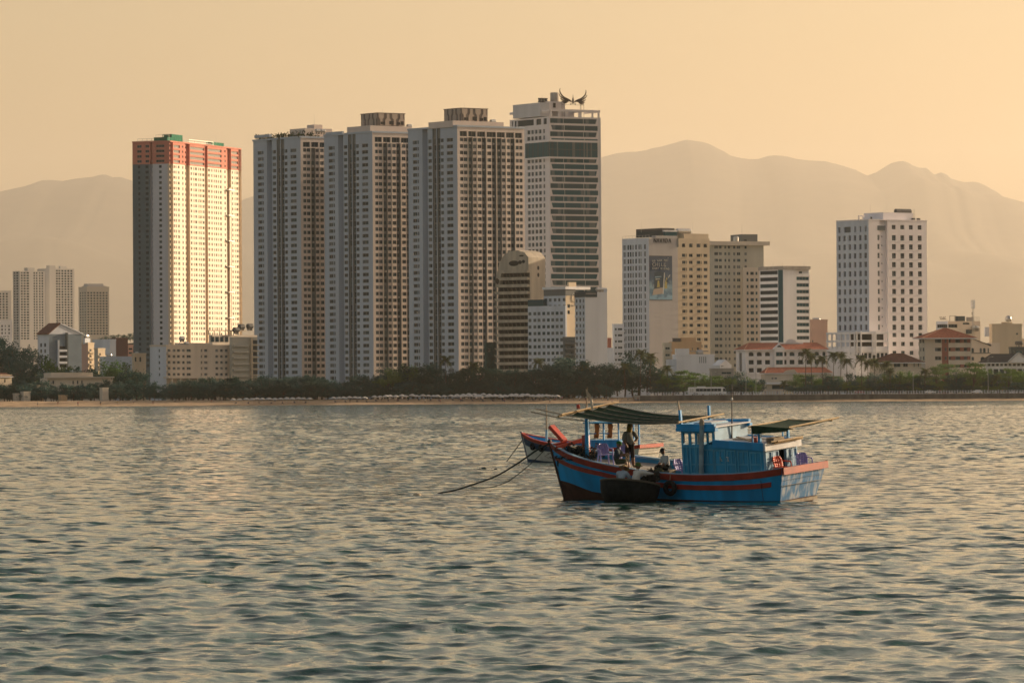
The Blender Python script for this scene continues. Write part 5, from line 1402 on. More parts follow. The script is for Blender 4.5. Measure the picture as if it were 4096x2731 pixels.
while x < 2450:
    y = float(np.interp(x, pr_[:, 0], pr_[:, 1])) + rt.uniform(-4, 12)
    lt = 1530 < x < 1670
    plant(x, rt.uniform(2136, 2150), y, 'round' if lt and rt.random() < .6 else rt.choice(['dark', 'dark', 'roundd']), 1.9, rt.uniform(.9, 1.35))
    x += rt.uniform(15, 25)
x = 690.0
while x < 2440:
    plant(x, rt.uniform(2131, 2136), 1538 + rt.uniform(-16, 10), 'roundd', 1.9, rt.uniform(1.4, 1.9), 'bush')
    x += rt.uniform(20, 32)
for px, y, D, k, w in ((2440, 1470, 2150, 'roundd', 1.2), (2470, 1455, 2160, 'dark', 1.2), (2500, 1445, 2150, 'roundd', 1.1), (2530, 1420, 2155, 'roundd', 1.0), (2555, 1412, 2160, 'dark', 1.3), (2590, 1425, 2150, 'roundd', 1.0), (2620, 1465, 2145, 'roundd', 1.2), (2650, 1490, 2140, 'round', 1.1),
                       (2690, 1490, 2145, 'roundd', 1.0), (2735, 1478, 2140, 'tier', 1.2), (2770, 1485, 2150, 'tier', 1.1), (2815, 1512, 2146, 'round', 1.0), (2850, 1510, 2140, 'tier', 1.0), (2885, 1505, 2146, 'round', 1.1), (2920, 1500, 2140, 'round', 1.0), (2962, 1488, 2142, 'dark', 1.3), (3000, 1500, 2148, 'round', 1.0), (3035, 1510, 2142, 'dark', 1.2),
                       (3190, 1505, 2142, 'round', .9), (3235, 1500, 2146, 'roundd', 1.0), (3270, 1505, 2140, 'round', .9), (3310, 1480, 2150, 'roundd', .9), (3345, 1500, 2146, 'roundd', 1.0), (3400, 1490, 2142, 'roundd', 1.0), (3440, 1500, 2146, 'round', 1.0), (3500, 1480, 2142, 'roundd', 1.0), (3535, 1495, 2140, 'round', 1.0), (3570, 1490, 2146, 'roundd', 1.1), (3600, 1480, 2142, 'round', 1.2), (3640, 1478, 2150, 'round', 1.1),
                       (3675, 1500, 2140, 'roundd', 1.2), (3710, 1495, 2146, 'roundd', 1.3), (3745, 1462, 2142, 'tier', 1.0), (3790, 1450, 2148, 'tier', 1.1), (3825, 1480, 2140, 'roundd', 1.2), (3860, 1470, 2146, 'round', 1.1), (3895, 1446, 2142, 'tier', 1.1), (3935, 1460, 2148, 'round', 1.0), (3965, 1490, 2140, 'roundd', 1.1), (4000, 1480, 2146, 'round', 1.0), (4035, 1470, 2142, 'tier', 1.0), (4075, 1480, 2148, 'tier', 1.1), (4110, 1476, 2142, 'round', 1.1)):
    plant(px, D, y, k, 3.1, w)
x = 2620.0
while x < 4130:
    if not (2745 < x < 2925 or 3040 < x < 3165): plant(x, rt.uniform(2133, 2138), 1532 + rt.uniform(-14, 10), rt.choice(['roundd', 'round', 'roundd']), 3.1, rt.uniform(1.5, 2.0), 'bush')
    x += rt.uniform(26, 42)
for k_ in range(44):
    px_ = 2630 + 35 * k_ + rt.uniform(-8, 8)
    if not 3045 < px_ < 3180: plant(px_, rt.uniform(2150, 2158), rt.uniform(1486, 1512), rt.choice(['roundd', 'round', 'round', 'tier', 'roundd']), 2.6, rt.uniform(1.1, 1.5))
for k_ in range(27):
    px_ = 0 + 21 * k_ + rt.uniform(-7, 7); plant(px_, rt.uniform(2168, 2186), rt.uniform(1520, 1556), rt.choice(['dark', 'roundd', 'roundd']), 1.9, rt.uniform(1.2, 1.7))
# left bank
for px, y, D, zb, k in ((-30, 1350, 2520, 16, 'roundd'), (20, 1352, 2500, 14, 'dark'), (58, 1356, 2490, 12, 'roundd'), (95, 1400, 2440, 9, 'dark'), (0, 1420, 2420, 10, 'roundd'), (45, 1430, 2400, 8, 'dark'), (90, 1440, 2390, 6, 'roundd'), (130, 1420, 2420, 6, 'dark'), (140, 1470, 2330, 3, 'roundd'), (20, 1470, 2330, 5, 'dark'), (70, 1480, 2310, 4, 'roundd'), (170, 1490, 2300, 2, 'dark'), (110, 1510, 2260, 2, 'roundd'), (200, 1418, 2420, 2, 'round'), (212, 1500, 2270, 2, 'roundd'), (250, 1485, 2290, 2, 'dark'), (345, 1455, 2330, 2, 'dark'), (300, 1478, 2330, 2, 'roundd'),
                        (-10, 1530, 2190, 2, 'dark'), (30, 1545, 2180, 2, 'roundd'), (75, 1540, 2190, 2, 'dark'), (120, 1530, 2195, 2, 'roundd'), (165, 1545, 2180, 2, 'dark'), (205, 1538, 2190, 2, 'roundd'), (285, 1548, 2180, 2, 'dark'), (325, 1530, 2190, 2, 'roundd'), (365, 1535, 2180, 2, 'dark'), (400, 1528, 2190, 2, 'roundd'), (440, 1520, 2185, 2, 'dark'), (480, 1480, 2190, 2, 'roundd'), (515, 1478, 2200, 2, 'roundd'), (545, 1500, 2190, 2, 'dark'), (450, 1440, 2400, 2, 'round'), (490, 1444, 2420, 2, 'round'), (600, 1540, 2170, 2, 'roundd'), (650, 1548, 2170, 2, 'dark'),
                        (425, 1345, 3080, 30, 'roundd'), (450, 1340, 3090, 34, 'dark'), (475, 1336, 3100, 36, 'roundd'), (500, 1338, 3090, 36, 'dark'), (522, 1332, 3100, 38, 'roundd'), (545, 1330, 3110, 38, 'dark'), (462, 1368, 3040, 24, 'roundd'), (490, 1372, 3040, 24, 'dark'), (520, 1366, 3040, 26, 'roundd')):
    plant(px, D, y, k, zb, 1.15)
def mound(name, label, pts, D0, D1):
    """a wooded rise: pts (px, top row) at distance D1, sloping down to D0"""
    mb = MB(); mb.smooth = True; rows = []
    for j in range(7):
        t = j / 6; D = D0 + (D1 - D0) * t
        rows.append([(at(px, 1500, D).x, D, 1.5 + (zat(px, y, D1) - 1.5) * math.sin(t * math.pi / 2)) for px, y in pts])
    rows.append([(at(px, 1500, D1 * 1.04).x, D1 * 1.04, 1.5) for px, y in pts])
    mb.grid(rows); tag(mb.build(name, HILL), label, 'hill', kind='structure')
mound('slope', 'scrubby slope under the trees at the left edge', [(-260, 1440), (-100, 1440), (0, 1450), (60, 1470), (130, 1520), (180, 1560), (230, 1578)], 2230, 2530)
mound('hill', 'low wooded hill behind the maroon block', [(340, 1575), (380, 1500), (420, 1420), (460, 1385), (520, 1372), (580, 1370), (640, 1390), (700, 1480), (760, 1575)], 2990, 3120)
# palms
def palm_mesh(seed):
    rr = random.Random(seed); out = []
    for v in range(3):
        mb = MB(); L = 3.4; n = 8; droop = (.5, .9, 1.4)[v]
        spine = [Vector((L * t * (1 - .12 * t), 0, .9 * math.sin(t * 2.2) * (1.1 - droop * .4) - droop * 1.9 * t * t)) for t in [k / n for k in range(n + 1)]]
        mb.tube(spine, [.05 - .004 * k for k in range(n + 1)], 3)
        for k in range(1, n + 1):
            for s in (-1, 1):
                w = .95 * math.sin(math.pi * (.15 + .8 * k / n)) + .15
                p = spine[k]; q = spine[k - 1]
                tip = p + Vector((.35, s * w, -.38 * w - rr.uniform(0, .2)))
                mb.face(q, q.lerp(p, .55), tip); mb.face(q.lerp(p, .5), p, tip + Vector((.22, 0, -.05)))
        out.append(mb.mesh('frond', LEAF_P))
    return out
FRONDS = palm_mesh(3)
PALMQ = [(1785, 1432, 2140), (2158, 1440, 2142), (2335, 1455, 2140), (2500, 1462, 2140), (2560, 1405, 2146), (2600, 1420, 2142), (2668, 1470, 2140), (3135, 1524, 2136), (3222, 1402, 2142), (3248, 1420, 2146), (3292, 1430, 2140), (3332, 1412, 2146), (3362, 1416, 2150), (3388, 1438, 2140), (3448, 1428, 2142), (3472, 1445, 2138), (3500, 1440, 2146), (3545, 1450, 2142), (3560, 1478, 2136), (3700, 1478, 2138), (3990, 1500, 2136), (1900, 1455, 2142)]
PALMQ.sort()
zc = {}
def zone(px):
    for a, b, s in ZONES:
        if a <= px < b: return s
    return ZONES[-1][2]
for px, y, D in PALMQ:
    zb = gz(px, D); base = at(px, 1585, D); rr = random.Random(int(px)); s_ = zone(px); k = zc.get(('p', s_), 0); zc[('p', s_)] = k + 1
    n_ = sum(1 for q in PALMQ if zone(q[0]) == s_)
    h = zat(px, y, D) - zb - 1.0
    root = tag(empty('palm_tree', (base.x, D, zb), rr.uniform(0, 6)), ('coconut palm %s' % s_) if n_ == 1 else 'coconut palm %s, %s from left' % (s_, ORD[k]), 'palm', 'palms along the shore')
    t = MB(); lx, ly = rr.uniform(-.5, .5), rr.uniform(-.3, .3)
    t.tube([(0, 0, 0), (lx * .4, ly * .4, h * .35), (lx * .8, ly * .7, h * .7), (lx, ly, h)], [.24, .17, .14, .12], 6); t.build('trunk', BARK, root)
    nf = 17; sc = min(1.15, .55 + h * .05)
    for f in range(nf):
        o = link('frond', FRONDS[0 if f % 3 == 0 else (1 if f % 3 == 1 else 2)], root, (lx, ly, h + .1), None, (sc, sc, sc))
        o.rotation_euler = (rr.uniform(-.15, .15), (-.55, -.1, .15)[f % 3] + rr.uniform(-.15, .15), f * 6.283 / nf + rr.uniform(-.15, .15))
TREEQ.sort(key=lambda q: q[0])
cnt = {}
for q in TREEQ: cnt[(zone(q[0]), q[6], q[3])] = cnt.get((zone(q[0]), q[6], q[3]), 0) + 1
KN = {'dark': 'dark tapering beach tree', 'roundd': 'dark round-crowned tree', 'round': 'green round-crowned tree', 'tier': 'bright green tiered almond tree'}
BN = {'dark': 'dark spiky beach shrub', 'roundd': 'low dark shrub', 'round': 'low green shrub'}
for px, D, y, kind, zb, wide, what in TREEQ:
    s_ = zone(px); key = (s_, what, kind); k = zc.get(key, 0); zc[key] = k + 1
    nm = KN[kind] if what == 'tree' else BN[kind]
    lab = '%s %s' % (nm, s_) if cnt[key] == 1 else '%s %s, %s from left' % (nm, s_, ORD[k])
    base = at(px, 1560, D); h = zat(px, y, D) - zb
    rr = random.Random(int(px * 3 + D)); c, t = rr.choice(TREES[kind])
    root = tag(empty('tree' if what == 'tree' else 'shrub', (base.x, D, zb - .3), rr.uniform(0, 6.28)), lab, what if what == 'tree' else 'shrub', 'trees along the shore' if what == 'tree' else 'shrubs along the shore')
    sz = h / (9.6 if kind != 'dark' else 10.2); sx = max(.62, sz) * wide * .92
    link('crown', c, root, None, None, (sx, sx, sz)); link('trunk', t, root, None, None, (sx, sx, sz))

# ------------------------------------------------------------------ sea wall, promenade, railing
X0 = at(2560, 1590, 2112).x; X1 = 330.0
SEAWALL = M('seawall_concrete', (0.15, 0.135, 0.115), .9, .15, var=.3, vscale=.3, streak=True)
root = tag(empty('sea_wall', (X0, 2112, 0)), 'long dark concrete sea wall along the right half of the beach', 'wall')
m = MB(); m.box(0, X1 - X0, 0, 1.2, .2, 2.9); m.build('wall_body', SEAWALL, root)
m = MB(); m.box(-.2, X1 - X0, -.25, 1.3, 2.9, 3.12); m.build('coping', CONC, root)
pil = MB(); pil.box(-.4, .4, -.3, -.004, .2, 2.88); pil = pil.mesh('buttress', SEAWALL)
for k in range(27): link('buttress', pil, root, (4 + 9.5 * k, 0, 0))
m = MB(); m.box(X0 - 2, X1 + 60, 2113.3, 2165, 1.0, 3.08)
tag(m.build('promenade', CONC), 'raised promenade behind the sea wall', 'promenade', kind='structure')
m = MB(); m.face((X0, 2124, 3.085), (X1 + 60, 2124, 3.085), (X1 + 60, 2132, 3.085), (X0, 2132, 3.085)); tag(m.build('road', M('asphalt', (.05, .05, .05), .9)), 'shore road behind the railing', 'road', kind='structure')
root = tag(empty('railing', (X0 + 2, 2113.4, 3.1)), 'pale picket railing on top of the sea wall', 'railing')
pk = MB(); pk.box(-.11, .11, -.08, .08, 0, 1.35); pk = pk.mesh('post', GREYW)
nP = int((X1 - X0 - 4) / 1.15)
for k in range(min(nP, 300)): link('post', pk, root, (1.15 * k, 0, 0), None, (1, 1, 1.12 if k % 5 == 0 else .95))
for z in (.35, 1.05):
    m = MB(); m.box(0, 1.15 * nP, -.05, .05, z, z + .1); m.build('rail', GREYW, root)
# ------------------------------------------------------------------ street lamps
LAMPM = M('lamp_grey', (.40, .40, .38), .5, metal=.3)
LAMPC = M('lamp_lens', (.75, .72, .62), .3)
for px, y, D, arms, lab in ((2845, 1492, 2126, 1, 'single-arm street lamp beside the white coach'), (2984, 1500, 2120, 0, 'short pale lamp pole right of the white coach'), (3024, 1463, 2126, 1, 'tall pale street lamp in front of the long white villa'), (3685, 1437, 2140, 2, 'double-arm street lamp beside the red pyramid-roofed house'), (3653, 1490, 2118, 0, 'thin grey pole in front of the brown-roofed pavilion'), (3953, 1432, 2126, 1, 'tall thin street lamp between pyramid-roofed house and restaurant'), (4045, 1455, 2140, 2, 'double-arm street lamp near the right edge'), (2780, 1520, 2126, 1, 'street lamp rising behind the white coach')):
    b = at(px, 1575, D); h = zat(px, y, D) - 3.1
    root = tag(empty('street_lamp', (b.x, D, 3.1)), lab, 'street lamp', 'street lamps on the promenade')
    m = MB(); m.tube([(0, 0, 0), (0, 0, h)], [.13, .07], 6); m.build('pole', LAMPM, root)
    for s_ in ((1, -1) if arms == 2 else ((1,) if arms else ())):
        m = MB(); m.tube([(0, 0, h - .05), (s_ * .9, 0, h + .45), (s_ * 1.9, 0, h + .6)], .05, 5); m.build('arm', LAMPM, root)
        m = MB(); m.box(s_ * 1.9 - .35, s_ * 1.9 + .35, -.12, .12, h + .52, h + .66); m.build('lamp_head', LAMPC, root)
    if not arms:
        m = MB(); m.lathe([(.05, 0), (.2, .12), (.2, .4), (.02, .5)], 8, (0, 0, h)); m.build('lamp_head', LAMPC, root)
# ------------------------------------------------------------------ coach and cars
RUBBER = M('tyre_rubber', (.015, .015, .015), .85)
def wheel(root, x, y, r=.48, w=.3):
    o = MB(); o.smooth = True; n = 14
    o.grid([[(x + q * math.cos(2 * math.pi * k / n), yy, r + q * math.sin(2 * math.pi * k / n)) for k in range(n)] for q, yy in ((r * .55, y - w / 2), (r * .95, y - w / 2), (r, y - w / 4), (r, y + w / 4), (r * .95, y + w / 2), (r * .55, y + w / 2))], close_u=True)
    t = o.build('wheel', RUBBER, root)
    h = MB(); h.face(*[(x + r * .55 * math.cos(2 * math.pi * k / n), y - w / 2 + .02, r + r * .55 * math.sin(2 * math.pi * k / n)) for k in range(n)]); h.build('hub', STEEL, t)
CARW = M('vehicle_white', (.75, .74, .72), .3, .5)
def coach():
    b = at(2752, 1580, 2127); root = tag(empty('coach', (b.x, 2127, 3.09)), 'white touring coach parked behind the railing', 'bus')
    L = (at(2906, 1580, 2127) - b).x; H = 3.4
    m = MB(); m.prism([(.0, 0, .45), (L - .05, 0, .45), (L, 0, 1.2), (L - .55, 0, 2.9), (L - 1.1, 0, H - .15), (L - 1.8, 0, H), (.5, 0, H), (.1, 0, H - .3)], (0, 2.5, 0)); m.build('body', CARW, root)
    for k in range(7):
        x = 3.4 + (L - 5.6) * k / 7; q = MB(); q.box(x, x + (L - 5.6) / 7 - .08, -.03, -.005, 1.55, 2.75); q.build('window', G_DARK, root)
    q = MB(); q.prism([(L - 1.5, -.03, 1.5), (L - .12, -.03, 1.5), (L - .62, -.03, 2.8), (L - 1.5, -.03, 2.8)], (0, .02, 0)); q.build('driver_window', G_DARK, root)
    q = MB(); q.hexa([(L + .02, .15, 1.25), (L + .03, 2.35, 1.25), (L - .5, 2.35, 2.9), (L - .52, .15, 2.9), (L + .05, .15, 1.25), (L + .06, 2.35, 1.25), (L - .46, 2.35, 2.9), (L - .48, .15, 2.9)]); q.build('windscreen', G_DARK, root)
    for x in (.8, 1.7): q = MB(); q.box(x, x + .7, -.03, -.005, 1.3, 2.7); q.build('door', FRAME_L, root)
    q = MB(); q.box(4, 7.5, .4, 2.1, H, H + .28); q.build('roof_unit', CARW, root)
    for x in (2.6, 3.7, L - 2.6):
        wheel(root, x, .1); wheel(root, x, 2.4)
    q = MB(); q.box(L - .05, L + .04, .2, .5, .7, .95); q.build('headlight', LAMPC, root)
coach()
def car(px, D, col, lab, flip=1):
    b = at(px, 1580, D); root = tag(empty('parked_car', (b.x, D, 3.09), 0 if flip > 0 else math.pi), lab, 'car', 'cars on the shore road')
    cm = M('car_paint', col, .3, .5)
    m = MB(); m.prism([(-2.1, -.85, .35), (2.1, -.85, .35), (2.15, -.85, .75), (1.2, -.85, .95), (-1.9, -.85, .98), (-2.15, -.85, .8)], (0, 1.7, 0)); m.build('body', cm, root)
    m = MB(); m.hexa([(-1.8, -.8, .97), (1.2, -.8, .95), (1.2, .8, .95), (-1.8, .8, .97), (-1.3, -.65, 1.5), (.45, -.65, 1.5), (.45, .65, 1.5), (-1.3, .65, 1.5)]); m.build('cabin', cm, root)
    for a, b_ in ((-1.45, -.45), (-.35, .75)):
        q = MB(); q.hexa([(a, -.79, 1.0), (b_, -.79, 1.0), (b_, -.77, 1.0), (a, -.77, 1.0), (a + .25, -.69, 1.42), (b_ - .3, -.69, 1.42), (b_ - .3, -.66, 1.42), (a + .25, -.66, 1.42)]); q.build('window', G_DARK, root)
    for x in (-1.35, 1.35): wheel(root, x, -.75, .32, .2); wheel(root, x, .75, .32, .2)
    for y in (-.6, .6): q = MB(); q.box(2.1, 2.18, y - .15, y + .15, .6, .75); q.build('headlight', LAMPC, root)
car(3722, 2122, (.72, .70, .66), 'white car behind the railing below the red pyramid roof')
car(3908, 2122, (.70, .70, .70), 'white car behind the railing left of the restaurant', -1)
car(3152, 2121, (.62, .48, .25), 'car coloured as if in yellow light, in front of the low beige villa')  # yellow light on the car is put into its paint colour
car(3440, 2122, (.30, .06, .05), 'dark red car under the palms')
# ------------------------------------------------------------------ beach umbrellas and loungers
def bz(x, y):
    shore = 2098 + 3.0 * math.sin(x * 0.021) + 1.6 * math.sin(x * 0.063 + 1)
    return min((y - shore) * 0.062 + 0.12 * math.sin(x * 0.11 + y * 0.3) + 0.08 * math.sin(x * 0.31 - y * 0.21), 2.3)
UMB = M('umbrella_canvas', (.52, .50, .47), .9, .1)
um = MB(); n = 10
um.grid([[(r * math.cos(2 * math.pi * k / n), r * math.sin(2 * math.pi * k / n), z - (.10 if (r > 1.3 and k % 2) else 0)) for k in range(n)] for r, z in ((.02, 2.75), (.5, 2.62), (1.0, 2.38), (1.5, 2.08), (1.52, 1.93))], close_u=True)
um = um.mesh('canopy', UMB)
po = MB(); po.tube([(0, 0, 0), (0, 0, 2.8)], .035, 5); po = po.mesh('pole', FRAME_L)
lo = MB(); lo.box(-.3, .3, -.95, .45, .26, .34); lo.hexa([(-.3, .45, .26), (.3, .45, .26), (.3, .5, .26), (-.3, .5, .26), (-.3, 1.0, .8), (.3, 1.0, .8), (.3, 1.05, .76), (-.3, 1.05, .76)])
for sx in (-.27, .27):
    for sy in (-.9, .4): lo.box(sx - .03, sx + .03, sy - .03, sy + .03, 0, .26)
lo = lo.mesh('frame', M('lounger_dark', (.05, .06, .09), .8))
lc = MB(); lc.box(-.27, .27, -.92, .43, .345, .40); lc = lc.mesh('cushion', M('lounger_cushion', (.10, .12, .17), .9))
UR = [('row below the stepped beige hotel', [935 + 23.5 * k for k in range(14)], 2107), ('row below the middle grey tower', [1330 + 22 * k for k in range(7)], 2111), ('row left of the lone palm', [1500 + 21 * k for k in range(14)], 2116), ('front row below the ledged building', [1800 + 20.5 * k for k in range(22)], 2117), ('back row below the ledged building', [1830 + 21.5 * k for k in range(18)], 2124)]
for what, xs, Y in UR:
    for k, px in enumerate(xs):
        px += RND.uniform(-4, 4); y = Y + RND.uniform(-1.5, 1.5); b = at(px, 1595, y)
        root = tag(empty('beach_umbrella', (b.x, y, bz(b.x, y) - .05), RND.uniform(0, 1)), 'white beach umbrella, %s from left, %s' % (ORD[k], what), 'umbrella', 'umbrellas on the beach')
        s_ = RND.uniform(.88, 1.05); o = link('canopy', um, root); o.rotation_euler = (RND.uniform(-.06, .06), RND.uniform(-.06, .06), 0); o.scale = (s_, s_, s_); link('pole', po, root, None, None, (1, 1, s_))
        if k % 2 == 0:
            lr = tag(empty('sun_lounger', (b.x + .9, y - .8, bz(b.x + .9, y - .8)), RND.uniform(-.3, .3)), 'dark lounger under the umbrella %s from left, %s' % (ORD[k], what), 'lounger', 'loungers on the beach')
            link('frame', lo, lr); link('cushion', lc, lr)
# ------------------------------------------------------------------ fishing boats
BLUE = M('boat_blue', (0.010, 0.26, 0.58), 0.45, 0.45, var=0.22, vscale=1.6, streak=True)
BLUE_C = M('cabin_blue', (0.02, 0.25, 0.46), 0.5, 0.4, var=0.18, vscale=2.0, streak=True)
BLUE_F = M('frame_blue', (0.07, 0.31, 0.48), 0.5, 0.4, var=0.15, vscale=2.0)
BLUE_L = M('pale_blue_paint', (0.20, 0.36, 0.50), 0.55, 0.4, var=0.2, vscale=2.0)
TRANSOM = M('transom_blue_reflections', (0.030, 0.16, 0.36), 0.45, 0.45, streak=True, vscale=7.0, reflect_col=(0.40, 0.44, 0.50), detail=6)  # pale streaks: light reflected off the water, painted into the colour
RED = M('boat_red', (0.30, 0.045, 0.028), 0.5, 0.4, var=0.25, vscale=2.5)
RED_B = M('bow_red', (0.42, 0.045, 0.025), 0.5, 0.4, var=0.2, vscale=3)
BROWN = M('antifouling_brown', (0.05, 0.020, 0.013), 0.7, 0.3, var=0.3, vscale=3)
DECKW = M('deck_cream', (0.42, 0.40, 0.36), 0.7, 0.3, var=0.25, vscale=2)
ROOFW = M('roof_white', (0.55, 0.56, 0.58), 0.6, 0.3, var=0.15, vscale=2)
NETM = M('green_shade_net', (0.020, 0.045, 0.026), 0.9, 0.15, var=0.35, vscale=6)
BAMBOO = M('bamboo', (0.38, 0.27, 0.14), 0.6, 0.3, var=0.25, vscale=4)
WOOD = M('weathered_wood', (0.30, 0.25, 0.19), 0.8, 0.2, var=0.3, vscale=6)
ROPE = M('dark_rope', (0.035, 0.045, 0.045), 0.9, 0.1)
ROPE_L = M('pale_rope', (0.40, 0.36, 0.28), 0.9, 0.1)
WHITEP = M('white_boat_paint', (0.62, 0.60, 0.55), 0.5, 0.4, var=0.15, vscale=2)
NAVY = M('navy_paint', (0.02, 0.05, 0.11), 0.5, 0.4)
GUN = [(0, 1.40, 1.50, 1.15), (.5, 1.33, 1.55, 1.25), (1, 1.27, 1.60, 1.33), (2, 1.19, 1.67, 1.42), (2.8, 1.16, 1.71, 1.46), (4.5, 1.14, 1.75, 1.48), (5.8, 1.22, 1.74, 1.42), (7, 1.33, 1.67, 1.25), (8.2, 1.47, 1.54, 1.00), (9.3, 1.62, 1.33, .68), (10.1, 1.74, 1.09, .42), (10.8, 1.87, .82, .24), (11.4, 2.0, .52, .12), (11.9, 2.13, .25, .05), (12.25, 2.27, .035, .02)]
ga = np.array(GUN)
def gun(s): return [float(np.interp(s, ga[:, 0], ga[:, k])) for k in (1, 2, 3)]
def hullp(s, z, side, out=0.0):
    """a point of the hull skin at station s and height z"""
    zg, bg, bw = gun(s)
    t = (z - 0.0) / zg
    if z >= 0: b = bw + (bg - bw) * max(t, 0) ** .8
    else: b = bw * max(0.0, 1 + z / .62) ** .55
    if s > 9.5: x = s - .26 * (zg - z) * min(1, (s - 9.5) / 2.4)
    elif s < 1.2: x = s + .30 * (zg - z) * (1.2 - s) / 1.2
    else: x = s
    return Vector((x, side * (b + out), z))
ST = [0, .5, 1, 1.6, 2.3, 3.2, 4, 4.9, 5.8, 6.6, 7.4, 8.2, 8.8, 9.3, 9.8, 10.3, 10.8, 11.2, 11.6, 11.9, 12.1, 12.25]
def brown_top(s): return float(np.interp(s, [0, 3, 7, 9.8, 11.4, 12.25], [.13, .15, .22, .38, .66, .75]))
def boat_hull(root, low, up, band, scheme, deckmat, bt=1.0):
    m = MB(); m.smooth = True
    for side in (1, -1):
        for k, (mat, f0, f1, n) in enumerate(((0, lambda s: -.6, lambda s: brown_top(s) * bt, 4), (1, lambda s: brown_top(s) * bt, lambda s: gun(s)[0], 6))):
            m.mat(mat)
            m.grid([[hullp(s, f0(s) + (f1(s) - f0(s)) * j / n, side) for s in ST] for j in range(n + 1)])
    hull = m.build('hull', [low, up], root)
    m = MB()
    zt = gun(0)[0]; lv = [-.6, -.2, .13, .5, .95, zt]
    for a, b in zip(lv[:-1], lv[1:]):
        m.mat(0 if b <= .13 else 1)
        m.face(hullp(0, a, 1), hullp(0, a, -1), hullp(0, b, -1), hullp(0, b, 1))
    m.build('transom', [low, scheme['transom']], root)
    for side in (1, -1):      # red band under the rail and rubbing strake, both proud of the planking
        m = MB(); m.smooth = False
        rows = [[hullp(s, gun(s)[0] - d, side, o) for s in ST] for d, o in ((.24, .0), (.23, .035), (.015, .045), (-.02, .04), (-.02, -.12), (.02, -.13))]
        m.grid(rows); m.build('gunwale_band', band, root)
        m = MB(); ss = [s for s in ST if .45 < s < 12.2]
        off = lambda s: float(np.interp(s, [0, 3, 9, 11.6, 12.25], [.46, .40, .32, .44, .48]))
        rows = [[hullp(s, gun(s)[0] - off(s) - d, side, o) for s in ss] for d, o in ((.20, .0), (.19, .045), (.01, .045), (0, .0))]
        m.grid(rows); m.face(*[r[0] for r in rows]); m.build('rubbing_strake', scheme['strake'], root)
        # inner bulwark and pale cap rail
        m = MB(); sr = [s for s in ST if s < 12.2]
        m.grid([[hullp(s, gun(s)[0] - .0 - d, side, -.13) for s in sr] for d in (0.0, .95)]); m.build('bulwark_lining', scheme['inner'], root)
        m = MB(); m.grid([[hullp(s, gun(s)[0] + dz, side, o) for s in sr] for dz, o in ((-.005, .03), (.045, .02), (.045, -.16), (-.02, -.17))]); m.build('cap_rail', scheme['cap'], root)
    m = MB(); m.box(-.06, .02, -1.5, 1.5, gun(0)[0] - .24, gun(0)[0] + .03); m.build('transom_rail', band, root)
    # decks
    m = MB()
    def dk(s, z): 
        b = hullp(s, z, 1).y - .02; return [(hullp(s, z, 1).x if s > 1.2 else s + .1, b, z), (hullp(s, z, 1).x if s > 1.2 else s + .1, -b, z)]
    lowd = [0, 1, 2.3, 4, 5.8, 7.4]
    m.grid([dk(s, .72) for s in lowd]); m.build('deck', deckmat, root)
    m = MB(); m.grid([dk(s, .93) for s in (0, .6, 1.3)]); m.build('stern_deck', deckmat, root)
    m = MB(); fd = [7.4, 8.2, 8.8, 9.3, 9.8, 10.3, 10.8, 11.4]
    zz = lambda s: 1.22 + (s - 7.4) * .105
    m.grid([dk(s, zz(s)) for s in fd]); a = dk(7.4, zz(7.4)); b = dk(7.4, .72); m.face(a[0], a[1], b[1], b[0]); m.build('foredeck', deckmat, root)
    m = MB(); m.tube([hullp(12.25, z, 0) + Vector((.03, 0, 0)) for z in (-.4, .3, 1.0, 1.7, 2.36)], [.05, .06, .07, .08, .09], 6); m.build('stem_post', scheme['stem'], root)
    return hull
PSI = math.radians(38)
d0_ = rayd(3226, 1900); BO = Vector((d0_.x * 192 / d0_.y, 192, 0))
boat = tag(empty('fishing_boat', BO), 'blue wooden fishing boat with red rails, wheelhouse and green awnings', 'boat')
boat.rotation_euler = (math.radians(-4.5), 0, math.pi - PSI)
BM = Matrix.Translation(BO) @ Matrix.Rotation(math.pi - PSI, 4, 'Z') @ Matrix.Rotation(math.radians(-4.5), 4, 'X')
def bl(px, py, t, MM=None):
    """boat-local point at athwart offset t that stands at photo pixel px, py"""
    MM = MM or BM; d = rayd(px, py); R = MM.to_3x3(); O = MM.translation
    A = Matrix((R.col[0], R.col[2], -d)).transposed(); b = Vector((0, 0, CAM_H)) - O - R.col[1] * t
    q = A.inverted() @ b
    return Vector((q.x, t, q.y))
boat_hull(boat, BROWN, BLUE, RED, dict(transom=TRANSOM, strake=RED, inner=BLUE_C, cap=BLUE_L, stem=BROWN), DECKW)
bm_ = MB(); bm_.box(-.10, -.02, -1.15, 1.15, -.02, .10); o = bm_.build('waterline_skeg', WOOD, boat)
o.location = (.38, 0, 0)
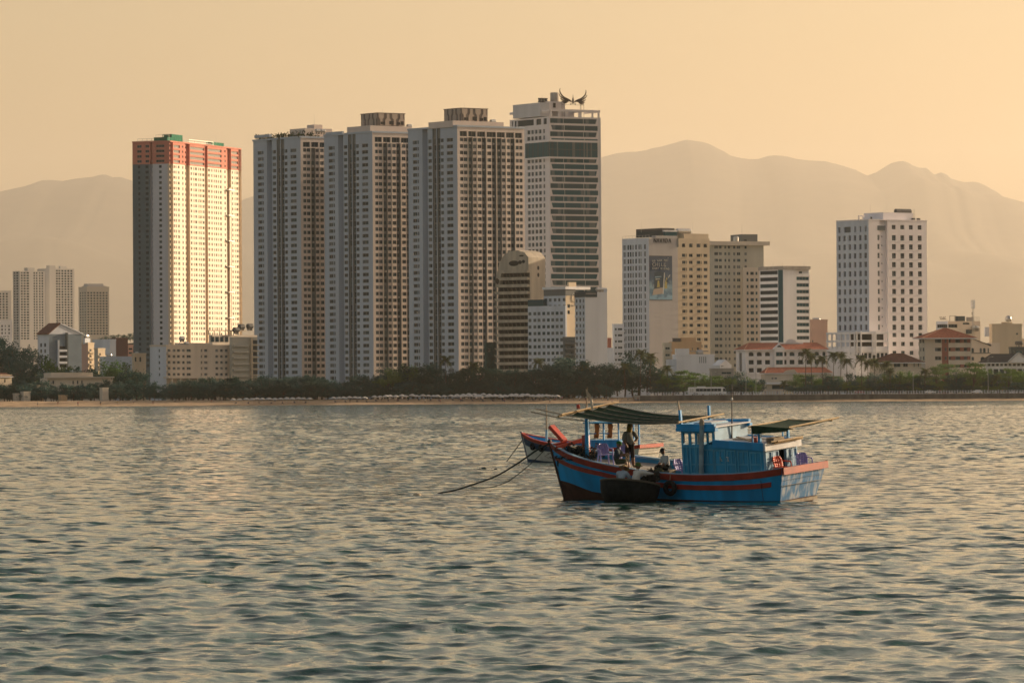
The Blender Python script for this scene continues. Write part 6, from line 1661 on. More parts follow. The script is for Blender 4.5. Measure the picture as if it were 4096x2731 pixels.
# bow plank: pale triangular foredeck rail seen on the photo
def rects(u0, u1, z0, z1, holes):
    us = sorted({u0, u1} | {h[0] for h in holes} | {h[1] for h in holes}); out = []
    for a, b in zip(us[:-1], us[1:]):
        zc = z0
        for h in sorted([h for h in holes if h[0] <= a + 1e-6 and h[1] >= b - 1e-6], key=lambda h: h[2]):
            if h[2] > zc: out.append((a, b, zc, h[2]))
            zc = h[3]
        if z1 > zc: out.append((a, b, zc, z1))
    return out
TC = 1.12
cab = empty('cabin', (0, 0, 0)); cab.parent = boat
WINS = [(3.49, 3.67, 2.28, 2.72), (3.76, 3.92, 2.28, 2.72), (4.02, 4.22, 2.28, 2.72), (4.31, 4.50, 2.28, 2.72), (4.62, 4.87, 2.28, 2.72)]
def roofz(s): return 2.31 + (s - 1.1) * .0565       # top of the low roof
for side in (1, -1):
    m = MB()
    for a, b, z0, z1 in rects(3.42, 4.95, .95, 2.84, WINS): m.box(a, b, side * TC - .025, side * TC + .025, z0, z1)
    m.box(1.13, 3.42, side * TC - .025, side * TC + .025, .95, 2.30)
    m.build('side_wall', BLUE_C, cab)
    # joinery: frames round each panel, proud of the wall
    tt = side * (TC + .027); dd = side * .035
    frames = [(3.43, 3.99, 1.15, 2.10), (4.02, 4.26, 1.15, 2.20), (4.28, 4.55, 1.15, 2.20), (4.66, 4.90, 1.15, 2.2), (2.88, 3.41, 1.15, 2.08), (2.39, 2.81, 1.15, 2.06), (1.80, 2.30, 1.15, 2.04), (1.2, 1.73, 1.15, 2.0)]
    for a, b, z0, z1 in frames:
        m = MB()
        y0, y1 = sorted((tt, tt + dd)); w = .045
        zm = z0 + .34
        m.box(a, a + w, y0, y1, z0, z1); m.box(b - w, b, y0, y1, z0, z1); m.box(a + w, b - w, y0, y1, z0, z0 + w); m.box(a + w, b - w, y0, y1, z1 - w, z1); m.box(a + w, b - w, y0, y1, zm, zm + w)
        if b - a > .35: m.box((a + b) / 2 - w / 2, (a + b) / 2 + w / 2, y0, y1, zm + w, z1 - w)
        o = m.build('door_frame', BLUE_F, cab)
        m = MB(); ya, yb = sorted((tt, tt + dd * .45)); m.box(a + w + .03, b - w - .03, ya, yb, z0 + w + .03, zm - .03); m.build('panel', BLUE_C, o)
        if b - a > .35:
            mid = (a + b) / 2
            for p, q in ((a + w + .03, mid - w / 2 - .03), (mid + w / 2 + .03, b - w - .03)):
                m = MB(); m.box(p, q, ya, yb, zm + w + .03, z1 - w - .03); m.build('panel', BLUE_C, o)
    # deep fascia of the low roof
    m = MB(); ya, yb = sorted((side * (TC - .02), side * (TC + .10)))
    m.hexa([(1.02, ya, roofz(1.02) - .27), (3.42, ya, roofz(3.42) - .27), (3.42, yb, roofz(3.42) - .27), (1.02, yb, roofz(1.02) - .27), (1.02, ya, roofz(1.02) + .03), (3.42, ya, roofz(3.42) + .03), (3.42, yb, roofz(3.42) + .03), (1.02, yb, roofz(1.02) + .03)]); m.build('roof_fascia', BLUE, cab)
    m = MB(); m.box(3.24, 5.12, ya - .02, yb + .04, 2.80, 2.93); m.build('wheelhouse_fascia', BLUE, cab)
    m = MB(); m.box(3.30, 5.08, ya, yb + .01, 2.931, 3.08); m.build('wheelhouse_coaming', BLUE, cab)
m = MB()
for a, b, z0, z1 in rects(-TC, TC, .95, 2.84, [(-.95, -.12, 2.25, 2.72), (.12, .95, 2.25, 2.72)]): m.box(4.93, 4.98, a, b, z0, z1)
m.build('front_wall', BLUE_C, cab)
m = MB(); m.box(3.39, 3.44, -TC + .03, TC - .03, 2.2, 2.96); m.build('wheelhouse_back', BLUE_L, cab)
m = MB(); m.box(5.0, 5.12, -TC - .1, TC + .1, 2.80, 3.08); m.build('front_coaming', BLUE, cab)
m = MB(); m.box(3.26, 5.0, -TC - .06, TC + .06, 2.94, 2.985); m.build('wheelhouse_roof', ROOFW, cab)
m = MB(); m.box(3.9, 4.75, -.55, .55, 3.0, 3.07); m.build('roof_hatch', BLUE_L, cab)
m = MB(); m.box(3.95, 4.70, -.50, .50, 3.071, 3.09); m.build('hatch_cover', ROOFW, cab)
m = MB(); m.hexa([(1.05, -TC, roofz(1.05) - .06), (3.38, -TC, roofz(3.38) - .06), (3.38, TC, roofz(3.38) - .06), (1.05, TC, roofz(1.05) - .06), (1.05, -TC, roofz(1.05) - .01), (3.38, -TC, roofz(3.38) - .01), (3.38, TC, roofz(3.38) - .01), (1.05, TC, roofz(1.05) - .01)]); m.build('low_roof', ROOFW, cab)
m = MB()
for a, b, z0, z1 in rects(-TC, TC, .95, 2.25, [(-.30, .14, 1.0, 1.98)]): m.box(1.10, 1.15, a, b, z0, z1)
m.build('aft_wall', BLUE_L, cab)
m = MB(); m.box(1.3, 1.32, -.5, .5, .96, 2.1); m.build('dark_interior', DARK, cab)
for a, b in ((-1.05, -.72), (-.68, -.34), (.18, .60), (.64, 1.05)):
    o = MB(); w = .04
    o.box(1.06, 1.098, a, a + w, 1.0, 2.0); o.box(1.06, 1.098, b - w, b, 1.0, 2.0); o.box(1.06, 1.098, a + w, b - w, 1.96, 2.0); o.box(1.06, 1.098, a + w, b - w, 1.62, 1.66); f = o.build('door_frame', BLUE_L, cab)
    for k in range(3):
        o = MB(); u = a + w + (b - a - 2 * w) * k / 3; o.box(1.075, 1.098, u + .015, u + (b - a - 2 * w) / 3 - .015, 1.02, 1.6); o.build('slat', BLUE_L, f)
m = MB(); m.box(.95, 1.06, -TC - .1, TC + .1, roofz(1.0) - .27, roofz(1.0) + .02); m.build('aft_fascia', ROOFW, cab)
for k, (a, b) in enumerate((((3.07, 1.72), (.09, .12)), ((2.77, 1.72), (.10, .11)))):     # two small white painted marks on the cabin side
    s, z = a; m = MB(); y = TC + .075
    if k == 0: m.tube([(s + .045, y, z + .09), (s + .04, y, z - .03), (s - .02, y, z + .02), (s + .0, y, z - .06), (s - .05, y, z - .06)], .012, 4)
    else: m.tube([(s + .05, y, z + .08), (s - .05, y, z + .07), (s + .0, y, z + .02), (s - .05, y, z - .02), (s + .05, y, z - .06), (s - .06, y, z - .07)], .014, 4)
    m.build('painted_mark', WHITEP, cab)
# exhaust stack, antenna, masts
m = MB(); m.smooth = True; m.tube([(3.96, 1.34, 1.0), (3.90, 1.32, 2.1), (3.84, 1.28, 3.05)], [.10, .10, .095], 10); o = m.build('exhaust_stack', M('stack_grey_blue', (.22, .30, .34), .6, var=.2, vscale=3), boat)
m = MB(); m.smooth = True; m.lathe([(.10, 0), (.105, .12), (.06, .24), (.02, .27)], 10, (3.84, 1.28, 3.04)); m.build('stack_cap', WOOD, o)
m = MB(); m.tube([(3.37, 0, 2.4), (3.30, 0, 3.4), (3.24, 0, 4.57)], [.03, .024, .012], 5); o = m.build('antenna', BLACK, boat)
m = MB(); m.smooth = True; m.lathe([(.015, -.06), (.05, 0), (.015, .06)], 8, (3.27, 0, 3.95)); m.build('lamp', WHITEP, o)
for s, t, z0, z1, ds in ((4.95, 1.1, 2.9, 3.62, .0), (5.12, -1.0, 2.9, 3.62, -.05)):
    m = MB(); m.bar((s, t, z0), (s + ds + .04, t, z1), .09); m.build('canopy_post', BLUE, boat)
m = MB(); m.bar((4.99, 1.1, 3.4), (5.05, 1.1, 3.98), .05); m.build('pole', WOOD, boat)
# mast at the bow with its flag
m = MB(); m.tube([(10.5, 0, 1.3), (10.42, 0, 2.4), (10.38, 0, 3.42)], [.085, .08, .07], 8); o = m.build('bow_post', BLUE, boat)
m = MB(); m.tube([(10.40, .03, 3.3), (10.30, .03, 3.9), (10.24, .03, 4.45)], [.04, .03, .012], 6); m.build('flag_pole', WOOD, boat)
m = MB(); m.smooth = True; rr = random.Random(2)
m.grid([[(10.25 + .06 - .34 * u * (1 - .45 * abs(v - .4)) - .05 * v, .03 + .07 * math.sin(6 * u + 3 * v), 4.40 - .30 * v - .62 * u * u - .05 * math.sin(7 * v)) for u in (0, .2, .4, .6, .8, 1)] for v in (0, .15, .3, .5, .7, .85, 1)]); m.build('flag', M('flag_cloth', (.55, .48, .38), .9, .1), boat)
# front awning of green net on bamboo
def awning(ps, pt, name, sag, n=16, rows=12, ridge=4):
    a, b, c, d = [Vector(p) for p in ps]        # near-front, far-front, far-rear, near-rear
    m = MB(); m.smooth = True
    g = []
    for i in range(rows + 1):
        v = i / rows; r = []
        for j in range(n + 1):
            u = j / n; p = a.lerp(d, u).lerp(b.lerp(c, u), v)
            r.append(p + Vector((0, 0, -sag * math.sin(math.pi * u) - .055 * abs(math.sin(v * ridge * math.pi)))))
        g.append(r)
    m.grid(g)
    return m.build(name, NETM, boat)
A_, B_, C_, D_ = (10.3, 1.45, 3.47), (10.35, -1.5, 3.62), (4.95, -1.25, 3.20), (4.92, 1.25, 3.14)
aw = awning((A_, B_, C_, D_), None, 'front_awning', .18)
for v in (0, .25, .5, .75, 1):
    a = Vector(A_).lerp(Vector(B_), v); d = Vector(D_).lerp(Vector(C_), v)
    m = MB(); m.tube([a.lerp(d, u) + Vector((0, 0, -.18 * math.sin(math.pi * u) + .012)) for u in [k / 10 for k in range(11)]], .014, 4); m.build('ridge_rope', WOOD, aw)
m = MB(); m.tube([Vector(A_) + Vector((.1, .35, -.02)), Vector(B_) + Vector((.06, -.7, .06))], [.05, .035], 6); m.build('bamboo_pole', BAMBOO, aw)
m = MB(); m.tube([Vector(A_) + Vector((.02, .25, .04)), Vector(B_) + Vector((-.05, -.3, .08))], [.035, .03], 6); m.build('bamboo_pole', BAMBOO, aw)
m = MB(); m.tube([Vector(D_) + Vector((0, .1, .02)), Vector(C_) + Vector((0, -.5, .03))], .04, 6); m.build('bamboo_pole', BAMBOO, aw)
m = MB(); m.smooth = True; m.lathe([(.06, 0), (.07, .02), (.07, .16), (.05, .18)], 8, (10.5, .35, 3.62)); tag_o = m.build('red_lamp', RED_B, boat)
# stern awning
a2 = awning(((1.5, 1.3, 3.03), (1.72, -1.55, 3.04), (-.32, -1.6, 3.02), (-.25, 1.25, 2.93)), None, 'stern_awning', .03, 8, 8, 1)
m = MB(); m.face((1.5, 1.31, 3.03), (-.25, 1.26, 2.93), (-.15, 1.28, 2.80), (1.45, 1.33, 2.70)); m.build('awning_valance', NETM, a2)
for p, q, r in (((-.28, 1.35, 2.96), (-.38, -1.9, 3.06), .04), ((1.56, 1.4, 3.0), (1.75, -1.7, 3.02), .03), ((1.6, 1.2, 2.96), (-.4, 1.2, 2.88), .03), ((1.7, -1.4, 3.0), (-.4, -1.45, 2.98), .03)):
    m = MB(); m.tube([p, q], r, 6); m.build('bamboo_pole', BAMBOO, a2)
for s, t, z0, w in ((1.36, .98, 2.25, .11), (1.66, 1.02, 2.28, .05), (1.60, -.92, 2.25, .05), (1.42, -1.02, 2.25, .09)):
    m = MB(); m.bar((s, t, z0), (s, t, 2.97), w); m.build('awning_post', BLUE, boat)
# clutter on the cabin roof
for k in range(4):
    r = tag(empty('bamboo_pole', BM @ Vector((.98 - .07 * k, 0, 2.31 + .05 * (k % 2)))), ('%s bamboo pole of the bundle across the cabin aft edge' % ['topmost', 'upper middle', 'lower middle', 'lowest'][k]), 'pole', 'poles on the cabin roof'); r.rotation_euler = boat.rotation_euler
    m = MB(); m.tube([(0, 1.0 - .12 * k, 0), (0, -1.35 + .1 * k, .02)], .035, 6); m.build('stem', BAMBOO, r)
def on_boat(name, label, cat, p, rz=0.0, group=None):
    o = tag(empty(name, BM @ Vector(p)), label, cat, group); o.rotation_euler = (math.radians(-4.5), 0, math.pi - PSI + rz)
    return o
for k, (p, q) in enumerate((((3.25, -.2, 2.46), (1.9, .75, 2.39)), ((2.9, .6, 2.44), (1.5, -.5, 2.38)))):
    o = on_boat('plank', ('long weathered plank lying across the low cabin roof', 'shorter plank nearest the wheelhouse on the cabin roof')[k], 'plank', p); m = MB(); m.bar((0, 0, 0), Vector(q) - Vector(p), .12, .04); m.build('board', WOOD, o)
o = on_boat('fuel_can', 'small red fuel can on the cabin roof under the stern awning', 'can', (1.72, .75, 2.345)); m = MB(); m.box(-.13, .13, -.09, .09, 0, .18); m.build('body', RED_B, o); m = MB(); m.tube([(-.08, 0, .18), (-.08, 0, .23), (.08, 0, .23), (.08, 0, .18)], .018, 5); m.build('handle', RED_B, o)
o = on_boat('crate', 'low grey crate at the aft edge of the cabin roof', 'crate', (1.25, .1, 2.32)); m = MB(); m.box(-.18, .18, -.35, .35, 0, .04)
m.build('base', WOOD, o)
for a, b, c, d in ((-.18, .18, -.35, -.31), (-.18, .18, .31, .35), (-.18, -.14, -.31, .31), (.14, .18, -.31, .31)): m = MB(); m.box(a, b, c, d, .041, .16); m.build('side', WOOD, o)
o = on_boat('gas_bottle', 'pale bottle standing on the side deck by the cabin', 'bottle', (1.45, 1.32, 1.18)); m = MB(); m.smooth = True
m.tube([(-.16, 0, .05), (.16, 0, .05)], .05, 8); m.build('body', BLUE_L, o); m = MB(); m.tube([(.16, 0, .05), (.22, 0, .05)], .025, 6); m.build('neck', WHITEP, o)
# bow gear: red bitts, net heap, red drum
for p, q, w, h in (((11.62, -.1, 2.30), (12.22, -.05, 2.90), .32, .14), ((11.6, .45, 2.08), (11.2, -.75, 2.30), .14, .14), ((11.95, .22, 2.16), (11.75, -.3, 2.22), .3, .12)):
    m = MB(); m.bar(p, q, w, h); m.build('bow_bitt', RED_B, boat)
o = on_boat('drum', 'dark red drum standing behind the bow post', 'drum', (10.75, -.35, 1.55)); m = MB(); m.smooth = True; m.lathe([(.15, 0), (.16, .03), (.16, .94), (.14, .97), (.02, .97)], 12); m.build('body', RED, o)
for z in (.3, .62): m = MB(); m.lathe([(.158, z), (.172, z + .02), (.158, z + .04)], 12); m.build('hoop', RED, o)
o = on_boat('fishing_net', 'tangled dark heap of net and rope on the bow', 'net', (10.95, .05, 1.62)); rr = random.Random(9)
for mat, n in ((ROPE, 46), (M('net_brown', (.10, .06, .035), .9), 30), (ROPE_L, 8)):
    m = MB()
    for k in range(n):
        p = Vector((rr.gauss(0, .36), rr.gauss(0, .30), abs(rr.gauss(.12, .16)))); pts = [p]
        for j in range(7): p = p + Vector((rr.gauss(0, .13), rr.gauss(0, .13), rr.gauss(0, .08))); p.z = max(.02, min(.62, p.z)); pts.append(p)
        m.tube(pts, rr.uniform(.010, .026), 4, caps=False)
    m.build('tangle', mat, o)['kind'] = 'stuff'
m = MB()
for k in range(420):
    p = Vector((rr.gauss(0, .33), rr.gauss(0, .3), 0)); p.z = rr.uniform(0, .5) * math.exp(-(p.x ** 2 + p.y ** 2) * 3.0); u = Vector((rr.gauss(0, .08), rr.gauss(0, .08), rr.gauss(0, .08))); v = Vector((rr.gauss(0, .08), rr.gauss(0, .08), rr.gauss(0, .08))); m.face(p, p + u, p + u + v, p + v)
m.build('mesh_fabric', ROPE, o)['kind'] = 'stuff'
# tyre fender
def tyre(root, R, r, name='tyre', n=22):
    m = MB(); m.smooth = True; k = 9
    m.grid([[((R + r * math.cos(2 * math.pi * j / k) * 1.0) * math.cos(2 * math.pi * i / n), r * 1.1 * math.sin(2 * math.pi * j / k), (R + r * math.cos(2 * math.pi * j / k)) * math.sin(2 * math.pi * i / n)) for j in range(k)] for i in range(n)], close_u=True, close_v=True)
    return m.build(name, RUBBER, root)
o = on_boat('tyre_fender', 'black tyre fender hanging on the blue hull right of the round basket boat', 'tyre', (5.1, 1.86, .66)); tyre(o, .215, .095); m = MB(); m.tube([(0, -.02, .28), (.01, -.1, .62)], .012, 4); m.build('lashing', ROPE_L, o)
m = MB(); m.tube([hullp(.95, z, 1, .06) for z in (.95, .7, .4, .12)], .012, 4); m.build('rust_line', BROWN, boat)
# chairs
def chair(mat):
    root = empty('plastic_chair'); m = MB(); m.hexa([(-.22, -.21, .40), (.22, -.23, .40), (.22, .23, .40), (-.22, .21, .40), (-.22, -.21, .43), (.24, -.23, .44), (.24, .23, .44), (-.22, .21, .43)]); m.build('seat', mat, root)
    m = MB(); rows = []
    for i in range(7):
        v = i / 6; z = .44 + .40 * v; w = .215 + .02 * math.sin(v * 3) - (.10 * max(0, v - .75) * 4 * .6); rows.append([(-.22 - .12 * v + .04 * (abs(u) ** 2), u * w, z) for u in (-1, -.5, 0, .5, 1)])
    for j in range(4):
        for i in range(6):
            if 1 <= i <= 3 and j in (0, 2): 
                pass
            m.face(rows[i][j], rows[i][j + 1], rows[i + 1][j + 1], rows[i + 1][j])
    m.smooth = True; o = m.build('backrest', mat, root); sl = o.modifiers.new('thick', 'SOLIDIFY'); sl.thickness = .02
    for s in (-1, 1):
        m = MB(); m.tube([(-.30, s * .22, .66), (-.05, s * .265, .645), (.18, s * .27, .63), (.235, s * .26, .58)], [.022, .03, .03, .024], 6); m.build('armrest', mat, root)
        m = MB(); m.tube([(.24, s * .26, .60), (.25, s * .25, .3), (.27, s * .26, 0)], [.028, .03, .024], 6); m.build('leg', mat, root)
        m = MB(); m.tube([(-.24, s * .20, .44), (-.28, s * .22, .2), (-.31, s * .24, 0)], [.03, .028, .024], 6); m.build('leg', mat, root)
    return root
LILAC = M('lilac_plastic', (.34, .30, .62), .35, .5); REDP = M('red_plastic', (.55, .07, .03), .35, .5)
CH = [((9.15, .55, 1.41), 2.5, LILAC, 'lilac plastic armchair on the foredeck left of the standing man'), ((8.9, -.55, 1.38), 2.2, LILAC, 'lilac plastic armchair half hidden behind the standing man'), ((5.55, .35, .80), 2.9, LILAC, 'lilac plastic armchair behind the man in the striped shirt'), ((.62, -.85, .94), 2.5, LILAC, 'lilac plastic armchair on the stern deck beside the cabin door'), ((.68, .55, .94), 2.9, REDP, 'red plastic armchair on the stern deck at the cabin door')]
c0 = chair(LILAC); c1 = chair(REDP)
for k, (p, rz, mt, lab) in enumerate(CH):
    c = c1 if mt is REDP else (c0 if k == 0 else copy_tree(c0))
    c.location = BM @ Vector(p); c.rotation_euler = (math.radians(-4.5) * math.cos(rz), math.radians(4.5) * math.sin(rz), math.pi - PSI + rz); tag(c, lab, 'chair', 'plastic chairs on the boat')
o = on_boat('fish_box', 'pale plastic tub on deck in front of the wheelhouse', 'tub', (5.35, .85, .73)); m = MB(); m.box(-.22, .22, -.3, .3, 0, .05); m.build('base', WOOD, o)
for a, b, c, d in ((-.22, .22, -.3, -.27), (-.22, .22, .27, .3), (-.22, -.19, -.27, .27), (.19, .22, -.27, .27)): m = MB(); m.box(a, b, c, d, .051, .32); m.build('side', WOOD, o)

# ------------------------------------------------------------------ second boat, farther out
d2 = rayd(2606, 1800); B2 = Vector((d2.x * 300 / d2.y, 300, 0)); S2 = .80
boat2 = tag(empty('fishing_boat', B2), 'white and navy fishing boat with red rails moored behind the blue one', 'boat')
boat2.rotation_euler = (math.radians(-2), 0, math.pi - PSI); boat2.scale = (S2, S2, S2)
BM2 = Matrix.Translation(B2) @ Matrix.Rotation(math.pi - PSI, 4, 'Z') @ Matrix.Rotation(math.radians(-2), 4, 'X') @ Matrix.Scale(S2, 4)
boat_hull(boat2, NAVY, WHITEP, RED_B, dict(transom=WHITEP, strake=NAVY, inner=BLUE, cap=RED_B, stem=NAVY), DECKW, .35)
m = MB()
for side in (1, -1):
    rows = [[hullp(s, gun(s)[0] - d - (.22 if d > .3 else 0) * ((s - 8) / 4), side, .012) for s in (8.2, 8.8, 9.3, 9.8, 10.3, 10.8, 11.2, 11.6, 11.9, 12.1)] for d in (.25, .62)]
    m.grid(rows)
m.build('bow_panel', NAVY, boat2)
m = MB(); m.box(2.2, 5.2, -.95, .95, .93, 1.75); m.build('deckhouse', BLUE, boat2)
for s, t in ((2.3, .95), (5.1, .95), (2.3, -.95), (5.1, -.95), (3.7, .95)):
    m = MB(); m.bar((s, t, 1.7), (s, t, 3.05), .10); m.build('post', BLUE, boat2)
m = MB(); m.box(1.2, 5.5, -1.15, 1.15, 3.0, 3.1); m.build('roof', BLUE_C, boat2)
m = MB(); m.bar((2.3, .95, 2.25), (5.1, .95, 2.25), .07); m.build('rail', BLUE, boat2)
m = MB(); m.bar((.9, .3, 1.0), (.86, .3, 3.1), .11); m.build('post', BLUE, boat2)
m = MB(); m.tube([(9.9, 0, 1.4), (9.85, 0, 2.5)], .10, 8); m.build('mast_foot', BLUE_L, boat2); m = MB(); m.tube([(9.86, 0, 2.4), (9.8, 0, 4.4)], [.06, .04], 6); m.build('mast', WOOD, boat2)
for a, b in (((10.6, .9, 3.9), (5.0, .9, 3.15)), ((10.6, .3, 4.1), (5.0, -.6, 3.2))): m = MB(); m.tube([a, Vector(a).lerp(Vector(b), .5) + Vector((0, 0, -.12)), b], .05, 6); m.build('boom_pole', WOOD, boat2)
ORANGE = M('orange_cloth', (.42, .14, .04), .9)
for k, s in enumerate((4.35, 3.1)):
    p = BM2 @ Vector((s, 1.0, 2.0)); r = tag(empty('life_jacket', p), ('orange life jacket hanging on the far boat, left one', 'orange life jacket hanging on the far boat, right one')[k], 'life jacket', 'life jackets on the far boat'); r.rotation_euler = (0, 0, math.pi - PSI); r.scale = (S2,) * 3
    m = MB(); m.smooth = True; m.grid([[(w * u, .08 * math.sin(3 * u + v), z) for u in (-1, -.5, 0, .5, 1)] for v, (w, z) in enumerate(((.18, 1.0), (.24, .8), (.20, .5), (.24, .2), (.22, -.1)))]); o = m.build('cloth', ORANGE, r); sl = o.modifiers.new('thick', 'SOLIDIFY'); sl.thickness = .06
r = tag(empty('sacks', BM2 @ Vector((2.6, .2, 3.1))), 'orange sack lying on the far boat roof', 'sack'); r.rotation_euler = (0, 0, math.pi - PSI); r.name = 'sack'
m = MB(); m.smooth = True; m.lathe([(.02, 0), (.35, .03), (.40, .12), (.25, .22), (.02, .26)], 10, squash=(1.5, 1)); m.build('bag', ORANGE, r)
for k, (s, z) in enumerate(((10.75, 1.25), (9.55, 1.15))):
    q = hullp(s, z, 1, .08); r = tag(empty('tyre_fender', BM2 @ q), ('tyre fender nearest the bow of the far white boat', 'tyre fender farther aft on the far white boat, beside the blue bow')[k], 'tyre', 'tyres on the far boat'); r.rotation_euler = (0, 0, math.pi - PSI - .35); r.scale = (S2,) * 3; tyre(r, .22, .08)

# ------------------------------------------------------------------ round basket boat
Yc = 193.3; pc_ = at(2514, 1960, Yc); CO = Vector((pc_.x, Yc, 0))
WOVEN = M('tarred_weave', (0.010, 0.012, 0.011), 0.75, 0.25, var=.5, vscale=5, bump=.6, bscale=30)
cor = tag(empty('basket_boat', CO), 'round black woven basket boat alongside the blue hull', 'boat'); cor.rotation_euler = (math.radians(-8), math.radians(6), 0)
m = MB(); m.smooth = True
m.lathe([(.02, -.26), (.55, -.24), (.88, -.12), (1.05, .10), (1.14, .38), (1.17, .70)], 36); m.build('shell', WOVEN, cor)
m = MB(); m.smooth = True; m.lathe([(1.13, .70), (1.10, .38), (1.01, .12), (.82, -.06), (.02, -.16)], 36); m.build('lining', WOVEN, cor)
m = MB(); m.smooth = True; n = 40
m.grid([[((1.145 + .045 * math.cos(2 * math.pi * j / 7)) * math.cos(2 * math.pi * i / n), (1.145 + .045 * math.cos(2 * math.pi * j / 7)) * math.sin(2 * math.pi * i / n), .71 + .045 * math.sin(2 * math.pi * j / 7)) for j in range(7)] for i in range(n)], close_u=True, close_v=True); m.build('rim', M('rim_cane', (.10, .085, .06), .8), cor)
m = MB(); m.box(-.9, .9, -.12, .12, .30, .34); m.build('thwart', WOOD, cor)
# ------------------------------------------------------------------ mooring ropes and floats
def ropething(name, label, pts, r, knots=0, mat=None):
    P = [at(px, py, Y) for px, py, Y in pts]; fine = []
    for i in range(len(P) - 1):
        p0 = P[max(i - 1, 0)]; p1 = P[i]; p2 = P[i + 1]; p3 = P[min(i + 2, len(P) - 1)]
        for k in range(6):
            t = k / 6; fine.append(.5 * ((2 * p1) + (p2 - p0) * t + (2 * p0 - 5 * p1 + 4 * p2 - p3) * t * t + (3 * p1 - p0 - 3 * p2 + p3) * t ** 3))
    fine.append(P[-1]); o0 = fine[0].copy()
    m = MB(); m.tube([p - o0 for p in fine], r, 6); o = m.build(name, mat or ROPE); o.location = o0; tag(o, label, 'rope')
    return o
ropething('mooring_rope', 'thick dark mooring rope from the blue bow down to the water', [(2200, 1772, 199.3), (2145, 1801, 200.6), (2076, 1849, 202.6), (1987, 1902, 205.2), (1898, 1935, 207.8), (1808, 1963, 210.4), (1743, 1973, 212.2), (1690, 1984, 213.8)], .035)
ropething('mooring_rope', 'thin sagging line under the thick mooring rope', [(2190, 1785, 199.6), (2140, 1838, 201), (2076, 1893, 203), (2017, 1932, 205), (1942, 1951, 207), (1883, 1946, 208.6)], .016)
ropething('mooring_rope', 'thin mooring line from the bow of the far white boat', [(2110, 1731, 307.2), (2070, 1786, 308), (2026, 1846, 309), (2018, 1858, 309.2)], .028)
ropething('stem_line', 'thin line hanging down beside the blue stem', [(2228, 1840, 198.8), (2236, 1900, 198.9), (2252, 1985, 199)], .010)
FOAM = M('float_foam', (.45, .36, .26), .8); FLD = M('float_dark', (.02, .025, .025), .7)
for k, (px, py, r, mt, lab) in enumerate(((1957, 1811, .17, FOAM, 'pale net float, farther of two left of the boats'), (1668, 1981, .13, FOAM, 'pale net float near the end of the thick rope'), (2078, 1860, .07, FOAM, 'tiny pale float just below the thick rope'), (1936, 1874, .12, FLD, 'largest of three dark floats beyond the ropes'), (1919, 1877, .07, FLD, 'leftmost of three dark floats beyond the ropes'), (1983, 1877, .08, FLD, 'rightmost of three dark floats beyond the ropes'))):
    Y = 4.2 * 20000 / (py - (1574 - .0063 * (px - 2048))); p = at(px, py, Y)
    o = tag(empty('net_float', (p.x, p.y, p.z)), lab, 'float', 'net floats'); m = MB(); m.smooth = True
    m.lathe([(.02, -r), (r * .9, -r * .6), (r * 1.15, 0), (r * .9, r * .55), (.02, r * .8)], 10, squash=(1.25, 1)); m.build('buoy', mt, o)
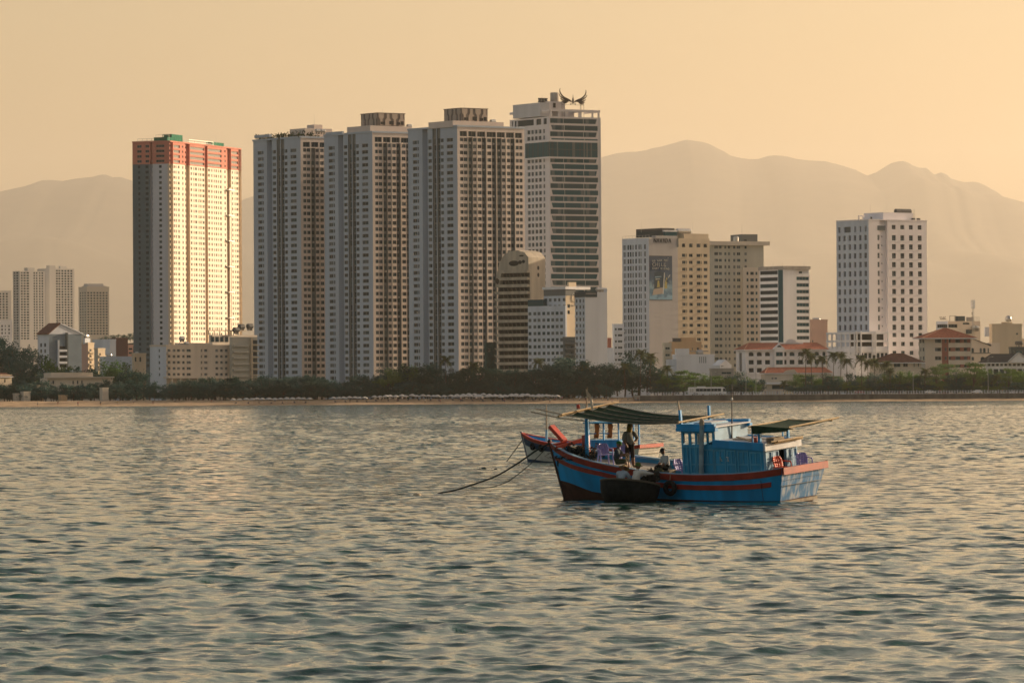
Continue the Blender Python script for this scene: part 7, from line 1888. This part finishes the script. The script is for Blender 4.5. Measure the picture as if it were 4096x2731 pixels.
# ------------------------------------------------------------------ people
SKIN = M('skin', (.20, .105, .065), .55, .35)
def person_mesh(J, mats, lab, head=None, hands=True, name='person', seed=0):
    """J: joint positions (x forward, y left, z up). One skinned surface; faces take the garment of the nearest bone."""
    r = dict(pelvis=.185, waist=.18, chest=.21, neckb=.095, neck=.07, shl=.115, shr=.115, ell=.076, elr=.076, wrl=.048, wrr=.048, hal=.042, har=.042, hpl=.13, hpr=.13, knl=.088, knr=.088, anl=.058, anr=.058, tol=.04, tor=.04)
    bones = [('pelvis', 'waist', 'shirt'), ('waist', 'chest', 'shirt'), ('chest', 'neckb', 'shirt'), ('neckb', 'neck', 'skin')]
    for s in 'lr':
        bones += [('chest', 'sh' + s, 'shirt'), ('sh' + s, 'el' + s, 'sleeve'), ('el' + s, 'wr' + s, 'fore'), ('wr' + s, 'ha' + s, 'skin'), ('pelvis', 'hp' + s, 'pants'), ('hp' + s, 'kn' + s, 'pants'), ('kn' + s, 'an' + s, 'shin'), ('an' + s, 'to' + s, 'shoe')]
    J = {k: Vector(v) for k, v in J.items()}
    if hands:
        for s, sg in (('l', 1), ('r', -1)):
            d = (J['ha' + s] - J['wr' + s]).normalized(); side = d.cross(Vector((0, 0, 1)));
            side = side.normalized() if side.length > .1 else Vector((0, 1, 0)); nrm = side.cross(d).normalized()
            for k, (off, L) in enumerate(((-.036, .062), (-.012, .075), (.012, .07), (.035, .055))):
                a = 'f%s%da' % (s, k); b = 'f%s%db' % (s, k)
                J[a] = J['ha' + s] + d * L * .6 + side * off; J[b] = J[a] + d * L * .4 - nrm * .022
                r[a] = .0105; r[b] = .009; bones += [('ha' + s, a, 'skin'), (a, b, 'skin')]
            a = 't%sa' % s; b = 't%sb' % s
            J[a] = J['ha' + s] * .55 + J['wr' + s] * .45 + side * (-.05); J[b] = J[a] + d * .045 + side * (-.012)
            r[a] = .013; r[b] = .010; bones += [('ha' + s, a, 'skin'), (a, b, 'skin')]
    names = list(J); idx = {n: i for i, n in enumerate(names)}
    me = bpy.data.meshes.new('tmp'); me.from_pydata([J[n] for n in names], [(idx[a], idx[b]) for a, b, _ in bones], [])
    ob = bpy.data.objects.new('tmp', me); COL.objects.link(ob)
    mod = ob.modifiers.new('skin', 'SKIN'); mod.use_smooth_shade = True; mod.branch_smoothing = .6
    sv = me.skin_vertices[0].data
    for n, i in idx.items():
        w = r[n]; sv[i].radius = (w * (1.25 if n in ('chest', 'waist', 'pelvis') else 1), w)
        sv[i].use_root = (n == 'pelvis')
    ss = ob.modifiers.new('sub', 'SUBSURF'); ss.levels = 2; ss.render_levels = 2
    dg = bpy.context.evaluated_depsgraph_get(); ev = ob.evaluated_get(dg); em = ev.to_mesh()
    V = [v.co.copy() for v in em.vertices]; Fc = [tuple(p.vertices) for p in em.polygons]
    ev.to_mesh_clear(); bpy.data.objects.remove(ob); bpy.data.meshes.remove(me)
    keys = ['skin', 'shirt', 'sleeve', 'fore', 'pants', 'shin', 'shoe']
    B = np.array([[*J[a], *J[b]] for a, b, _ in bones]); RR = np.array([max(r[a], r[b]) for a, b, _ in bones]); G = [keys.index(g) for *_, g in bones]
    C = np.array([sum((V[i] for i in f), Vector()) / len(f) for f in Fc])
    A0 = B[:, :3]; AB = B[:, 3:] - A0; L2 = (AB ** 2).sum(1)
    t = np.clip(((C[:, None, :] - A0[None]) * AB[None]).sum(2) / L2[None], 0, 1)
    dist = np.linalg.norm(C[:, None, :] - (A0[None] + t[..., None] * AB[None]), axis=2) - RR[None] * .8
    near = dist.argmin(1)
    mb = MB(); mb.v = [tuple(v) for v in V]; mb.f = Fc; mb.m = [G[i] for i in near]; mb.smooth = True
    # head: an ovoid with brow, nose, chin and ears, turned towards 'look'
    H = J['neck'] + Vector((0, 0, .10)); look = Vector(head or (1, 0, 0)).normalized()
    left = Vector((0, 0, 1)).cross(look).normalized(); up = look.cross(left).normalized(); H = H + look * .015
    n, k = 14, 11; rows = []
    for i in range(k + 1):
        e = -math.pi / 2 + math.pi * i / k; row = []
        for j in range(n):
            a = 2 * math.pi * j / n; x = math.cos(e) * math.cos(a); y = math.cos(e) * math.sin(a); z = math.sin(e)
            fx, fy, fz = .098 * x, .074 * y, .122 * z
            if z < -.1: fx *= 1 - .12 * (-z); fy *= 1 + .22 * z
            if j == 0 and -.35 < z < .15: fx += .024 * (1 - abs(z + .12) * 2.5)
            if j == 0 and -.75 < z < -.5: fx += .008
            row.append(H + look * fx + left * fy + up * fz)
        rows.append(row)
    mb.cur = 0; mb.grid(rows, close_u=True)
    for s in (1, -1):
        c = H + left * s * .076 - up * .005; mb.hexa([c + look * dx + left * s * dy + up * dz for dx, dy, dz in ((-.018, -.005, -.028), (.014, -.005, -.024), (.008, .016, -.024), (-.022, .018, -.024), (-.022, -.005, .032), (.016, -.005, .030), (.008, .018, .030), (-.024, .022, .034))])
    mb.cur = 7
    for s in (1, -1):
        c = H + look * .088 + left * s * .031 + up * .018; mb.hexa([c + look * dx + left * dy + up * dz for dx, dy, dz in ((-.01, -.012, -.006), (.006, -.012, -.006), (.006, .012, -.006), (-.01, .012, -.006), (-.01, -.012, .006), (.006, -.012, .006), (.006, .012, .006), (-.01, .012, .006))])
    c = H + look * .086 - up * .055; mb.hexa([c + look * dx + left * dy + up * dz for dx, dy, dz in ((-.01, -.02, -.004), (.006, -.02, -.004), (.006, .02, -.004), (-.01, .02, -.004), (-.01, -.02, .004), (.006, -.02, .004), (.006, .02, .004), (-.01, .02, .004))])
    o = mb.build(name, [SKIN, mats['shirt'], mats.get('sleeve', mats['shirt']), mats.get('fore', SKIN), mats['pants'], mats.get('shin', mats['pants']), mats.get('shoe', SKIN), BLACK])
    o['label'] = lab; o['category'] = 'person'
    return o, H, look, left, up
def headgear(kind, root, H, look, left, up, mat):
    m = MB(); m.smooth = True
    def P(x, y, z): return H + look * x + left * y + up * z
    n = 16
    if kind == 'cap':
        m.grid([[P(rx * math.cos(2 * math.pi * k / n), ry * math.sin(2 * math.pi * k / n), z) for k in range(n)] for rx, ry, z in ((.112, .090, .035), (.114, .092, .075), (.095, .078, .115), (.05, .04, .14), (.005, .005, .145))], close_u=True)
        o = m.build('cap', mat, root)
        b = MB(); b.smooth = True; b.grid([[P(.09 + d * math.cos(a), .085 * math.sin(a) * (1 + .1 * d), .045 - .25 * d * abs(1)) for a in [-1.2 + 2.4 * k / 8 for k in range(9)]] for d in (.0, .05, .10)]); b.build('peak', mat, o)
    elif kind == 'helmet':
        m.grid([[P(rx * math.cos(2 * math.pi * k / n), ry * math.sin(2 * math.pi * k / n), z) for k in range(n)] for rx, ry, z in ((.205, .165, .005), (.20, .16, .018), (.125, .105, .045), (.122, .102, .085), (.095, .08, .135), (.04, .035, .16), (.004, .004, .165))], close_u=True)
        m.build('sun_helmet', mat, root)
    elif kind == 'straw':
        m.grid([[P((rx) * math.cos(2 * math.pi * k / n), (ry) * math.sin(2 * math.pi * k / n), z - .02 * math.cos(4 * math.pi * k / n) * (rx > .15)) for k in range(n)] for rx, ry, z in ((.235, .225, .0), (.16, .15, .032), (.112, .1, .045), (.108, .095, .11), (.07, .06, .14), (.004, .004, .142))], close_u=True)
        m.build('straw_hat', mat, root)
def stand(h=1.68, **kw):
    k = h / 1.70
    J = dict(pelvis=(0, 0, .93), waist=(0, 0, 1.08), chest=(0, 0, 1.28), neckb=(0, 0, 1.44), neck=(.01, 0, 1.50), shl=(0, .185, 1.39), shr=(0, -.185, 1.39), ell=(-.02, .27, 1.12), elr=(-.02, -.25, 1.12), wrl=(.06, .28, .88), wrr=(.06, -.26, .88), hal=(.08, .28, .80), har=(.08, -.26, .80), hpl=(0, .09, .87), hpr=(0, -.09, .87), knl=(.03, .11, .49), knr=(.03, -.11, .49), anl=(0, .12, .08), anr=(0, -.12, .08), tol=(.15, .13, .04), tor=(.15, -.13, .04))
    J.update(kw); return {a: (b[0] * k, b[1] * k, b[2] * k) for a, b in J.items()}
def put(o, p, face):
    """face: world heading of the person's +x, as an (x, y) direction"""
    o.location = p; o.rotation_euler = (0, 0, math.atan2(face[1], face[0]))
GREYSH = M('grey_tshirt', (.20, .20, .18), .9, .1); SHORTS = M('dark_shorts', (.035, .03, .028), .9, .1); YCLOTH = M('yellow_cloth', (.22, .15, .03), .9, .1); KHAKI = M('khaki_cap', (.16, .12, .04), .9, .1)
# standing man with a hand on his hip
J = stand(1.70, ell=(-.06, .40, 1.16), wrl=(.05, .20, 1.00), hal=(.10, .15, .96), elr=(.02, -.27, 1.13), wrr=(.16, -.24, .92), har=(.22, -.22, .86), knl=(.05, .12, .49), anl=(.02, .17, .08), tol=(.16, .20, .04))
o, H, lk, lf, up = person_mesh(J, dict(shirt=GREYSH, pants=SHORTS, shin=SKIN), 'standing person in grey shirt and yellow face cloth with hand on hip, blue boat', (.8, .55, -.1))
headgear('cap', o, H, lk, lf, up, KHAKI)
m = MB(); m.smooth = True; m.grid([[H + lk * (rx * math.cos(2 * math.pi * k / 14) - .01) + lf * ry * math.sin(2 * math.pi * k / 14) + up * z for k in range(14)] for rx, ry, z in ((.10, .088, .03), (.112, .092, -.02), (.108, .085, -.08), (.10, .10, -.13), (.115, .12, -.16), (.12, .13, -.175))], close_u=True)
c = m.build('face_cloth', YCLOTH, o)
p = BM @ Vector((8.08, .42, 1.29)); put(o, p, (.45, -.9))
# seated man in green cap on the rail, facing right
DKSH = M('slate_shirt', (.045, .06, .075), .9, .1); OLV = M('olive_trousers', (.06, .06, .035), .9, .1); GCAP = M('green_cap', (.02, .13, .03), .8, .2)
J = dict(pelvis=(0, 0, .14), waist=(.02, 0, .29), chest=(.06, 0, .49), neckb=(.10, 0, .65), neck=(.12, 0, .71), shl=(.07, .18, .60), shr=(.07, -.18, .60), ell=(.22, .22, .38), elr=(.20, -.22, .36), wrl=(.44, .16, .40), wrr=(.42, -.17, .42), hal=(.51, .14, .43), har=(.49, -.15, .46), hpl=(.06, .09, .12), hpr=(.06, -.09, .12), knl=(.46, .12, .16), knr=(.46, -.12, .20), anl=(.52, .12, -.24), anr=(.50, -.12, -.20), tol=(.64, .13, -.28), tor=(.62, -.13, -.24))
o, H, lk, lf, up = person_mesh(J, dict(shirt=DKSH, sleeve=DKSH, pants=OLV, shin=SKIN), 'person in dark shirt and green cap seated on the rail of the blue boat', (1, .1, -.15)); headgear('cap', o, H, lk, lf, up, GCAP)
put(o, BM @ Vector((8.15, 1.22, 1.47)), (.93, -.35))
LINE = tag(empty('fishing_line', BM @ Vector((7.75, .95, 1.9))), 'coil of pale line held by the seated person in the green cap', 'line'); m = MB()
for k in range(4): m.tube([(.08 * math.cos(t + k), .02 * k - .03, -.12 + .14 * math.sin(t)) for t in [j * .7 for j in range(10)]], .006, 4)
m.tube([(0, 0, -.2), (.03, 0, -.4), (0, .02, -.55)], .006, 4); m.build('coil', ROPE_L, LINE)
# seated man in striped shirt, facing left
STRIPE = bpy.data.materials.new('striped_shirt'); STRIPE.use_nodes = True; nt = STRIPE.node_tree; b = nt.nodes['Principled BSDF']; b.inputs['Roughness'].default_value = .9
w_ = nt.nodes.new('ShaderNodeTexWave'); w_.bands_direction = 'Z'; w_.inputs['Scale'].default_value = 6.0; tc = nt.nodes.new('ShaderNodeTexCoord'); nt.links.new(tc.outputs['Object'], w_.inputs['Vector'])
mx = nt.nodes.new('ShaderNodeMix'); mx.data_type = 'RGBA'; mx.inputs[6].default_value = (.50, .49, .46, 1); mx.inputs[7].default_value = (.26, .28, .30, 1); nt.links.new(w_.outputs['Fac'], mx.inputs[0]); nt.links.new(mx.outputs[2], b.inputs['Base Color'])
BLK = M('black_trousers', (.012, .014, .014), .9, .1); NCAP = M('dark_cap', (.025, .025, .03), .8, .2)
J = dict(pelvis=(0, 0, .14), waist=(.03, 0, .28), chest=(.08, 0, .48), neckb=(.15, 0, .63), neck=(.19, 0, .68), shl=(.09, .20, .58), shr=(.09, -.20, .58), ell=(.18, .27, .34), elr=(.18, -.27, .34), wrl=(.34, .18, .22), wrr=(.36, -.16, .20), hal=(.41, .14, .20), har=(.43, -.12, .18), hpl=(.06, .10, .12), hpr=(.06, -.10, .12), knl=(.44, .20, .18), knr=(.44, -.16, .20), anl=(.46, .20, -.22), anr=(.46, -.16, -.22), tol=(.60, .22, -.26), tor=(.60, -.17, -.26))
o, H, lk, lf, up = person_mesh(J, dict(shirt=STRIPE, sleeve=STRIPE, pants=BLK, shin=BLK), 'person in pale striped shirt and dark cap seated near the wheelhouse, facing left', (1, .25, -.35)); headgear('cap', o, H, lk, lf, up, NCAP)
put(o, BM @ Vector((5.95, .80, 1.20)), (-.92, -.38))
o = on_boat('seat_box', 'low wooden box under the person in the striped shirt', 'box', (5.95, .80, .73)); m = MB(); m.box(-.22, .22, -.22, .22, 0, .50); m.build('body', WOOD, o); m = MB(); m.box(-.24, .24, -.24, .24, .501, .53); m.build('lid', WOOD, o)
o = on_boat('sack', 'dark bulging sack on deck beside the seated striped-shirt person', 'sack', (6.55, .95, .74)); m = MB(); m.smooth = True; m.lathe([(.02, 0), (.30, .02), (.36, .16), (.28, .34), (.10, .44), (.02, .45)], 12, squash=(1.2, .9)); m.build('bag', ROPE, o)
o = on_boat('net_bundle', 'olive camouflage net bundle at the feet of the striped-shirt person', 'net', (6.02, 1.28, 1.12)); rr = random.Random(4); m = MB(); m.smooth = True; m.lathe([(.02, 0), (.16, .02), (.20, .12), (.13, .24), (.02, .30)], 10); m.build('bundle', OLV, o)
# two people in the basket boat
STRAW = M('straw', (.42, .30, .15), .85, .2); SKYSH = M('pale_blue_shirt', (.30, .36, .42), .9, .1); WSH = M('white_shirt', (.58, .56, .52), .9, .1); GHEL = M('green_helmet', (.06, .10, .02), .7, .3)
J = dict(pelvis=(0, 0, .12), waist=(.06, 0, .25), chest=(.16, 0, .42), neckb=(.27, 0, .54), neck=(.32, 0, .58), shl=(.19, .19, .50), shr=(.19, -.19, .50), ell=(.34, .26, .28), elr=(.34, -.26, .28), wrl=(.52, .14, .22), wrr=(.52, -.12, .22), hal=(.58, .10, .20), har=(.58, -.08, .20), hpl=(.05, .1, .1), hpr=(.05, -.1, .1), knl=(.38, .24, .22), knr=(.38, -.24, .22), anl=(.30, .14, -.1), anr=(.30, -.14, -.1), tol=(.42, .14, -.14), tor=(.42, -.14, -.14))
o, H, lk, lf, up = person_mesh(J, dict(shirt=SKYSH, sleeve=SKYSH, fore=SKYSH, pants=BLK, shin=BLK), 'person in straw hat and pale blue shirt crouching in the basket boat', (.8, 0, -.45)); headgear('straw', o, H, lk, lf, up, STRAW)
q = at(2478, 1935, 193.2); put(o, (q.x, 193.2, .62), (.55, .83))
J = dict(pelvis=(0, 0, .16), waist=(.02, 0, .31), chest=(.06, 0, .52), neckb=(.10, 0, .67), neck=(.12, 0, .73), shl=(.07, .20, .62), shr=(.10, -.20, .62), ell=(.30, .28, .46), elr=(.40, -.22, .56), wrl=(.52, .16, .46), wrr=(.66, -.16, .54), hal=(.60, .14, .46), har=(.74, -.15, .54), hpl=(.05, .1, .13), hpr=(.05, -.1, .13), knl=(.42, .22, .18), knr=(.42, -.22, .18), anl=(.36, .16, -.16), anr=(.36, -.16, -.16), tol=(.50, .16, -.2), tor=(.50, -.16, -.2))
o, H, lk, lf, up = person_mesh(J, dict(shirt=WSH, sleeve=WSH, fore=WSH, pants=BLK, shin=BLK), 'person in white shirt and green sun helmet reaching out of the basket boat', (1, 0, -.1)); headgear('helmet', o, H, lk, lf, up, GHEL)
q = at(2540, 1925, 193.1); put(o, (q.x, 193.1, .54), (.90, .45))
q = at(2596, 1898, 193.6); o = tag(empty('net_sack', (q.x, 193.6, q.z - .22)), 'dark heap of wet net between the basket boat and the blue rail', 'net'); rr = random.Random(6); m = MB()
for k in range(520):
    a = rr.uniform(0, 6.28); e = rr.uniform(-1.2, 1.5); R_ = .9 + rr.gauss(0, .12); p = Vector((.36 * R_ * math.cos(a) * math.cos(e), .22 * R_ * math.sin(a) * math.cos(e), .05 + .24 * R_ * math.sin(e) + .12 * math.cos(a))); u = Vector((rr.gauss(0, .06), rr.gauss(0, .06), rr.gauss(0, .06))); v = Vector((rr.gauss(0, .06), rr.gauss(0, .06), rr.gauss(0, .06))); m.face(p, p + u, p + u + v, p + v)
m.build('mesh_fabric', M('wet_net', (.06, .055, .045), .8, .2, var=.5, vscale=9), o)['kind'] = 'stuff'
# beachgoers: one low figure in two poses, copied
CL = [M('cloth_a', (.35, .10, .08), .9), M('cloth_b', (.5, .48, .44), .9), M('cloth_c', (.06, .09, .16), .9), M('cloth_d', (.04, .04, .045), .9), M('cloth_e', (.45, .30, .12), .9)]
PROT = []
for k in range(5):
    J = stand(1.66, knl=(.12, .1, .49), anl=(.20, .1, .08), tol=(.34, .1, .05), knr=(.02, -.1, .5), anr=(-.16, -.1, .1), tor=(-.02, -.1, .05)) if k % 2 else stand(1.66)
    o, H, lk, lf, up = person_mesh(J, dict(shirt=CL[k], pants=CL[(k + 2) % 5], shin=SKIN), 'x', hands=False); PROT.append(o)
    m = MB(); m.smooth = True; m.grid([[H + lk * (rx * math.cos(2 * math.pi * q / 10) - .015) + lf * ry * math.sin(2 * math.pi * q / 10) + up * z for q in range(10)] for rx, ry, z in ((.10, .086, -.02), (.112, .09, .05), (.08, .07, .12), (.005, .005, .14))], close_u=True); m.build('hair', BLACK, o)
BG = [('sand at the left edge', [150, 232, 312, 402, 470, 535, 612]), ('sand below the beige hotel', [700, 845, 1100]), ('sand below the middle tower', [1400, 1470, 1525, 1590]), ('sand by the lone palm', [1700, 1762, 1842, 1915]), ('sand below the ledged building', [2018, 2085, 2120, 2158]), ('sunlit sand below the white hotels', [2182, 2200, 2222, 2248, 2270, 2296, 2318, 2342, 2362, 2384, 2410, 2432]), ('sand left of the sea wall', [2448, 2470, 2490, 2512, 2536, 2552]), ('the promenade behind the railing', [2690, 2720, 2940, 3060, 3110, 3200, 3300, 3420, 3600, 3760, 3850, 4010])]
used = set(); rr = random.Random(13); CN = ['red top', 'white top', 'navy top', 'black top', 'orange top']
for what, xs in BG:
    for k, px in enumerate(xs):
        c = (k * 2 + len(what)) % 5; Y = rr.uniform(2104, 2119) if 'promenade' not in what else rr.uniform(2115.5, 2120); b = at(px, 1600, Y)
        z = bz(b.x, Y) if 'promenade' not in what else 3.085
        src = PROT[c]; o = src if c not in used else copy_tree(src); used.add(c)
        o['label'] = 'distant person in %s, %s from left on %s' % (CN[c], ORD[k], what); o['group'] = 'people on the shore'; put(o, (b.x, Y, z), (rr.uniform(-1, 1), rr.uniform(-1, 1)))
# ------------------------------------------------------------------ haze
def haze():
    mb = MB(); mb.box(-24100, 24100, -250, 66200, -2.2, 3180)
    m = bpy.data.materials.new('haze'); m.use_nodes = True
    nt = m.node_tree
    nt.nodes.remove(nt.nodes['Principled BSDF'])
    v = nt.nodes.new('ShaderNodeVolumePrincipled')
    v.inputs['Color'].default_value = HAZE_COL
    v.inputs['Density'].default_value = HAZE_D
    v.inputs['Anisotropy'].default_value = 0.65
    nt.links.new(v.outputs[0], nt.nodes['Material Output'].inputs['Volume'])
    o = mb.build('haze', m)
    tag(o, 'warm evening haze filling the air over the bay', 'haze', kind='stuff')
HAZE_COL = (0.97, 0.93, 0.86, 1)
HAZE_D = 1.75e-5
haze()
